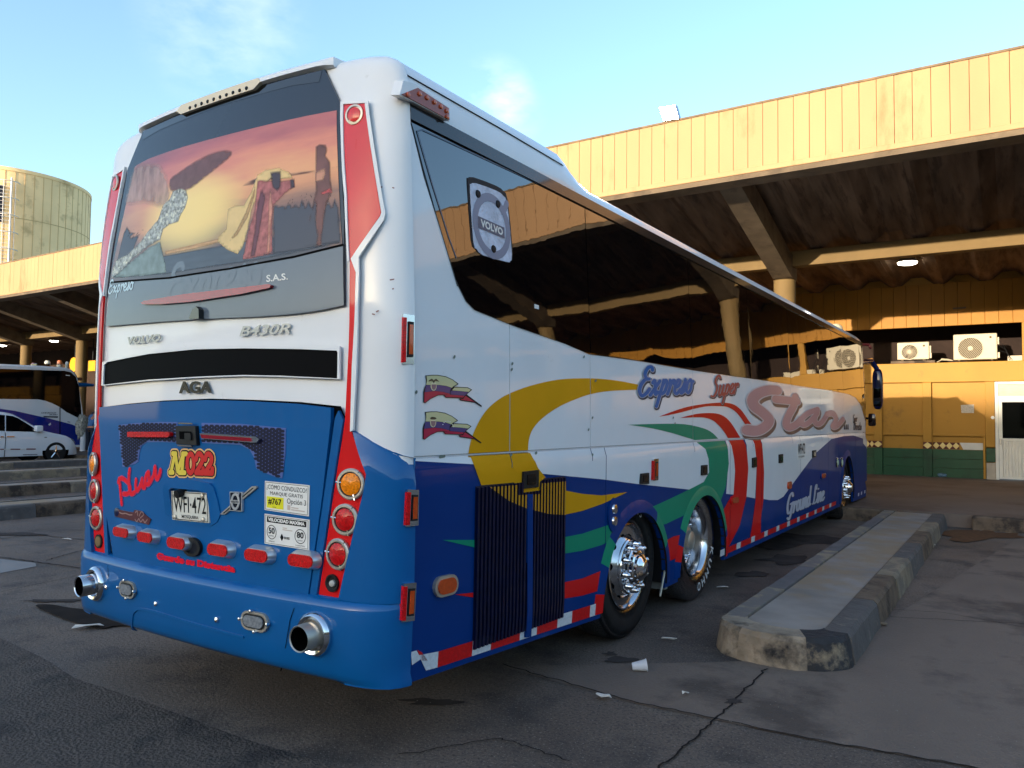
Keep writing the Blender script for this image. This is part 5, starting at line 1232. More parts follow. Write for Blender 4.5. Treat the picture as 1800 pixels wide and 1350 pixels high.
fig('print_wave', mat('print_wave', (176, 178, 184), rough=.3, soft=True), stroke_polys([mz([(500,1080),(650,1055),(840,1022)]), mz([(560,1118),(640,1108),(700,1092)])], .006), .0112, ed=.003, amax=.7)
SEQ = mat('print_sequins', (150, 152, 146), var=.75, vscale=42, dirt=(226, 224, 200), dscale=38, dcut=.52, damt=.9, **P_)
fig('print_dancer', SEQ, [mz([(520,600),(570,575),(615,590),(628,640),(610,710),(580,760),(560,810),(500,830),(460,860),(440,930),(350,980),(250,1060),(180,1140),(110,1190),(110,1150),(140,1060),(220,1020),(300,940),(360,860),(420,790),(455,690),(500,650)])], .0116)
fig('print_dress', mat('print_dress', (116, 132, 130), var=.30, vscale=16, **P_), [mz([(110,1188),(250,1062),(350,982),(440,930),(455,1000),(475,1080),(485,1155),(300,1178)])], .0114)
CAPE = mat('print_cape', (222, 190, 128), var=.12, vscale=9, **P_)
fig('print_cape', CAPE, [mz([(1090,485),(1150,450),(1240,438),(1310,470),(1340,520),(1250,525),(1180,520),(1110,600),(1060,720),(1030,860),(1000,970),(960,1030),(890,1000),(820,945),(830,900),(880,850),(890,720),(940,690),(1000,690),(1050,600)])], .0112)
fig('print_dancer', mat('print_gown', (164, 92, 88), var=.4, vscale=30, **P_), [mz([(1090,520),(1180,525),(1250,525),(1340,515),(1348,570),(1280,620),(1205,700),(1195,820),(1200,1025),(985,1072),(1020,900),(1070,720)])], .0118)
fig('print_fold', mat('print_fold', (104, 56, 66), **P_), [mz([(1120,560),(1150,640),(1120,820),(1080,1040),(1040,1050),(1070,860),(1090,680)])], .0121)
fig('print_fold', mat('print_fold_light', (206, 140, 118), var=.3, vscale=40, **P_), [mz([(1180,560),(1200,700),(1185,860),(1180,1020),(1150,1025),(1160,860),(1165,680)])], .0121)
fig('print_fold', mat('print_cape_shade', (176, 140, 92), var=.2, vscale=20, **P_), [mz([(1090,520),(1075,640),(1030,780),(960,900),(880,960),(950,860),(1010,740),(1055,620)])], .0116)
fig('print_dancer', HILL, [mz([(1175,470),(1255,462),(1255,560),(1230,610),(1190,580)]), mz([(1310,520),(1345,510),(1350,580),(1310,590)])], .0124)
SKIN = mat('print_skin', (112, 72, 66), var=.25, vscale=10, **P_)
fig('print_dancer', SKIN, [mz([(1480,300),(1510,280),(1555,285),(1570,320),(1555,360),(1585,400),(1590,520),(1600,600),(1580,650),(1560,700),(1545,800),(1530,900),(1530,975),(1480,978),(1490,900),(1475,800),(1480,690),(1440,840),(1430,820),(1460,700),(1480,600),(1478,400)])], .0118)
fig('print_dancer', mat('print_bikini', (206, 86, 84), **P_), [mz([(1500,610),(1585,575),(1600,610),(1530,630)])], .0124)
fig('print_dancer', mat('print_top', (196, 140, 112), **P_), [mz([(1480,470),(1545,440),(1555,480),(1540,530),(1480,545)])], .0124)
# lower grey band with faint script and high brake light
lowb = [solve(REAR, *p) for p in ((196,497),(300,489),(406,473),(520,452),(605,431))]
rpatch('lower_band', mat('band_grey', (92, 102, 114), rough=.12, coat=.6, var=.06, vscale=2.5), [lowb[::-1]+smooth_poly(wb, 3)], .0085, 0)
mb = MB(); patch(mb, REAR, stroke_polys([lowb], .010), .0105); mb.build('band_seam', GAP, coach)
g0, g1, g2 = rp([(300,532),(468,498),(296,470)]); mb = MB()
Ls, _ = script_lines('Expreso', .15); f_ = Frame2(g0, g1, g2); patch(mb, REAR, stroke_polys([[f_(a, b) for a, b in l] for l in Ls], .035), .0095); mb.build('ghost_lettering', mat('ghost_grey', (95, 104, 116), rough=.12, coat=.6), coach)
g0, g1, g2 = rp([(194,517),(238,508),(193,494)]); mb = MB(); script_on(mb, REAR, 'Expreso', g0, g1, g2, .011, .0105, .15); mb.build('lettering', mat('pale_cyan_letter', (190, 214, 224), rough=.4), coach)
q = rp([(471,496.5),(509,492),(508,480.5),(471,484)])
for of, bd, m in ((.010, .02, STICK),):
    mb = MB(); quad_text(REAR, mb, 'S.A.S.', q, (0,0), (1,1), of, bd); mb.build('lettering', m, coach)
bl = rz2([(375,160),(390,150),(600,115),(900,80),(1050,62),(1062,68),(1055,82),(900,115),(640,155),(480,168),(385,168)])
rpatch('high_brake_light', mat('brake_red', (150, 14, 30), rough=.1, coat=1, var=.15, vscale=30), [bl], .028, .026, step=.06)
w_ = rz2([(640,245),(660,195),(678,180),(692,195),(693,245)]); rpatch('washer_nozzle', GLOSSBLK, [w_], .04, .036, step=None)
# ---- roof visor above the window with small lamps
mb = MB(); vs = []; fs = []; n = 41
for i in range(n):
    x = -.83+1.66*i/(n-1); zt_ = ztop(x*1.28/1.222)
    yb = REAR.map(x, 3.26)[1]
    tp_ = min(1, (.83-abs(x))/.06+.05); vs += [(x, yb+.10, zt_+.003), (x, yb+.0, zt_-.006), (x, yb+.002-.020*tp_, zt_-.022), (x, yb+.002-.024*tp_, zt_-.045), (x, yb+.012, zt_-.055)]
for i in range(n-1):
    for k in range(4): fs.append((i*5+k, i*5+k+1, i*5+5+k+1, i*5+5+k))
fs += [tuple(range(5)), tuple((n-1)*5+k for k in range(5))]
mb.add(vs, fs, True); mb.build('roof_visor', WHITE, coach)
x0 = solve(REAR, 333, 195)[0]; x1 = solve(REAR, 468, 145)[0]
class Vis:
    def map(s, x, z, off=0): return (x, REAR.map(x, 3.26)[1]-.020-off, z)
    def nrm(s, x, z): return (0, -1, 0)
VIS = Vis(); zc = ztop(.2)-.048
mb = MB(); patch(mb, VIS, [[(-.33,zc-.028),(.30,zc-.028),(.35,zc+.0),(.33,zc+.024),(-.33,zc+.024),(-.37,zc-.004)]], .006, .04, (), .08); o = mb.build('brake_lamp_bar', mat('bar_cream', (222, 206, 178), rough=.4, coat=.4), coach)
for k in range(10): mb = MB(); mb.lathe(VIS.map(-.24+.054*k, zc-.012, .006), (0,-1,0), [(.011,0),(.009,.004),(0,.005)], 8); mb.build('lamp_hole', INK, o)
mb = MB(); patch(mb, REAR, [[(-.79,3.20),(-.6,3.222),(0,3.236),(.6,3.222),(.79,3.20),(.80,3.262),(0,3.286),(-.80,3.262)]], .0075, 0, (), .08); mb.build('window_shade_band', GLOSSBLK, coach)

# ---- red lamp strips with white framing (right one traced, left one mirrored)
strip = rz1([(1402,315),(1510,310),(1590,885),(1585,905),(1440,1128)])+rp([(619,530),(627,547),(622,647),(619.5,757),(647,833),(643,857),(627,930),(602,1050),(563,1047),(603,780),(609,737),(614.5,613),(617,530),(617,460)])+rz1([(1420,800)])
strip = rz1([(1402,315),(1510,310),(1590,885),(1584,905),(1440,1128)])+rp([(628,480),(627,547),(622,647),(619,757),(646,833),(643,857),(627,930),(602,1050),(563,1047),(603,780),(609,737),(615,613),(617,480),(617,460)])+rz1([(1420,800)])
upper = [p for p in strip]
for S_, nm in ((strip, 'r'), (mir(strip), 'l')):
    hi = [p for p in S_]
    rpatch('lamp_strip', RED, [S_], .010, .01, step=.06)
RF_ = [p for p in rz1([(1402,315),(1510,310),(1590,885),(1584,905),(1440,1128)])]
RF = rz1([(1404,318),(1508,313),(1587,885),(1581,903),(1438,1126)])+rp([(627,480),(626,547),(621,640),(615.8,640),(618,480),(618,460)])+rz1([(1421,800)])
for S_ in (RF, mir(RF)): rpatch('faded_film', REDF, [S_], .0112, 0, step=.06, label='upper part of the red strip, faded to coral')
fr_ = rz1([(1388,300),(1525,296),(1610,890),(1602,925),(1478,1120)])+rz2([(1510,0),(1505,200),(1498,500),(1480,830)])+rz2([(1466,835),(1475,500),(1490,200),(1495,0)])+rz1([(1440,1128),(1584,905),(1590,885),(1510,310),(1402,315),(1420,800),(1432,1140)])+rz1([(1422,1140),(1408,800)])
for S_ in (fr_, mir(fr_)): rpatch('strip_frame', WHITE, [S_], .017, .017, step=.06)
# ---- round lamps
def round_lamp(t, z, r, bez, lens, off=.010, name='tail_lamp', clips=True):
    n = Vector(REAR.nrm(t, z)); P = Vector(REAR.map(t, z, off)); mb = MB()
    mb.lathe(P, n, [(r, 0), (r, .012), (r-.006, .017), (r*.80, .017), (r*.77, .006)], 30); o = mb.build(name, bez, coach)
    mb = MB(); mb.lathe(P, n, [(r*.74, .002), (r*.72, .012), (r*.5, .020), (0, .024)], 26); mb.build('lens', lens, o)
    mb = MB(); mb.lathe(P, n, [(r*.80, .004), (r*.80, .0125), (r*.735, .0125)], 26); mb.build('gasket', BLACK, o)
    if clips:
        for a in (.1, 2.2, 4.4):
            a2 = n.cross(Vector((0,0,1))).normalized(); u_ = Vector((0,0,1)); Q = P+(a2*math.cos(a)+u_*math.sin(a))*r*.88+n*.012
            mb = MB(); mb.tube([Q-(a2*math.cos(a)+u_*math.sin(a))*.014, Q+(a2*math.cos(a)+u_*math.sin(a))*.012+n*.002], .0042, 6); mb.build('clip', CHROME, o)
LR2 = mat('red_reflector', (206, 60, 60), rough=.25, coat=1)
for sg in (1, -1):
    for (u, v), m in (((620.5,850.5), LENS_A), ((611,912.5), LENS_R), ((599,973), LENS_R)):
        t, z = solve(REAR, u, v); round_lamp(sg*t, z, .071, STEEL, m)
    t, z = solve(REAR, 626, 203.5); n = Vector(REAR.nrm(t, z))
    P = Vector(REAR.map(sg*t, z, .011)); nn = Vector(REAR.nrm(sg*t, z)); mb = MB(); mb.lathe(P, nn, [(.048,0),(.048,.008),(.038,.010),(.036,.004)], 28); o = mb.build('upper_lamp', STEEL, coach)
    mb = MB(); mb.lathe(P, nn, [(.035,0),(.034,.008),(.02,.011),(0,.012)], 24); mb.build('lens', REDF, o)
    t, z = solve(REAR, 588, 1024); P = Vector(REAR.map(sg*t, z, .010)); nn = Vector(REAR.nrm(sg*t, z)); mb = MB(); mb.lathe(P, nn, [(.040,0),(.040,.010),(.033,.010),(.025,.002),(0,.001)], 22); o = mb.build('lamp_socket', BLACK, coach)
    if sg > 0: mb = MB(); mb.lathe(P+Vector((.006,0,0)), nn+Vector((.35,0,.1)), [(.015,0),(.014,.02),(0,.026)], 12); mb.build('bulb', mat('bulb_grey', (170, 168, 160), rough=.25), o)
    else: mb = MB(); mb.lathe(P, nn, [(.030,.004),(.030,.012),(0,.014)], 16); mb.build('cover', mat('cover_brass', (120, 98, 62), rough=.5), o)
# ---- blue corners with chamfered top, blue strips, dark gap, engine hatch
top_c = rz2([(1472,832),(1500,850),(1560,890),(1640,935),(1710,962),(1780,975)])
topf = lambda t: lerp(t, sorted(top_c))
cor = top_c+[(1.297, 1.37), (1.297, .74)]+rp([(602,1052)])+rp([(627,930),(643,857),(646,833),(620,757)])
def coff(t, z): return .004+.026*min(1, max(0, (topf(abs(t))-z)/.10))
for S_ in (cor, mir(cor)): rpatch('corner_panel', BLUE, [S_], coff, .03, step=.05)
low = [(1.0, .70), (-1.0, .70)]
hz = rz2([(160,706),(300,688),(480,672),(720,662),(950,668),(1200,680),(1385,700)])
gap = [(-1.01, 1.60)]+rp([(175,712)])+hz+rp([(600,714),(610,737),(603,780),(560,1052)])+[(.86,.70),(-.80,.70)]+rp([(200,990),(172,760)])
sideb = rp([(598,716),(611,737),(603,780),(562,1049),(540,1049),(590,735)])
rpatch('hatch_gap', GAP, [gap], .003, 0, step=.1)
bs = rp([(600,722),(608,739),(601,782),(561,1050),(549,1050),(594,735)])
for S_ in (bs, mir(bs)): rpatch('hatch_side_trim', BLUE, [S_], .019, .016, step=.08)
hatch = rp([(181,716)])+rz2([(300,694),(480,679),(720,670),(950,676),(1200,690),(1374,711)])+rp([(588,740),(572,880),(548,1047)])+rp([(420,1030),(300,1004),(207,983)])+rp([(190,880)])
hp = rpatch('engine_hatch', BLUE, [hatch], .024, .024, step=.08)
HO = .024
# ventilation louvre
IB = mat('intake_black', (6, 6, 8), rough=.6, spec=.05)
vent = rz2([(163,590),(168,485),(185,470),(400,428),(650,403),(900,398),(1200,402),(1395,410),(1400,420),(1398,556),(1100,542),(900,538),(700,545),(400,563)])
rpatch('air_intake', mat('intake_black', (6, 6, 8), rough=.5), [vent], .004, 0, step=.08)
lip = rz2([(155,594),(160,470),(400,408),(650,386),(900,379),(1200,380),(1410,388),(1410,560),(1100,548),(900,544),(700,551),(400,569)])
rpatch('intake_frame', WHITE, [lip], .012, .012, exc=[vent], step=.08)
# chrome lettering
def chrome_text(txt, q, bold=.0, shear=0., off=.005, m=CHROME, base=0., name='lettering', par=coach, d=.005):
    mb = MB(); a, b, c_, d_ = q
    vs, fs = text2d(txt, bold, shear)
    def B(x, y): return tuple((1-x)*(1-y)*a[i]+x*(1-y)*b[i]+x*y*c_[i]+(1-x)*y*d_[i] for i in (0, 1))
    Q = [B(*v) for v in vs]; top = [REAR.map(p[0], p[1], base+off) for p in Q]; F = []
    for g in fs:
        A_, B_, C_ = (Vector(top[i]) for i in g[:3]); F.append(g if (B_-A_).cross(C_-A_).y < 0 else g[::-1])
    mb.add(top, F); cnt = {}
    for g in F:
        for i in range(len(g)): cnt[(g[i], g[(i+1) % len(g)])] = 1
    v2 = []; f2 = []
    for i, j in cnt:
        if (j, i) in cnt: continue
        k = len(v2); v2 += [top[i], top[j], REAR.map(*Q[j], base+off-d), REAR.map(*Q[i], base+off-d)]; f2.append((k+1, k, k+3, k+2))
    mb.add(v2, f2); return mb.build(name, m, par)
LCH = mat('letter_chrome', (176, 174, 168), rough=.35, metal=.6)
chrome_text('VOLVO', rp([(226,606),(282.5,600.5),(283.5,586.5),(225.5,592.5)]), .03, .2, m=LCH)
chrome_text('B430R', rp([(422,591.5),(511,586),(514,568),(424,573.5)]), .02, .2, m=LCH)
chrome_text('AGA', rp([(316,692),(373,691),(374.5,670),(315,670.5)]), .035, 0, m=mat('letter_dark_chrome', (84, 82, 80), rough=.25, metal=1), off=.006)
# ---- things on the hatch
def hpatch(name, m, polys, off, depth=0., step=None, par=hp, exc=()):
    mb = MB(); patch(mb, REAR, polys, HO+off, depth, exc, step); return mb.build(name, m, par)
meshL = [solve(REAR, 190+u/9, 700+v/9) for u, v in [(232,425),(500,392),(880,376),(1165,380),(1180,700),(900,690),(680,695),(600,750),(565,860),(550,1000),(500,1035),(330,1085),(300,1080)]]
meshR = rz2([(697,790),(900,795),(1140,818),(1138,950),(1122,1080),(1090,1075),(1040,1055),(985,1030),(975,975),(950,930),(900,905),(700,895)])
WIRE = mat('mesh_wire', (84, 102, 160), rough=.4, coat=.3); HOLE = mat('mesh_hole', (3, 8, 44), rough=.7)
for S_ in (meshL, meshR):
    o = hpatch('mesh_grille', WIRE, [S_], .003, .003, .1)
    R_g = Reg([S_]); mb = MB(); a0, a1, b0, b1 = R_g.b[0]; W_, H_ = .043, .0165; j = 0; z = b0; hexes = []
    while z < b1:
        x = a0+(W_*.5 if j % 2 else 0)
        while x < a1:
            zz = z-.01*(x-a0)*0
            hx = [(x-.0195, zz), (x-.011, zz-.0066), (x+.011, zz-.0066), (x+.0195, zz), (x+.011, zz+.0066), (x-.011, zz+.0066)]
            if R_g.has(x, zz) and sum(R_g.has(*p) for p in hx) >= 5: mb.add([REAR.map(p[0], p[1], HO+.0045) for p in hx], [tuple(range(6))]); 
            x += W_
        z += H_*.52; j += 1
    h = mb.build('mesh_opening', HOLE, o); h['kind'] = 'stuff'
q = rz2([(581,902),(688,906),(680,806),(577,806)]); hpatch('hatch_latch', BLACK, [q], .022, .02)
c = (sum(p[0] for p in q)/4, sum(p[1] for p in q)/4); sc_ = lambda kx, kz, dx=0, dz=0: [(c[0]+(a-c[0])*kx+dx, c[1]+(b-c[1])*kz+dz) for a, b in q]
o = hp.children[-1]
mb = MB(); patch(mb, REAR, [sc_(.62, .42)], HO+.0235, .0); mb.build('latch_recess', GAP, o)
for dz in (.062, -.055): mb = MB(); patch(mb, REAR, [sc_(.7, .07, 0, dz)], HO+.028, .006); mb.build('latch_rib', ALU, o)
mb = MB(); patch(mb, REAR, [sc_(.3, .36, .03, -.005)], HO+.032, .01); mb.build('latch_handle', BLACK, o)
b1_ = [solve(REAR, 190+u/9, 700+v/9) for u, v in [(440,530),(1080,530),(1110,550),(1110,590),(1080,615),(440,612)]]
hpatch('brake_bar', LENS_R, [b1_], .028, .026)
b2_ = rz2([(705,846),(720,842),(1000,862),(1018,875),(1005,892),(980,893),(715,872)]); o = hpatch('brake_bar', CHROME, [b2_], .024, .022)
mb = MB(); patch(mb, REAR, [rz2([(714,850),(980,868),(982,888),(720,870)])], HO+.029, .006); mb.build('lens', mat('dull_red_lens', (130, 14, 30), rough=.2, coat=1), o)
# fleet number M022
q = rz2([(530,1055),(762,1060),(762,950),(532,945)])
BQ = lambda x, y: tuple((1-x)*(1-y)*q[0][i]+x*(1-y)*q[1][i]+x*y*q[2][i]+(1-x)*y*q[3][i] for i in (0, 1))
Ml = [[(.04,.06),(.13,.94)],[(.14,.94),(.20,.12)],[(.20,.12),(.33,.94)],[(.33,.94),(.30,.06)],[(.01,.05),(.09,.05)],[(.24,.05),(.37,.05)],[(.07,.95),(.15,.95)],[(.31,.95),(.40,.95)]]
def dig(x0, ch):
    if ch == '0': P = [[(.5+.42*math.cos(t), .5+.45*math.sin(t)) for t in np.linspace(0, 2*math.pi, 21)]]
    else: P = [smooth_poly([(.12,.70),(.25,.92),(.55,.96),(.85,.82),(.82,.58),(.50,.34),(.10,.06)], 3), [(.10,.07),(.92,.06)], [(.92,.06),(.95,.26)]]
    return [[(x0+.185*a, b) for a, b in l] for l in P]
D_ = dig(.405, '0')+dig(.605, '2')+dig(.805, '2')
for of, ls, pen, m in ((.004, Ml+D_, .056, mat('gold_rim', (222, 176, 112), rough=.4)), (.0052, Ml+D_, .040, INK), (.0064, Ml, .026, mat('letter_yellow', (214, 190, 66), rough=.4)), (.0064, D_, .028, mat('letter_red', (196, 30, 28), rough=.4))):
    mb = MB(); patch(mb, REAR, stroke_polys([[BQ(a, b) for a, b in l] for l in ls], pen), HO+of); mb.build('lettering', m, hp)
# script "Pluss"
pl = lambda P: [solve(REAR, 190+u/9, 700+v/9) for u, v in P]
plx = lambda P: [solve(REAR, 130+u/3, 780+v/3) for u, v in P]
lines = [plx(smooth_poly(l, 4)) for l in ([(262,185),(268,230),(276,315)],[(258,200),(275,180),(310,205),(322,245),(305,262),(285,262)],[(318,135),(314,170),(316,230),(325,262),(345,255)],
    [(352,190),(350,225),(358,245),(372,225),(385,185)],[(385,190),(386,225),(398,228)],[(398,225),(405,170),(418,150),(420,185),(424,205),(410,212)],[(424,205),(445,165),(452,122),(456,160),(462,185),(475,165),(480,140)])]
SCR = mat('script_red', (224, 16, 40), rough=.35, coat=.5); SCP = mat('script_pink', (176, 60, 120), rough=.4)
mb = MB(); patch(mb, REAR, stroke_polys(lines, .033), HO+.003); mb.build('lettering', SCP, hp)
mb = MB(); patch(mb, REAR, stroke_polys(lines, .024), HO+.0045); mb.build('lettering', SCR, hp)
# Guarde su Distancia
q = rz3([(462,606),(874,676),(876,640),(462,568)])
gq = [q[0], q[1], q[2], q[3]]
for of, bd, m in ((.003, .11, mat('magenta_edge', (186, 30, 92), rough=.4)), (.0042, .05, SCR)):
    mb = MB(); quad_text(REAR, mb, 'Guarde su Distancia', gq, (0,0), (1,1), HO+of, bd); mb.build('lettering', m, hp)
# number plate with hood
hood_o = rz2([(508,1270),(513,1150),(520,1108),(560,1090),(620,1082),(690,1090),(748,1106),(765,1130),(785,1200),(798,1270),(780,1310),(745,1332),(600,1320)])
hood_i = rz2([(545,1290),(545,1142),(560,1130),(700,1142),(740,1158),(745,1310)])
zc_ = 1.10
hf = lambda t, z: HO+.004+.024*min(1, max(0, (z-1.02)/.16))*(1 if t < .12 else max(.2, 1-(t-.12)/.06))
mb = MB(); patch(mb, REAR, [hood_o], hf, .03, [hood_i], .03); mb.build('plate_hood', BLUE, hp)
hpatch('plate_recess', BLUE, [hood_i], .0015)
q = rz2([(551,1296),(745,1314),(740,1158),(546,1146)])
o = hpatch('number_plate', mat('plate_white', (206, 204, 192), rough=.45, var=.05, vscale=20), [q], .012, .008)
mb = MB(); quad_text(REAR, mb, 'WFI·472', q, (.06,.28), (.94,.84), HO+.0135, .005); quad_text(REAR, mb, 'MOSQUERA', q, (.28,.07), (.73,.20), HO+.0135, .01); mb.build('lettering', INK, o)
mb = MB()
for a in ((.02,.02,.98,.045),(.02,.955,.98,.98),(.02,.045,.035,.955),(.965,.045,.98,.955)): patch(mb, REAR, [quad_in(q, *a)], HO+.0135)
mb.build('plate_border', INK, o)
for x, y in ((.1,.9),(.86,.9),(.1,.1),(.86,.1)):
    p = quad_in(q, x, y, x+.01, y+.01)[0]; mb = MB(); mb.lathe(REAR.map(p[0], p[1], HO+.012), (0,-1,0), [(.014,0),(.012,.008),(0,.012)], 10); mb.build('bolt', STEEL, o)
p = rz2([(605,1148)])[0]; mb = MB(); mb.lathe(REAR.map(p[0], p[1], HO+.0), (0,-1,-.3), [(.022,0),(.022,.05),(0,.052)], 12); mb.build('plate_lamp', BLACK, hp)
SHELL_ = mat('emblem_chrome', (206, 206, 208), rough=.3, metal=.6)
# maker's emblem on a diagonal bar
db = rz2([(800,1268),(820,1270),(855,1236),(992,1128),(978,1120),(850,1212),(848,1222)])
db = rz2([(800,1268),(825,1270),(994,1130),(990,1120),(968,1122)])
hpatch('emblem_bar', LCH, [db], .010, .009); hpatch('emblem_bar_inlay', INK, [rz2([(815,1264),(824,1264),(980,1130),(972,1130)])], .0112)
q = rz2([(857,1249),(919,1254),(920,1152),(855,1150)]); o = hpatch('emblem_plate', SHELL_, [q], .014, .012)
mb = MB(); patch(mb, REAR, [quad_in(q, .06, .04, .94, .96)], HO+.0155); mb.build('emblem_field', mat('emblem_navy', (8, 14, 34), rough=.5, spec=.15), o)
c = quad_in(q, .5, .5, .51, .51)[0]; ring = [(c[0]+.026*math.cos(t), c[1]+.036*math.sin(t)) for t in np.linspace(0, 2*math.pi, 25)]
mb = MB(); patch(mb, REAR, stroke_polys([ring], .012)+stroke_polys([[(c[0]+.018, c[1]+.03), (c[0]+.026, c[1]+.044)]], .010), HO+.0185, .003); mb.build('emblem_ring', SHELL_, o)
mb = MB(); bq = quad_in(q, .1, .40, .9, .58); patch(mb, REAR, [bq], HO+.020, .003); mb.build('emblem_band', SHELL_, o)
mb = MB(); quad_text(REAR, mb, 'VOLVO', bq, (.08,.2), (.92,.8), HO+.0212, .03); mb.build('lettering', INK, o)
# notices
q = rz2([(1030,1246),(1262,1280),(1266,1117),(1032,1094)]); o = hpatch('driving_notice', STICK, [q], .004, .003)
mb = MB()
for a in ((.02,.03,.98,.045),(.02,.955,.98,.97),(.02,.045,.028,.955),(.972,.045,.98,.955)): patch(mb, REAR, [quad_in(q, *a)], HO+.0052)
quad_text(REAR, mb, '¿CÓMO CONDUZCO?', q, (.05,.70), (.95,.93), HO+.0052, .0); quad_text(REAR, mb, 'MARQUE GRATIS', q, (.13,.53), (.87,.67), HO+.0052, .0); quad_text(REAR, mb, 'Opción 3', q, (.52,.27), (.94,.50), HO+.0052, .0)
mb.build('lettering', INK, o)
mb = MB(); patch(mb, REAR, [quad_in(q, .055, .10, .44, .49)], HO+.0052, .001); yf_ = mb.build('yellow_field', mat('field_yellow', (222, 214, 40), rough=.4), o)
mb = MB(); quad_text(REAR, mb, '#767', q, (.09,.21), (.40,.44), HO+.0066, .02); quad_text(REAR, mb, 'línea', q, (.2,.13), (.28,.17), HO+.0066); mb.build('lettering', INK, o)
PALE = mat('pale_print', (188, 172, 160), rough=.5)
mb = MB(); patch(mb, REAR, [quad_in(q, .53, .12, .6, .28)], HO+.0052); patch(mb, REAR, [quad_in(q, .62, .19, .78, .225)], HO+.0052); patch(mb, REAR, [quad_in(q, .62, .12, .92, .155)], HO+.0052); mb.build('faint_print', PALE, o)
q = rz3([(1030,522),(1264,558),(1266,398),(1030,366)]); o = hpatch('speed_notice', STICK, [q], .004, .003)
mb = MB()
for a in ((.02,.03,.98,.045),(.02,.955,.98,.97),(.02,.045,.028,.955),(.972,.045,.98,.955)): patch(mb, REAR, [quad_in(q, *a)], HO+.0052)
patch(mb, REAR, [quad_in(q, .06, .74, .94, .93)], HO+.0052)
def ring_on(mb, q, cx, cy, rx, ry, wd):
    pts = [quad_in(q, cx+rx*math.cos(t), cy+ry*math.sin(t), .5, .5)[0] for t in np.linspace(0, 2*math.pi, 25)]; patch(mb, REAR, stroke_polys([pts], wd), HO+.0052)
ring_on(mb, q, .17, .42, .105, .23, .0035); ring_on(mb, q, .81, .41, .115, .23, .0035)
quad_text(REAR, mb, '50', q, (.10,.36), (.24,.57), HO+.0052, .03); quad_text(REAR, mb, '80', q, (.735,.35), (.885,.56), HO+.0052, .03)
quad_text(REAR, mb, 'KM/H', q, (.12,.27), (.22,.32), HO+.0052); quad_text(REAR, mb, 'KM/H', q, (.76,.25), (.86,.30), HO+.0052); quad_text(REAR, mb, 'URBANO', q, (.10,.09), (.24,.14), HO+.0052); quad_text(REAR, mb, 'CARRETERA', q, (.71,.08), (.92,.13), HO+.0052)
quad_text(REAR, mb, 'BUSES', q, (.46,.25), (.58,.33), HO+.0052, .04); patch(mb, REAR, [[quad_in(q, x, y, .5, .5)[0] for x, y in ((.365,.29),(.405,.42),(.445,.29),(.405,.17))]], HO+.0052)
mb.build('lettering', INK, o)
mb = MB(); quad_text(REAR, mb, 'VELOCIDAD MAXIMA', q, (.09,.78), (.91,.90), HO+.0066, .05); mb.build('lettering', STICK, o)
mb = MB(); patch(mb, REAR, [quad_in(q, .42, .60, .52, .63)], HO+.0052); patch(mb, REAR, [quad_in(q, .42, .54, .64, .57)], HO+.0052); mb.build('faint_print', PALE, o)
# small script badge lower left
BR = mat('badge_brown', (92, 50, 56), rough=.35, metal=.3)
q = rz3([(240,380),(420,424),(432,396),(380,352),(345,346),(340,360),(262,345),(243,340)]); o = hpatch('script_badge', BR, [q], .006, .005)
mb = MB(); patch(mb, REAR, stroke_polys([rz3(smooth_poly(l, 3)) for l in ([(352,360),(362,352),(364,375)],[(372,378),(384,355),(396,370),(378,388)],[(350,395),(360,408),(370,392),(380,410),(392,396),(402,412),(415,396)],[(268,360),(285,366),(300,364),(320,372),(335,372)])], .007), HO+.0072); mb.build('lettering', mat('badge_pale', (176, 140, 136), rough=.3, metal=.5), o)
p = rz3([(252,358)])[0]; mb = MB(); mb.lathe(REAR.map(p[0], p[1], HO+.006), (0,-1,0), [(.026,0),(.022,.003),(0,.004)], 16); mb.build('emblem', mat('badge_navy', (24, 30, 64), rough=.3), o)
SHELL = mat('satin_chrome', (206, 206, 208), rough=.28, metal=.85)
# six red clearance lamps with chrome shells, one oval camera
for (u0, v0, u1, v1) in ((203,438,282,494),(331,463,408,522),(487,490,580,556),(699,525,805,594),(895,553,1016,624),(1124,580,1256,652)):
    so_ = lambda u, v: solve(REAR, 130+u/3, 780+v/3, HO+.046)
    a = so_(u0, (v0+v1)/2-(u1-u0)*.035); b = so_(u1, (v0+v1)/2+(u1-u0)*.06); t_ = so_((u0+u1)/2, v0+4); d_ = so_((u0+u1)/2, v1-2)
    C = ((a[0]+b[0])/2, (a[1]+b[1])/2); ex = ((b[0]-a[0])/2, 0); ey = (0, (t_[1]-d_[1])/2)
    ol = stadium(C, (ex[0]*1.12, 0), (0, ey[1]*1.28)); il = stadium(C, (ex[0]*1.02, 0), (0, ey[1]*1.06))
    mb = MB(); n = len(ol); vs = [REAR.map(*p, HO) for p in stadium(C, (ex[0]*1.18, 0), (0, ey[1]*1.5))]+[REAR.map(*p, HO+.022) for p in ol]+[REAR.map(*p, HO+.040) for p in il]
    fs = [(k*n+i, k*n+(i+1) % n, (k+1)*n+(i+1) % n, (k+1)*n+i) for k in range(2) for i in range(n)]+[tuple(range(2*n, 3*n))]; mb.add(vs, fs, True); o = mb.build('clearance_lamp', SHELL, hp)
    mb = MB(); patch(mb, REAR, [stadium(C, (ex[0]*.98, 0), (0, ey[1]*.98))], HO+.046, .008); mb.build('lens', LENS_R, o)
p = rz3([(655,540)])[0]; mb = MB(); el = [(p[0]+.075*math.cos(t), p[1]+.048*math.sin(t)) for t in np.linspace(0, 2*math.pi, 25)[:-1]]; el2 = [(p[0]+.055*math.cos(t), p[1]+.033*math.sin(t)) for t in np.linspace(0, 2*math.pi, 25)[:-1]]
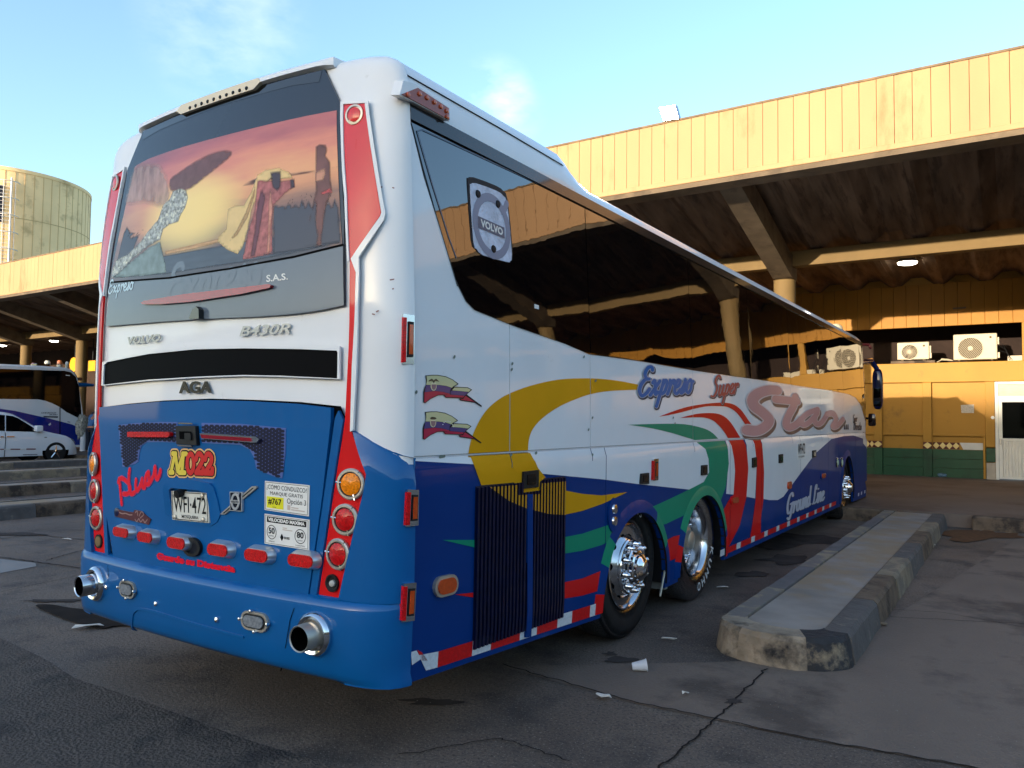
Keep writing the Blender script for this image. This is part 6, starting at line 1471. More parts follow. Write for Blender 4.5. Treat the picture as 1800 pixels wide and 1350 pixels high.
patch(mb, REAR, [el], HO+.02, .02, [el2]); o = mb.build('hatch_handle_rim', BLACK, hp); mb = MB(); patch(mb, REAR, [el2], HO+.008); mb.build('handle_recess', mat('recess_dark', (24, 28, 38), rough=.3, coat=.5), o)

# ---- bumper
def bumper():
    mb = MB(); ss = list(np.linspace(-1.3, -1, 11))+list(np.linspace(-1, 1, 31))[1:-1]+list(np.linspace(1, 1.3, 11))
    rows = [(.770,-.045),(.752,-.012),(.742,.004),(.728,.010),(.705,.012),(.62,.010),(.55,.008),(.47,.004),(.42,-.002),(.395,-.012),(.378,-.03),(.372,-.08),(.37,-.14)]
    vs = []; fs = []
    for z, of in rows:
        of0 = of
        for s in ss:
            zz = z+(.008*(1-abs(s)/1.3)) if z < .45 else z
            if abs(s) > 1: of_ = of; of = max(of, -.03 if abs(s) < 1.2 else -.012)
            P = list(BMP.map(s, max(.5, z), of)); P[2] = zz; vs.append(P)
            of = of0
    n = len(ss)
    for i in range(len(rows)-1):
        for j in range(n-1): fs.append((i*n+j, i*n+j+1, (i+1)*n+j+1, (i+1)*n+j))
    mb.add(vs, fs, True); mb.build('rear_bumper', BLUE, coach)
bumper()
B3 = lambda P: [solve(BMP, 130+u/3, 780+v/3) for u, v in P]
def bpatch(name, m, polys, off, depth=0., step=None, par=coach): mb = MB(); patch(mb, BMP, polys, off, depth, (), step); return mb.build(name, m, par)
ridge = B3([(230,590),(330,635),(480,680),(700,738),(900,770),(1080,790),(1240,800)])
bpatch('hatch_sill', BLUE, stroke_polys([[(t, .792) for t in np.linspace(-.82, .88, 18)]], .02), -.015, .05, .1)
for (uo, vo) in ((1280,1000),):
    C = B3([(uo, vo)])[0]
for sg, C in ((1, solve(BMP, 557, 1113)), (-1, solve(BMP, 173.5, 1025))):
    P = Vector(BMP.map(C[0], C[1], .010)); n = Vector((sg*.06, -1, -.01)).normalized(); mb = MB()
    mb.lathe(P, n, [(.096,-.02),(.100,.004),(.097,.02),(.085,.031),(.071,.026),(.062,.004)], 32); o = mb.build('exhaust_flange', CHROME, coach)
    mb = MB(); mb.lathe(P, n, [(.060,-.02),(.060,.098),(.057,.103),(.054,.100),(.052,.097)], 28, caps=False); mb.build('exhaust_pipe', STEEL if sg > 0 else ALU, o)
    mb = MB(); mb.lathe(P, n, [(.0515,.099),(.0515,.004),(0,.002)], 24, caps=False); mb.build('pipe_bore', GAP, o)  # black inner tube lining the pipe bore
for (u0, v0, u1, v1) in ((258,720,340,808),(900,882,1042,982)):
    a, b, t_, d_ = B3([(u0, (v0+v1)/2-8), (u1, (v0+v1)/2+8), ((u0+u1)/2, v0), ((u0+u1)/2, v1)]); C = ((a[0]+b[0])/2, (a[1]+b[1])/2); ex = ((b[0]-a[0])/2, 0); ey = (0, (t_[1]-d_[1])/2)
    o = bpatch('reverse_lamp', STEEL, [stadium(C, ex, ey)], .024, .02)
    mb = MB(); patch(mb, BMP, [stadium(C, (ex[0]*.84, 0), (0, ey[1]*.76))], .026); mb.build('gasket', BLACK, o)
    mb = MB(); patch(mb, BMP, [stadium(C, (ex[0]*.72, 0), (0, ey[1]*.6))], .031, .006); mb.build('lens', LENS_C, o)
    for dx, dz in ((1.02, 0), (-1.02, 0), (-.2, 1.05), (.1, -1.05)): mb = MB(); Q = Vector(BMP.map(C[0]+ex[0]*dx, C[1]+ey[1]*dz, .028)); mb.lathe(Q, (0,-1,0), [(.008,-.01),(.008,.006),(0,.009)], 8); mb.build('clip', CHROME, o)
for u, v in ((443,842), (763,925), (182,755)):
    C = B3([(u, v)])[0]; mb = MB(); mb.lathe(BMP.map(C[0], C[1], .009), (0,-1,0), [(.014,0),(.013,.008),(0,.014)], 14); mb.build('bolt', CHROME, coach)
cr_ = B3(smooth_poly([(316,985),(318,905),(332,878),(360,870),(440,885),(600,935),(760,980),(900,1018)], 3)); bpatch('bumper_crease', BLUE, stroke_polys([cr_], .012), .013, .008)
sm = B3([(1172,865),(1150,930),(1130,1050),(1118,1190)]); bpatch('bumper_seam', GAP, stroke_polys([sm], .004), .0125)
sm = B3([(190,640),(192,700)]); bpatch('bumper_seam', GAP, stroke_polys([sm], .004), .0125)

# ================================================================== WHEELS
TYRE = mat('tyre_rubber', (20, 20, 21), rough=.75, var=.25, vscale=12, dirt=(48, 42, 38), dscale=7, dcut=.55, damt=.5)
WL_ = mat('tyre_letter_white', (205, 204, 200), rough=.6, var=.1, vscale=30)
def ring_text(mb, txt, c, r, a0, a1, h, x, bold=.02):
    n = len(txt)
    for i, ch in enumerate(txt):
        if ch == ' ': continue
        a = a0+(a1-a0)*i/(n-1) if n > 1 else a0
        vs, fs = text2d(ch, bold); wd = abs(a1-a0)*r/n*.82
        if ch in 'I1.': wd *= .35
        R_ = Vector((0, math.cos(a), math.sin(a))); T_ = Vector((0, math.sin(a), -math.cos(a)))
        if a1 > a0: pass
        out = [Vector((x, c[0], c[1]))+R_*(r+(q-.5)*h)+T_*((p-.5)*wd) for p, q in vs]
        F = []
        for g in fs:
            A_, B_, C_ = (out[k] for k in g[:3]); F.append(g if (B_-A_).cross(C_-A_).x > 0 else g[::-1])
        mb.add(out, F)
def wheel(yc, dish, side=1, texts=()):
    c = (1.235*side, yc, .515); n = (side, 0, 0); w = thing('wheel', None, None, c); del_ = None
    attach(w, coach)
    mb = MB(); mb.lathe(c, n, [(.292,-.26),(.40,-.275),(.480,-.262),(.508,-.24),(.516,-.2),(.517,-.07),(.508,-.03),(.488,-.012),(.44,0.0),(.37,-.004),(.318,-.018),(.295,-.03)], 64, caps=False); mb.build('tyre', TYRE, w)
    if dish == 'deep':
        mb.lathe(c, n, [(.300,-.034),(.306,-.012),(.298,-.008),(.285,-.02),(.272,-.05),(.262,-.15),(.235,-.165),(.13,-.165),(.12,-.155)], 56, caps=False); mb.build('rim', ALU, w)
        base = -.163; hub = [(.125,-.165),(.125,-.10),(.115,-.085),(.085,-.08),(.08,-.05),(.07,-.045),(0,-.043)]
    else:
        mb.lathe(c, n, [(.300,-.034),(.306,-.010),(.296,-.006),(.285,-.018),(.272,-.06),(.262,-.075),(.245,-.06),(.205,-.008),(.190,.004),(.125,.004)], 56); mb.build('rim', ALU, w)
        base = .004; hub = [(.196,-.01),(.198,.012),(.190,.02),(.186,.012),(.182,.024),(.176,.016),(.172,.012),(.150,.010),(.140,.012),(.136,.05),(.128,.056),(.122,.052),(.118,.075),(.105,.082),(.098,.078),(.094,.10),(.08,.108),(.06,.128),(.035,.134),(0,.136)]
    mb = MB(); mb.lathe(c, n, hub, 36); mb.build('hub', CHROME if dish != 'deep' else STEEL, w)
    for k in range(10):
        a = 2*math.pi*k/10+.2; rr = .1625; P = Vector(c)+Vector((side*(base+(.008 if dish != 'deep' else 0)), rr*math.cos(a), rr*math.sin(a)))
        mb = MB(); mb.lathe(P, n, [(.024,0),(.024,.03),(.021,.034),(.019,.055),(.014,.068),(.006,.074),(0,.075)], 12); mb.build('wheel_nut', CHROME, w)
    for k in range(10):
        a = 2*math.pi*k/10+.52; rr = .236; P = Vector(c)+Vector((side*((-.158 if dish == 'deep' else -.047)), rr*math.cos(a), rr*math.sin(a)))
        nn = Vector((side*.62, .78*math.cos(a), .78*math.sin(a))) if dish != 'deep' else Vector(n)
        mb = MB(); mb.lathe(P, nn, [(.030,.002),(.028,.004),(0,.0045)], 16); mb.build('hand_hole', GAP, w)
    if texts:
        mb = MB()
        for txt, r, a0, a1, h in texts: ring_text(mb, txt, (yc, .515), r, a0, a1, h, 1.2375)
        mb.build('lettering', WL_, w)
    return w
Rd = math.radians
wheel(2.45, 'proud', 1, [('295/80R22.5', .405, Rd(132), Rd(60), .05), ])
wheel(3.865, 'deep', 1, [('KUMHO', .402, Rd(-20), Rd(-84), .075), ('KRS 03', .405, Rd(128), Rd(84), .055)])
wheel(10.68, 'proud', 1)
for y_, d_ in ((2.45, 'proud'), (3.865, 'deep'), (10.68, 'proud')): wheel(y_, d_, -1)
# brake chamber, mud flap and strut behind the rear wheel, hook on the hub
mb = MB(); mb.box(.85, 1.19, 3.10, 3.14, .30, .92); mb.build('mud_flap', BLACK, coach)
mb = MB(); mb.tube([(1.27, 3.20, .78), (1.27, 3.19, .68), (1.28, 2.92, .22)], .008, 6); mb.build('steel_rod', STEEL, coach)
mb = MB(); mb.box(1.0, 1.26, 3.06, 3.12, .24, .42); mb.build('flap_bracket', mat('dusty_grey', (120, 122, 118), rough=.7, var=.3, vscale=12), coach)

mb = MB(); r_ = random.Random(8)
for u, v, l in ((686,492,7),(694,499,4),(690,508,5),(655,552,3),(662,548,3),(700,430,9),(712,428,6),(668,330,3),(690,330,2),(715,500,4),(707,425,5)):
    a = solve(REAR, u, v); b = solve(REAR, u+l, v+r_.uniform(-2, 2)); patch(mb, REAR, stroke_polys([[a, b]], .006), .002)
o = mb.build('paint_scuff', mat('scuff_brown', (140, 104, 98), rough=.7), coach); o['kind'] = 'stuff'
mb = MB()
for u, v, l in ((772,803,8),(899,640,1),(1040,800,1),(797,628,1),(1033,756,1),(1040,735,1),(1045,670,2),(898,650,1),(1182,735,1),(1185,745,1),(730,690,1),(1025,628,1),(896,800,2),(940,797,2)):
    a = solve(SIDE, u, v); b = solve(SIDE, u+l, v-1.5); patch(mb, SIDE, stroke_polys([[a, b]], .014), .005)
o = mb.build('paint_chip', mat('chip_grey', (112, 120, 108), rough=.8), coach); o['kind'] = 'stuff'
# ================================================================== WHITE COACH AND CAR AT THE LEFT
XB = -24.8; PB = Plane(0, XB, 1)
zb = lambda P: [solve(PB, u/6.75, 620+v/6.75) for u, v in P]
wbus = thing('white_coach', 'white coach with a wavy blue band parked nose in behind the white car', 'bus', (XB-1.25, 5, 0))
BW = mat('coach_white', (214, 214, 216), rough=.25, coat=1, var=.04, vscale=1)
BB = mat('coach_blue', (10, 38, 124), rough=.25, coat=1, var=.05, vscale=1)
top = zb([(0,132),(440,152),(720,170),(800,180),(850,195),(895,232),(925,275),(940,330)])
frontz = zb([(985,620),(1010,800),(1005,1000)])
prof = [(-1.5, .35), (-1.5, 3.2)]+[(top[0][0]-3, 3.2)]+top+frontz+[(frontz[-1][0]-.05, .35)]
prof = [(a, min(b, 3.24)) for a, b in prof]
mb = MB(); ins = [(a+(.06 if a < 0 else -.05), b-(.06 if b > 2.8 else 0)) for a, b in prof]; n = len(prof)
vs = [(XB-.03, a, b) for a, b in ins]+[(XB-.002, a, b) for a, b in prof][:0]
layers = [(XB-2.52, ins), (XB-2.46, prof), (XB-.07, prof), (XB, ins)]
vs = [(x, a, b) for x, P in layers for a, b in P]; fs = [(k*n+i, k*n+(i+1) % n, (k+1)*n+(i+1) % n, (k+1)*n+i) for k in range(3) for i in range(n)]+[tuple(range(n))[::-1], tuple(range(3*n, 4*n))]
mb.add(vs, fs); mb.build('body', BW, wbus)
def bp_(name, m, P, of=.006, dep=.006, par=wbus): mb = MB(); patch(mb, PB, [P], of, dep); return mb.build(name, m, par)
gl = zb([(0,190),(440,205),(770,215),(840,232),(900,290),(935,400),(960,640),(965,790),(900,760),(790,705),(700,640),(620,600),(540,570),(450,552),(0,548)]); gl = [(-1.2, gl[0][1])]+gl+[(-1.2, gl[-1][1])]
bp_('window_band', GLASSF, gl)
bw_ = zb([(0,665),(180,690),(380,735),(560,775),(720,815),(850,850),(945,890),(960,1100)]); bp_('blue_band', BB, [(-1.2, bw_[0][1])]+bw_+[(bw_[-1][0], .42), (-1.2, .42)], .005, .004)
bp_('door_gap', GAP, zb([(705,648),(716,652),(716,1090),(705,1090)]), .0075, 0)
q = zb([(487,722),(668,722),(670,706),(489,706)]); mb = MB(); quad_text(PB, mb, 'CHEVROLET', q, (0,0), (1,1), .006, .02); mb.build('lettering', INK, wbus)
q = zb([(560,742),(680,742),(682,728),(562,728)]); mb = MB(); quad_text(PB, mb, 'ISUZU', q, (.2,0), (1,1), .006, .03, .2); mb.build('lettering', INK, wbus)
bp_('dark_badge', INK, zb([(510,752),(688,755),(685,772),(520,766)]), .0065, 0)
bp_('lettering', mat('orange_print', (150, 84, 50), rough=.5), zb([(890,838),(935,848),(935,872),(890,860)]), .0065, 0)
bp_('vent', INK, zb([(800,816),(830,820),(830,827),(800,823)]), .0065, 0)
q = zb([(570,850),(600,830),(605,850),(585,865)]); bp_('emblem', STICK, q, .0065, 0)
bp_('window_sticker', STICK, zb([(778,262),(828,266),(828,276),(778,272)]), .0075, 0)
# beacons and hatch on the roof
def beacon(u, v0, v1, w_, m, cap=None):
    P = hit(u/6.75, 620+v1/6.75, 0, XB-.6); Q = hit(u/6.75, 620+v0/6.75, 0, XB-.6); h = Q[2]-P[2]; P[2] -= .1; h += .1; r_ = w_/6.75/1352*29
    mb = MB(); mb.lathe(P, (0,0,1), [(r_,0),(r_,.12),(r_*.8,.13)], 14); o = mb.build('beacon', STEEL, wbus)
    mb = MB(); mb.lathe(P, (0,0,1), [(r_*.95,.13),(r_*.95,h*.8),(r_*.6,h),(0,h)], 14); mb.build('dome', m, o)
beacon(402, 122, 150, 30, mat('dusty_rose_lens', (150, 104, 100), rough=.3, coat=1)); beacon(562, 94, 140, 32, mat('cream_lens', (228, 220, 196), rough=.3, coat=1)); beacon(708, 90, 150, 30, mat('orange_beacon', (200, 110, 60), rough=.2, coat=1)); beacon(795, 106, 150, 18, STICK)
mb = MB(); P = hit(480/6.75, 620+158/6.75, 0, XB-.4); mb.bbox(P[0]-.2, P[0]+.2, P[1]-.22, P[1]+.22, 3.1, 3.29, .02); mb.build('roof_hatch', GLOSSBLK, wbus)
# mirror arm, front pillar tube, dirty curled mirror cover
mb = MB(); a = hit(915/6.75, 620+378/6.75, 0, XB-.1); b = hit(1110/6.75, 620+385/6.75, 0, XB-.1); mb.tube([a, (a+b)/2, b], [.09,.07,.05], 8); mb.build('mirror_arm', BLUE, wbus)
mb = MB(); a = hit(930/6.75, 620+292/6.75, 0, XB-.05); b = hit(962/6.75, 620+330/6.75, 0, XB-.05); mb.bbox(min(a[0],b[0])-.08, a[0]+.08, a[1], b[1], b[2], a[2], .02); mb.build('clearance_lamp', mat('brown_lens', (84, 50, 40), rough=.3), wbus)
wh0 = []
for y in (2.4, 9.2):
    c = (XB-.02, y, .5); mb = MB(); mb.lathe(c, (1,0,0), [(.28,-.25),(.5,-.25),(.51,-.03),(.44,0),(.3,-.02)], 32); o = mb.build('wheel', TYRE, wbus); mb = MB(); mb.lathe(c, (1,0,0), [(.29,-.03),(.26,-.06),(.1,-.02),(0,-.02)], 24); mb.build('rim', ALU, o)

# ---- white car
XK = -22.0; PK = Plane(0, XK, 1); zk = lambda P: [solve(PK, u/6.75, 620+v/6.75) for u, v in P]
car = thing('white_car', 'white people carrier with black wheels and a red dashed strip along its doors', 'car', (XK-.9, 8, 0))
CW = mat('car_white', (222, 224, 228), rough=.18, coat=1, var=.03, vscale=2)
rl = zk([(0,698),(100,705),(200,728),(300,785),(400,850),(480,905),(560,935),(640,952),(720,968),(790,985),(840,1010),(880,1050),(905,1090),(925,1150),(925,1195)])
belt = zk([(0,930),(200,930),(400,940),(470,945),(560,960),(700,985)])
yr_ = 6.1
roof_z = rl[0][1]+.03
st = [(yr_, .95), (yr_+.1, 1.45), (yr_+.5, roof_z-.05), (yr_+1.4, roof_z)]+rl
mb = MB(); vs = []; fs = []
for y, zt_ in st:
    k = min(1, max(0, (zt_-1.05)/.5)); zbl = min(zt_-.02, .98); wt_ = .90-.20*k; endk = max(0, (y-10.3)/.35)
    wl_ = .90-.16*max(0, min(1, endk))**2
    half = [(wl_-.04, .22), (wl_, .42), (wl_, min(.75, zbl)), (wl_-.02, zbl), (min(wt_, wl_-.03), zt_-.05 if zt_-.05 > zbl else zbl+.01), (min(wt_, wl_)-.08, zt_), (0, zt_+.02)]
    vs += [(XK-.9+a, y, z) for a, z in half]+[(XK-.9-a, y, z) for a, z in half[-2::-1]]
n = 13
for i in range(len(st)-1):
    for j in range(n-1): fs.append((i*n+j, (i+1)*n+j, (i+1)*n+j+1, i*n+j+1))
fs += [tuple(range(n)), tuple((len(st)-1)*n+k for k in range(n))]
mb.add(vs, fs, True); cb = mb.build('body', CW, car)
class CarSide:
    def map(s, y, z, off=0):
        zt_ = lerp(y, st); k = min(1, max(0, (zt_-1.05)/.5)); wt_ = .90-.20*k
        x = .90 if z < .75 else (.88+.02*(.98-z)/.23 if z < .98 else .88+(wt_-.88)*min(1, (z-.98)/max(.05, zt_-.05-.98)))
        x -= .16*max(0, min(1, (y-10.3)/.35))**2
        return (XK-.9+x+off, y, z)
    def nrm(s, y, z): return (1, 0, 0)
    def guess(s, u, v): P = hit(u, v, 0, XK-.03); return (P[1], P[2])
CS = CarSide(); ck = lambda P: [solve(CS, u/6.75, 620+v/6.75) for u, v in P]
def cp(name, m, P, of=.012, dep=.01, par=car, step=.12): mb = MB(); patch(mb, CS, [P], of, dep, (), step); return mb.build(name, m, par)
cp('side_window', GLASSF, ck([(0,735),(100,742),(190,762),(280,815),(360,865),(430,905),(475,942),(390,940),(75,930),(75,745)][:0] or [(70,742),(150,752),(210,775),(300,830),(380,880),(440,915),(478,942),(300,935),(70,930)]))
cp('side_window', GLASSF, [(6.6, 1.05), (6.75, 1.42)]+ck([(0,736),(55,740),(55,928),(0,926)]))
cp('door_gap', GAP, ck([(55,945),(63,945),(70,1020),(52,1235),(44,1235),(62,1020)]), .012, 0)
for P in ([(0,1140),(45,1140),(45,1151),(0,1151)], [(125,1139),(240,1139),(236,1150),(122,1150)], [(312,1137),(422,1137),(420,1149),(310,1149)]): cp('red_strip', mat('dull_red', (110, 30, 40), rough=.4), ck(P), .013, .004, step=None)
for P in ([(45,1141),(122,1140),(122,1150),(45,1151)], [(240,1139),(310,1138),(310,1149),(238,1150)]): cp('white_strip', STICK, ck(P), .013, .004, step=None)
cp('door_handle', CHROME, ck([(75,990),(150,988),(175,993),(150,1000),(75,1000)]), .035, .03, step=None); cp('door_handle', CHROME, ck([(0,988),(30,990),(50,995),(30,1002),(0,1002)]), .035, .03, step=None)
cp('model_badge', INK, ck([(270,1207),(440,1203),(440,1209),(270,1213)]), .013, 0, step=None); cp('side_repeater', BEAM, ck([(525,1000),(555,1000),(555,1008),(525,1008)]), .014, .004, step=None)
cp('headlight', LENS_C, ck([(835,1012),(868,1030),(888,1058),(895,1075),(870,1055),(845,1032)]), .012, .008)
P = CS.map(*ck([(440,900)])[0]); mb = MB(); mb.bbox(P[0]-.02, P[0]+.16, P[1]-.10, P[1]+.12, P[2]-.10, P[2]+.10, .04); mb.build('wing_mirror', CW, car)
cw_ = ck([(662,1200)])[0]; yw_ = cw_[0]
for y, first_ in ((yw_, 1), (yw_-2.75, 0)):
    for x, n_ in ((XK-.02, 1), (XK-1.78, -1)):
        c = (x, y, .325); mb = MB(); mb.lathe((x+.012*n_, y, .36), (n_,0,0), [(.40,-.02),(.40,0),(.33,.001)], 32); mb.build('wheel_arch', GAP, car)
        mb = MB(); mb.lathe(c, (n_,0,0), [(.2,-.2),(.315,-.2),(.325,-.17),(.325,0),(.31,.02),(.235,.025),(.21,.015)], 36); o = mb.build('wheel', TYRE, car)
        mb = MB(); mb.lathe(c, (n_,0,0), [(.215,.014),(.20,-.03),(0,-.03)], 28); mb.build('rim', BLACK, o)
        for k in range(5):
            a = 2*math.pi*k/5+.3; mb = MB(); mb.tube([Vector(c)+Vector((.012*n_, .03*math.cos(a), .03*math.sin(a))), Vector(c)+Vector((.004*n_, .21*math.cos(a), .21*math.sin(a)))], [.028, .02], 6); mb.build('spoke', ALU if n_ > 0 else STEEL, o)

# ---- people at the nose of the white coach
def person(x, y, z0, H, yaw, pose, skin, label, shirt, trousers, hair):
    """one continuous skinned body; clothes are child shells grown on the same joints"""
    k = H/1.75; t = thing('person', label, 'person', (x, y, z0))
    c, s = math.cos(yaw), math.sin(yaw)
    def W_(p): return (x+(p[0]*c-p[1]*s)*k, y+(p[0]*s+p[1]*c)*k, z0+p[2]*k)
    J = {'pel':(0,0,.95,.135),'wai':(0,.02,1.10,.125),'che':(0,.05,1.30,.15),'nec':(0,.06,1.47,.06),'hea':(0,.09,1.58,.085),'top':(0,.09,1.70,.075),
         'sl':(-.19,.05,1.40,.065),'el':(-.25,.02,1.14,.045),'wl':(-.22,.16,.95,.034),'hl':(-.21,.22,.88,.035),
         'sr':(.19,.05,1.40,.065),'er':(.25,.02,1.14,.045),'wr':(.22,.16,.95,.034),'hr':(.21,.22,.88,.035),
         'tl':(-.10,0,.86,.095),'kl':(-.11,.02,.48,.065),'al':(-.11,-.03,.09,.042),'fl':(-.12,.14,.035,.04),
         'tr':(.10,0,.86,.095),'kr':(.11,.02,.48,.065),'ar':(.11,-.03,.09,.042),'fr':(.12,.14,.035,.04)}
    for q, v in pose.items(): J[q] = (*v, J[q][3])
    E_ = [('pel','wai'),('wai','che'),('che','nec'),('nec','hea'),('hea','top'),('che','sl'),('sl','el'),('el','wl'),('wl','hl'),('che','sr'),('sr','er'),('er','wr'),('wr','hr'),
          ('pel','tl'),('tl','kl'),('kl','al'),('al','fl'),('pel','tr'),('tr','kr'),('kr','ar'),('ar','fr')]
    def skin_mesh(name, joints, grow, m, root, fade=None):
        ed = [(a, b) for a, b in E_ if a in joints and b in joints]; nm = list(joints); ix = {q: i for i, q in enumerate(nm)}
        me = bpy.data.meshes.new(name); me.from_pydata([W_(J[q]) for q in nm], [(ix[a], ix[b]) for a, b in ed], []); me.update()
        ob = bpy.data.objects.new(name, me); COL.objects.link(ob)
        md = ob.modifiers.new('s', 'SKIN'); md.use_smooth_shade = True
        for i, q in enumerate(nm):
            r_ = (J[q][3]+grow)*k; f = .72 if q in ('pel','wai','che') else 1
            me.skin_vertices[0].data[i].radius = (r_, r_*f if f < 1 else r_); me.skin_vertices[0].data[i].use_root = (q == root)
        sd_ = ob.modifiers.new('d', 'SUBSURF'); sd_.levels = 1; sd_.render_levels = 1
        dg = bpy.context.evaluated_depsgraph_get(); dg.update(); ev = ob.evaluated_get(dg); m2 = bpy.data.meshes.new_from_object(ev)
        mbx = MB(); mbx.add([tuple(v.co) for v in m2.vertices], [tuple(p.vertices) for p in m2.polygons], True)
        bpy.data.objects.remove(ob); return mbx.build(name, m, t)
    skin_mesh('body', list(J), 0, skin, 'pel')
    skin_mesh('shirt', ['pel','wai','che','sl','sr','el','er'], .018, shirt, 'wai')
    skin_mesh('trousers', ['pel','tl','kl','al','tr','kr','ar'], .020, trousers, 'pel')
    h = J['top']; mb = MB(); bm = bmesh.new(); bmesh.ops.create_uvsphere(bm, u_segments=14, v_segments=10, radius=1)
    for q in bm.verts: q.co = Vector(W_((h[0]+q.co.x*.092, h[1]-.02+q.co.y*.10, h[2]-.02+max(q.co.z, -.5)*.085)))
    mb.bm(bm, True); mb.build('hair', hair, t)
    f = W_((h[0], h[1]+.105, h[2]-.10)); mb = MB(); mb.lathe(f, (-s, c, 0), [(.018*k, -.02), (.012*k, .02), (0, .026)], 8); mb.build('nose', skin, t)
    for dx in (-.035, .035): e = W_((h[0]+dx, h[1]+.082, h[2]-.065)); mb = MB(); mb.lathe(e, (-s, c, 0), [(.012*k, 0), (0, .006)], 8); mb.build('eye', INK, t)
    return t
SK1 = mat('skin_brown', (140, 92, 70), rough=.6); SHB = mat('shirt_blue', (44, 82, 124), rough=.9, var=.12, vscale=18); TRD = mat('trousers_navy', (30, 32, 44), rough=.9); HR = mat('hair_dark', (34, 24, 20), rough=.7)
PZ_ = PZ
P = hit(1068/6.75, 797, 2, PZ_)
lean = {'wai':(0,.06,1.08),'che':(0,.18,1.26),'nec':(0,.29,1.40),'hea':(0,.36,1.47),'top':(0,.41,1.58),'sl':(-.19,.20,1.34),'sr':(.19,.20,1.34),'el':(-.24,.28,1.08),'er':(.24,.24,1.08),'wl':(-.2,.44,.98),'wr':(.2,.40,.98),'hl':(-.18,.50,.95),'hr':(.18,.46,.95)}
person(P[0], P[1], PZ_, 1.66, rad(20), lean, SK1, 'person in a blue shirt leaning forward at the nose of the white coach', SHB, TRD, HR)
P2 = hit(1050/6.75, 797, 2, PZ_)
person(P2[0]-1.2, P2[1]+.95, PZ_, 1.70, rad(-120), {}, mat('skin_tan', (160, 108, 88), rough=.6), 'person half hidden behind the one in the blue shirt', mat('shirt_dark', (48, 44, 54), rough=.9), TRD, HR)
# rag tied at the corner of the white coach
mb = MB(); bm = bmesh.new(); bmesh.ops.create_icosphere(bm, subdivisions=3, radius=1); c = hit(980/6.75, 620+880/6.75, 0, XB+.1); r_ = random.Random(4)
for q in bm.verts:
    f = 1+.22*math.sin(9*q.co.x+3)*math.cos(8*q.co.z)+.1*math.sin(17*q.co.y+11*q.co.z); q.co = Vector((c[0]+q.co.x*.12*f, c[1]+q.co.y*.22*f, c[2]+q.co.z*.42*f))
mb.bm(bm, True); tag(mb.build('rag_bundle', mat('rag_grey', (150, 146, 136), rough=.95, var=.5, vscale=16)), 'grey crumpled rag bundle hanging at the front corner of the white coach', 'rag')
mb = MB(); c = hit(985/6.75, 620+1030/6.75, 0, XB+.12); mb.lathe((c[0], c[1], .2), (0,0,1), [(.1,0),(.1,.78),(.08,.8),(0,.8)], 16); tag(mb.build('white_post', BW), 'short white post on the platform beside the front corner of the white coach', 'post')
# yellow disc and box, with made-up hangers, stand in for sunlit far wall
mb = MB(); c = hit(130.5, 641, 1, 16.2); mb.lathe(c, (0,-1,0), [(.34,0),(.34,.04),(0,.041)], 28); o = mb.build('sunlit_disc', mat('sunlit_wall_yellow', (222, 160, 20), rough=.5)); tag(o, 'round yellow disc standing in for sunlit wall beside the left column above the white coach', 'sign'); sgn = o
mb = MB(); mb.tube([c+np.array([0,.03,.3]), c+np.array([0,.03,1.7])], .02, 6); mb.build('hanger', BLACK, sgn)
mb = MB(); c = hit(161, 643, 1, 17.5); mb.bbox(c[0]-.32, c[0]+.32, c[1], c[1]+.12, c[2]-.26, c[2]+.26, .02); o = mb.build('sunlit_square', mat('sunlit_wall_yellow', (222, 160, 20))); tag(o, 'square yellow board standing in for sunlit wall between the left column and the coach', 'sign')
mb = MB(); mb.tube([c+np.array([0,.05,.25]), c+np.array([0,.05,1.8])], .02, 6); mb.build('hanger', BLACK, o)

# ================================================================== LITTER
CUPM = mat('cup_white', (214, 216, 222), rough=.4, var=.05, vscale=30)
c = gp(1124, 1180); C = Vector((c[0], c[1], .034)); ax = Vector((.62, .35, .10)).normalized()
mb = MB(); mb.lathe(C-ax*.045, ax, [(.0,.001),(.022,0),(.0235,.004),(.036,.085),(.039,.088),(.039,.092),(.034,.088),(.022,.006),(0,.006)], 24); tag(mb.build('plastic_cup', CUPM), 'white plastic cup lying on the asphalt in front of the kerb island', 'cup')
LIT = mat('litter_white', (200, 196, 188), rough=.8, var=.1, vscale=40); LITB = mat('litter_brown', (120, 104, 84), rough=.9)
def scrap(u, v, ln, wd, rot, m, z=0., h=.02, name='paper_scrap'):
    c = gp(u, v, z); mb = MB(); r_ = random.Random(int(u*7+v)); pts = []
    for i in range(7):
        a = 2*math.pi*i/7; k = 1+r_.uniform(-.25, .25); px_, py_ = ln*math.cos(a)*k, wd*math.sin(a)*k
        pts.append((c[0]+px_*math.cos(rot)-py_*math.sin(rot), c[1]+px_*math.sin(rot)+py_*math.cos(rot), z+.014+r_.uniform(0, h)))
    vs = pts+[(c[0], c[1], z+.016+h*.6)]+[(a, b, q-.004) for a, b, q in pts]+[(c[0], c[1], z+.012+h*.5)]
    fs = [(i, (i+1) % 7, 7) for i in range(7)]+[((i+1) % 7+8, i+8, 15) for i in range(7)]+[(i, i+8, (i+1) % 7+8, (i+1) % 7) for i in range(7)]
    mb.add(vs, fs); return mb.build(name, m)
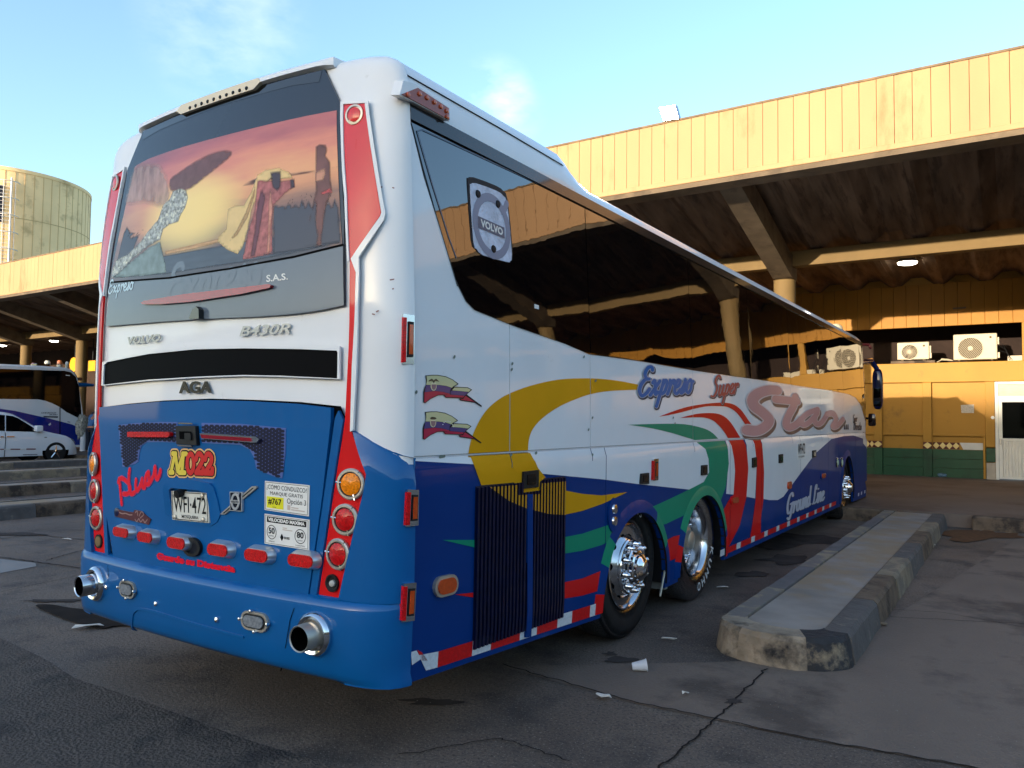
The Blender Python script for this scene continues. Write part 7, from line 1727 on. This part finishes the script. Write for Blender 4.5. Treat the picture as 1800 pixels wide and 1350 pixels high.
for u, v, ln, wd, rot, m, lb in [
  (1062,1229,.042,.026,.3,LIT,'folded pale paper scrap on the asphalt below the cup'),
  (1423,1167,.05,.010,-.3,LIT,'thin white strip of litter in front of the kerb island nose'),
  (1272,1035,.06,.02,.4,LIT,'torn white scrap lying between the rear wheel and the kerb island'),
  (1175,1127,.05,.012,.2,LIT,'small pale scrap on the asphalt between wheel and island'),
  (1549,1100,.05,.03,.1,LITB,'dark leaf lying at the foot of the island on the right'),
  (1204,1224,.022,.012,.9,LIT,'tiny white scrap below the island nose'),
  (1639,960,.04,.03,.5,LIT,'white scrap on the asphalt near the far right kerb'),
  (155,1105,.10,.035,.9,LIT,'crumpled white plastic at the edge of the dark brown ground patch'),
  (118,950,.06,.02,.3,LIT,'pale scrap on the asphalt left of the coach')]:
    tag(scrap(u, v, ln, wd, rot, m), lb, 'litter')
c = hit(1657, 838, 2, PZ); mb = MB(); bm = bmesh.new(); bmesh.ops.create_icosphere(bm, subdivisions=2, radius=1)
for q in bm.verts: f = 1+.25*math.sin(7*q.co.x)*math.cos(6*q.co.y); q.co = Vector((c[0]+q.co.x*.11*f, c[1]-.1+q.co.y*.07*f, PZ+.05+q.co.z*.05*f))
mb.bm(bm, True); tag(mb.build('plastic_bag', mat('bag_blue', (90, 118, 140), rough=.5, var=.3, vscale=25)), 'crumpled bluish plastic bag at the foot of the green tiled wall', 'bag')
mb = MB(); r_ = random.Random(12)
for i in range(900):
    u = r_.uniform(700, 1800); v = r_.uniform(930, 1349)
    if 1235 < u < 1660 and 890 < v < 1170: continue
    c = gp(u, v); 
    if c[0] < 1.5 and c[1] > 0 and r_.random() < .5: continue
    s_ = r_.uniform(.0015, .0048); z = .0085; a = r_.uniform(0, 6)
    pts = [(c[0]+s_*math.cos(a+2.1*k), c[1]+s_*math.sin(a+2.1*k)*1.4, z) for k in range(3)]; mb.add(pts+[(c[0], c[1], z+s_*.55)], [(0,1,3),(1,2,3),(2,0,3),(2,1,0)])
o = mb.build('grit', mat('grit_pale', (128, 122, 112), rough=.9)); o['kind'] = 'stuff'
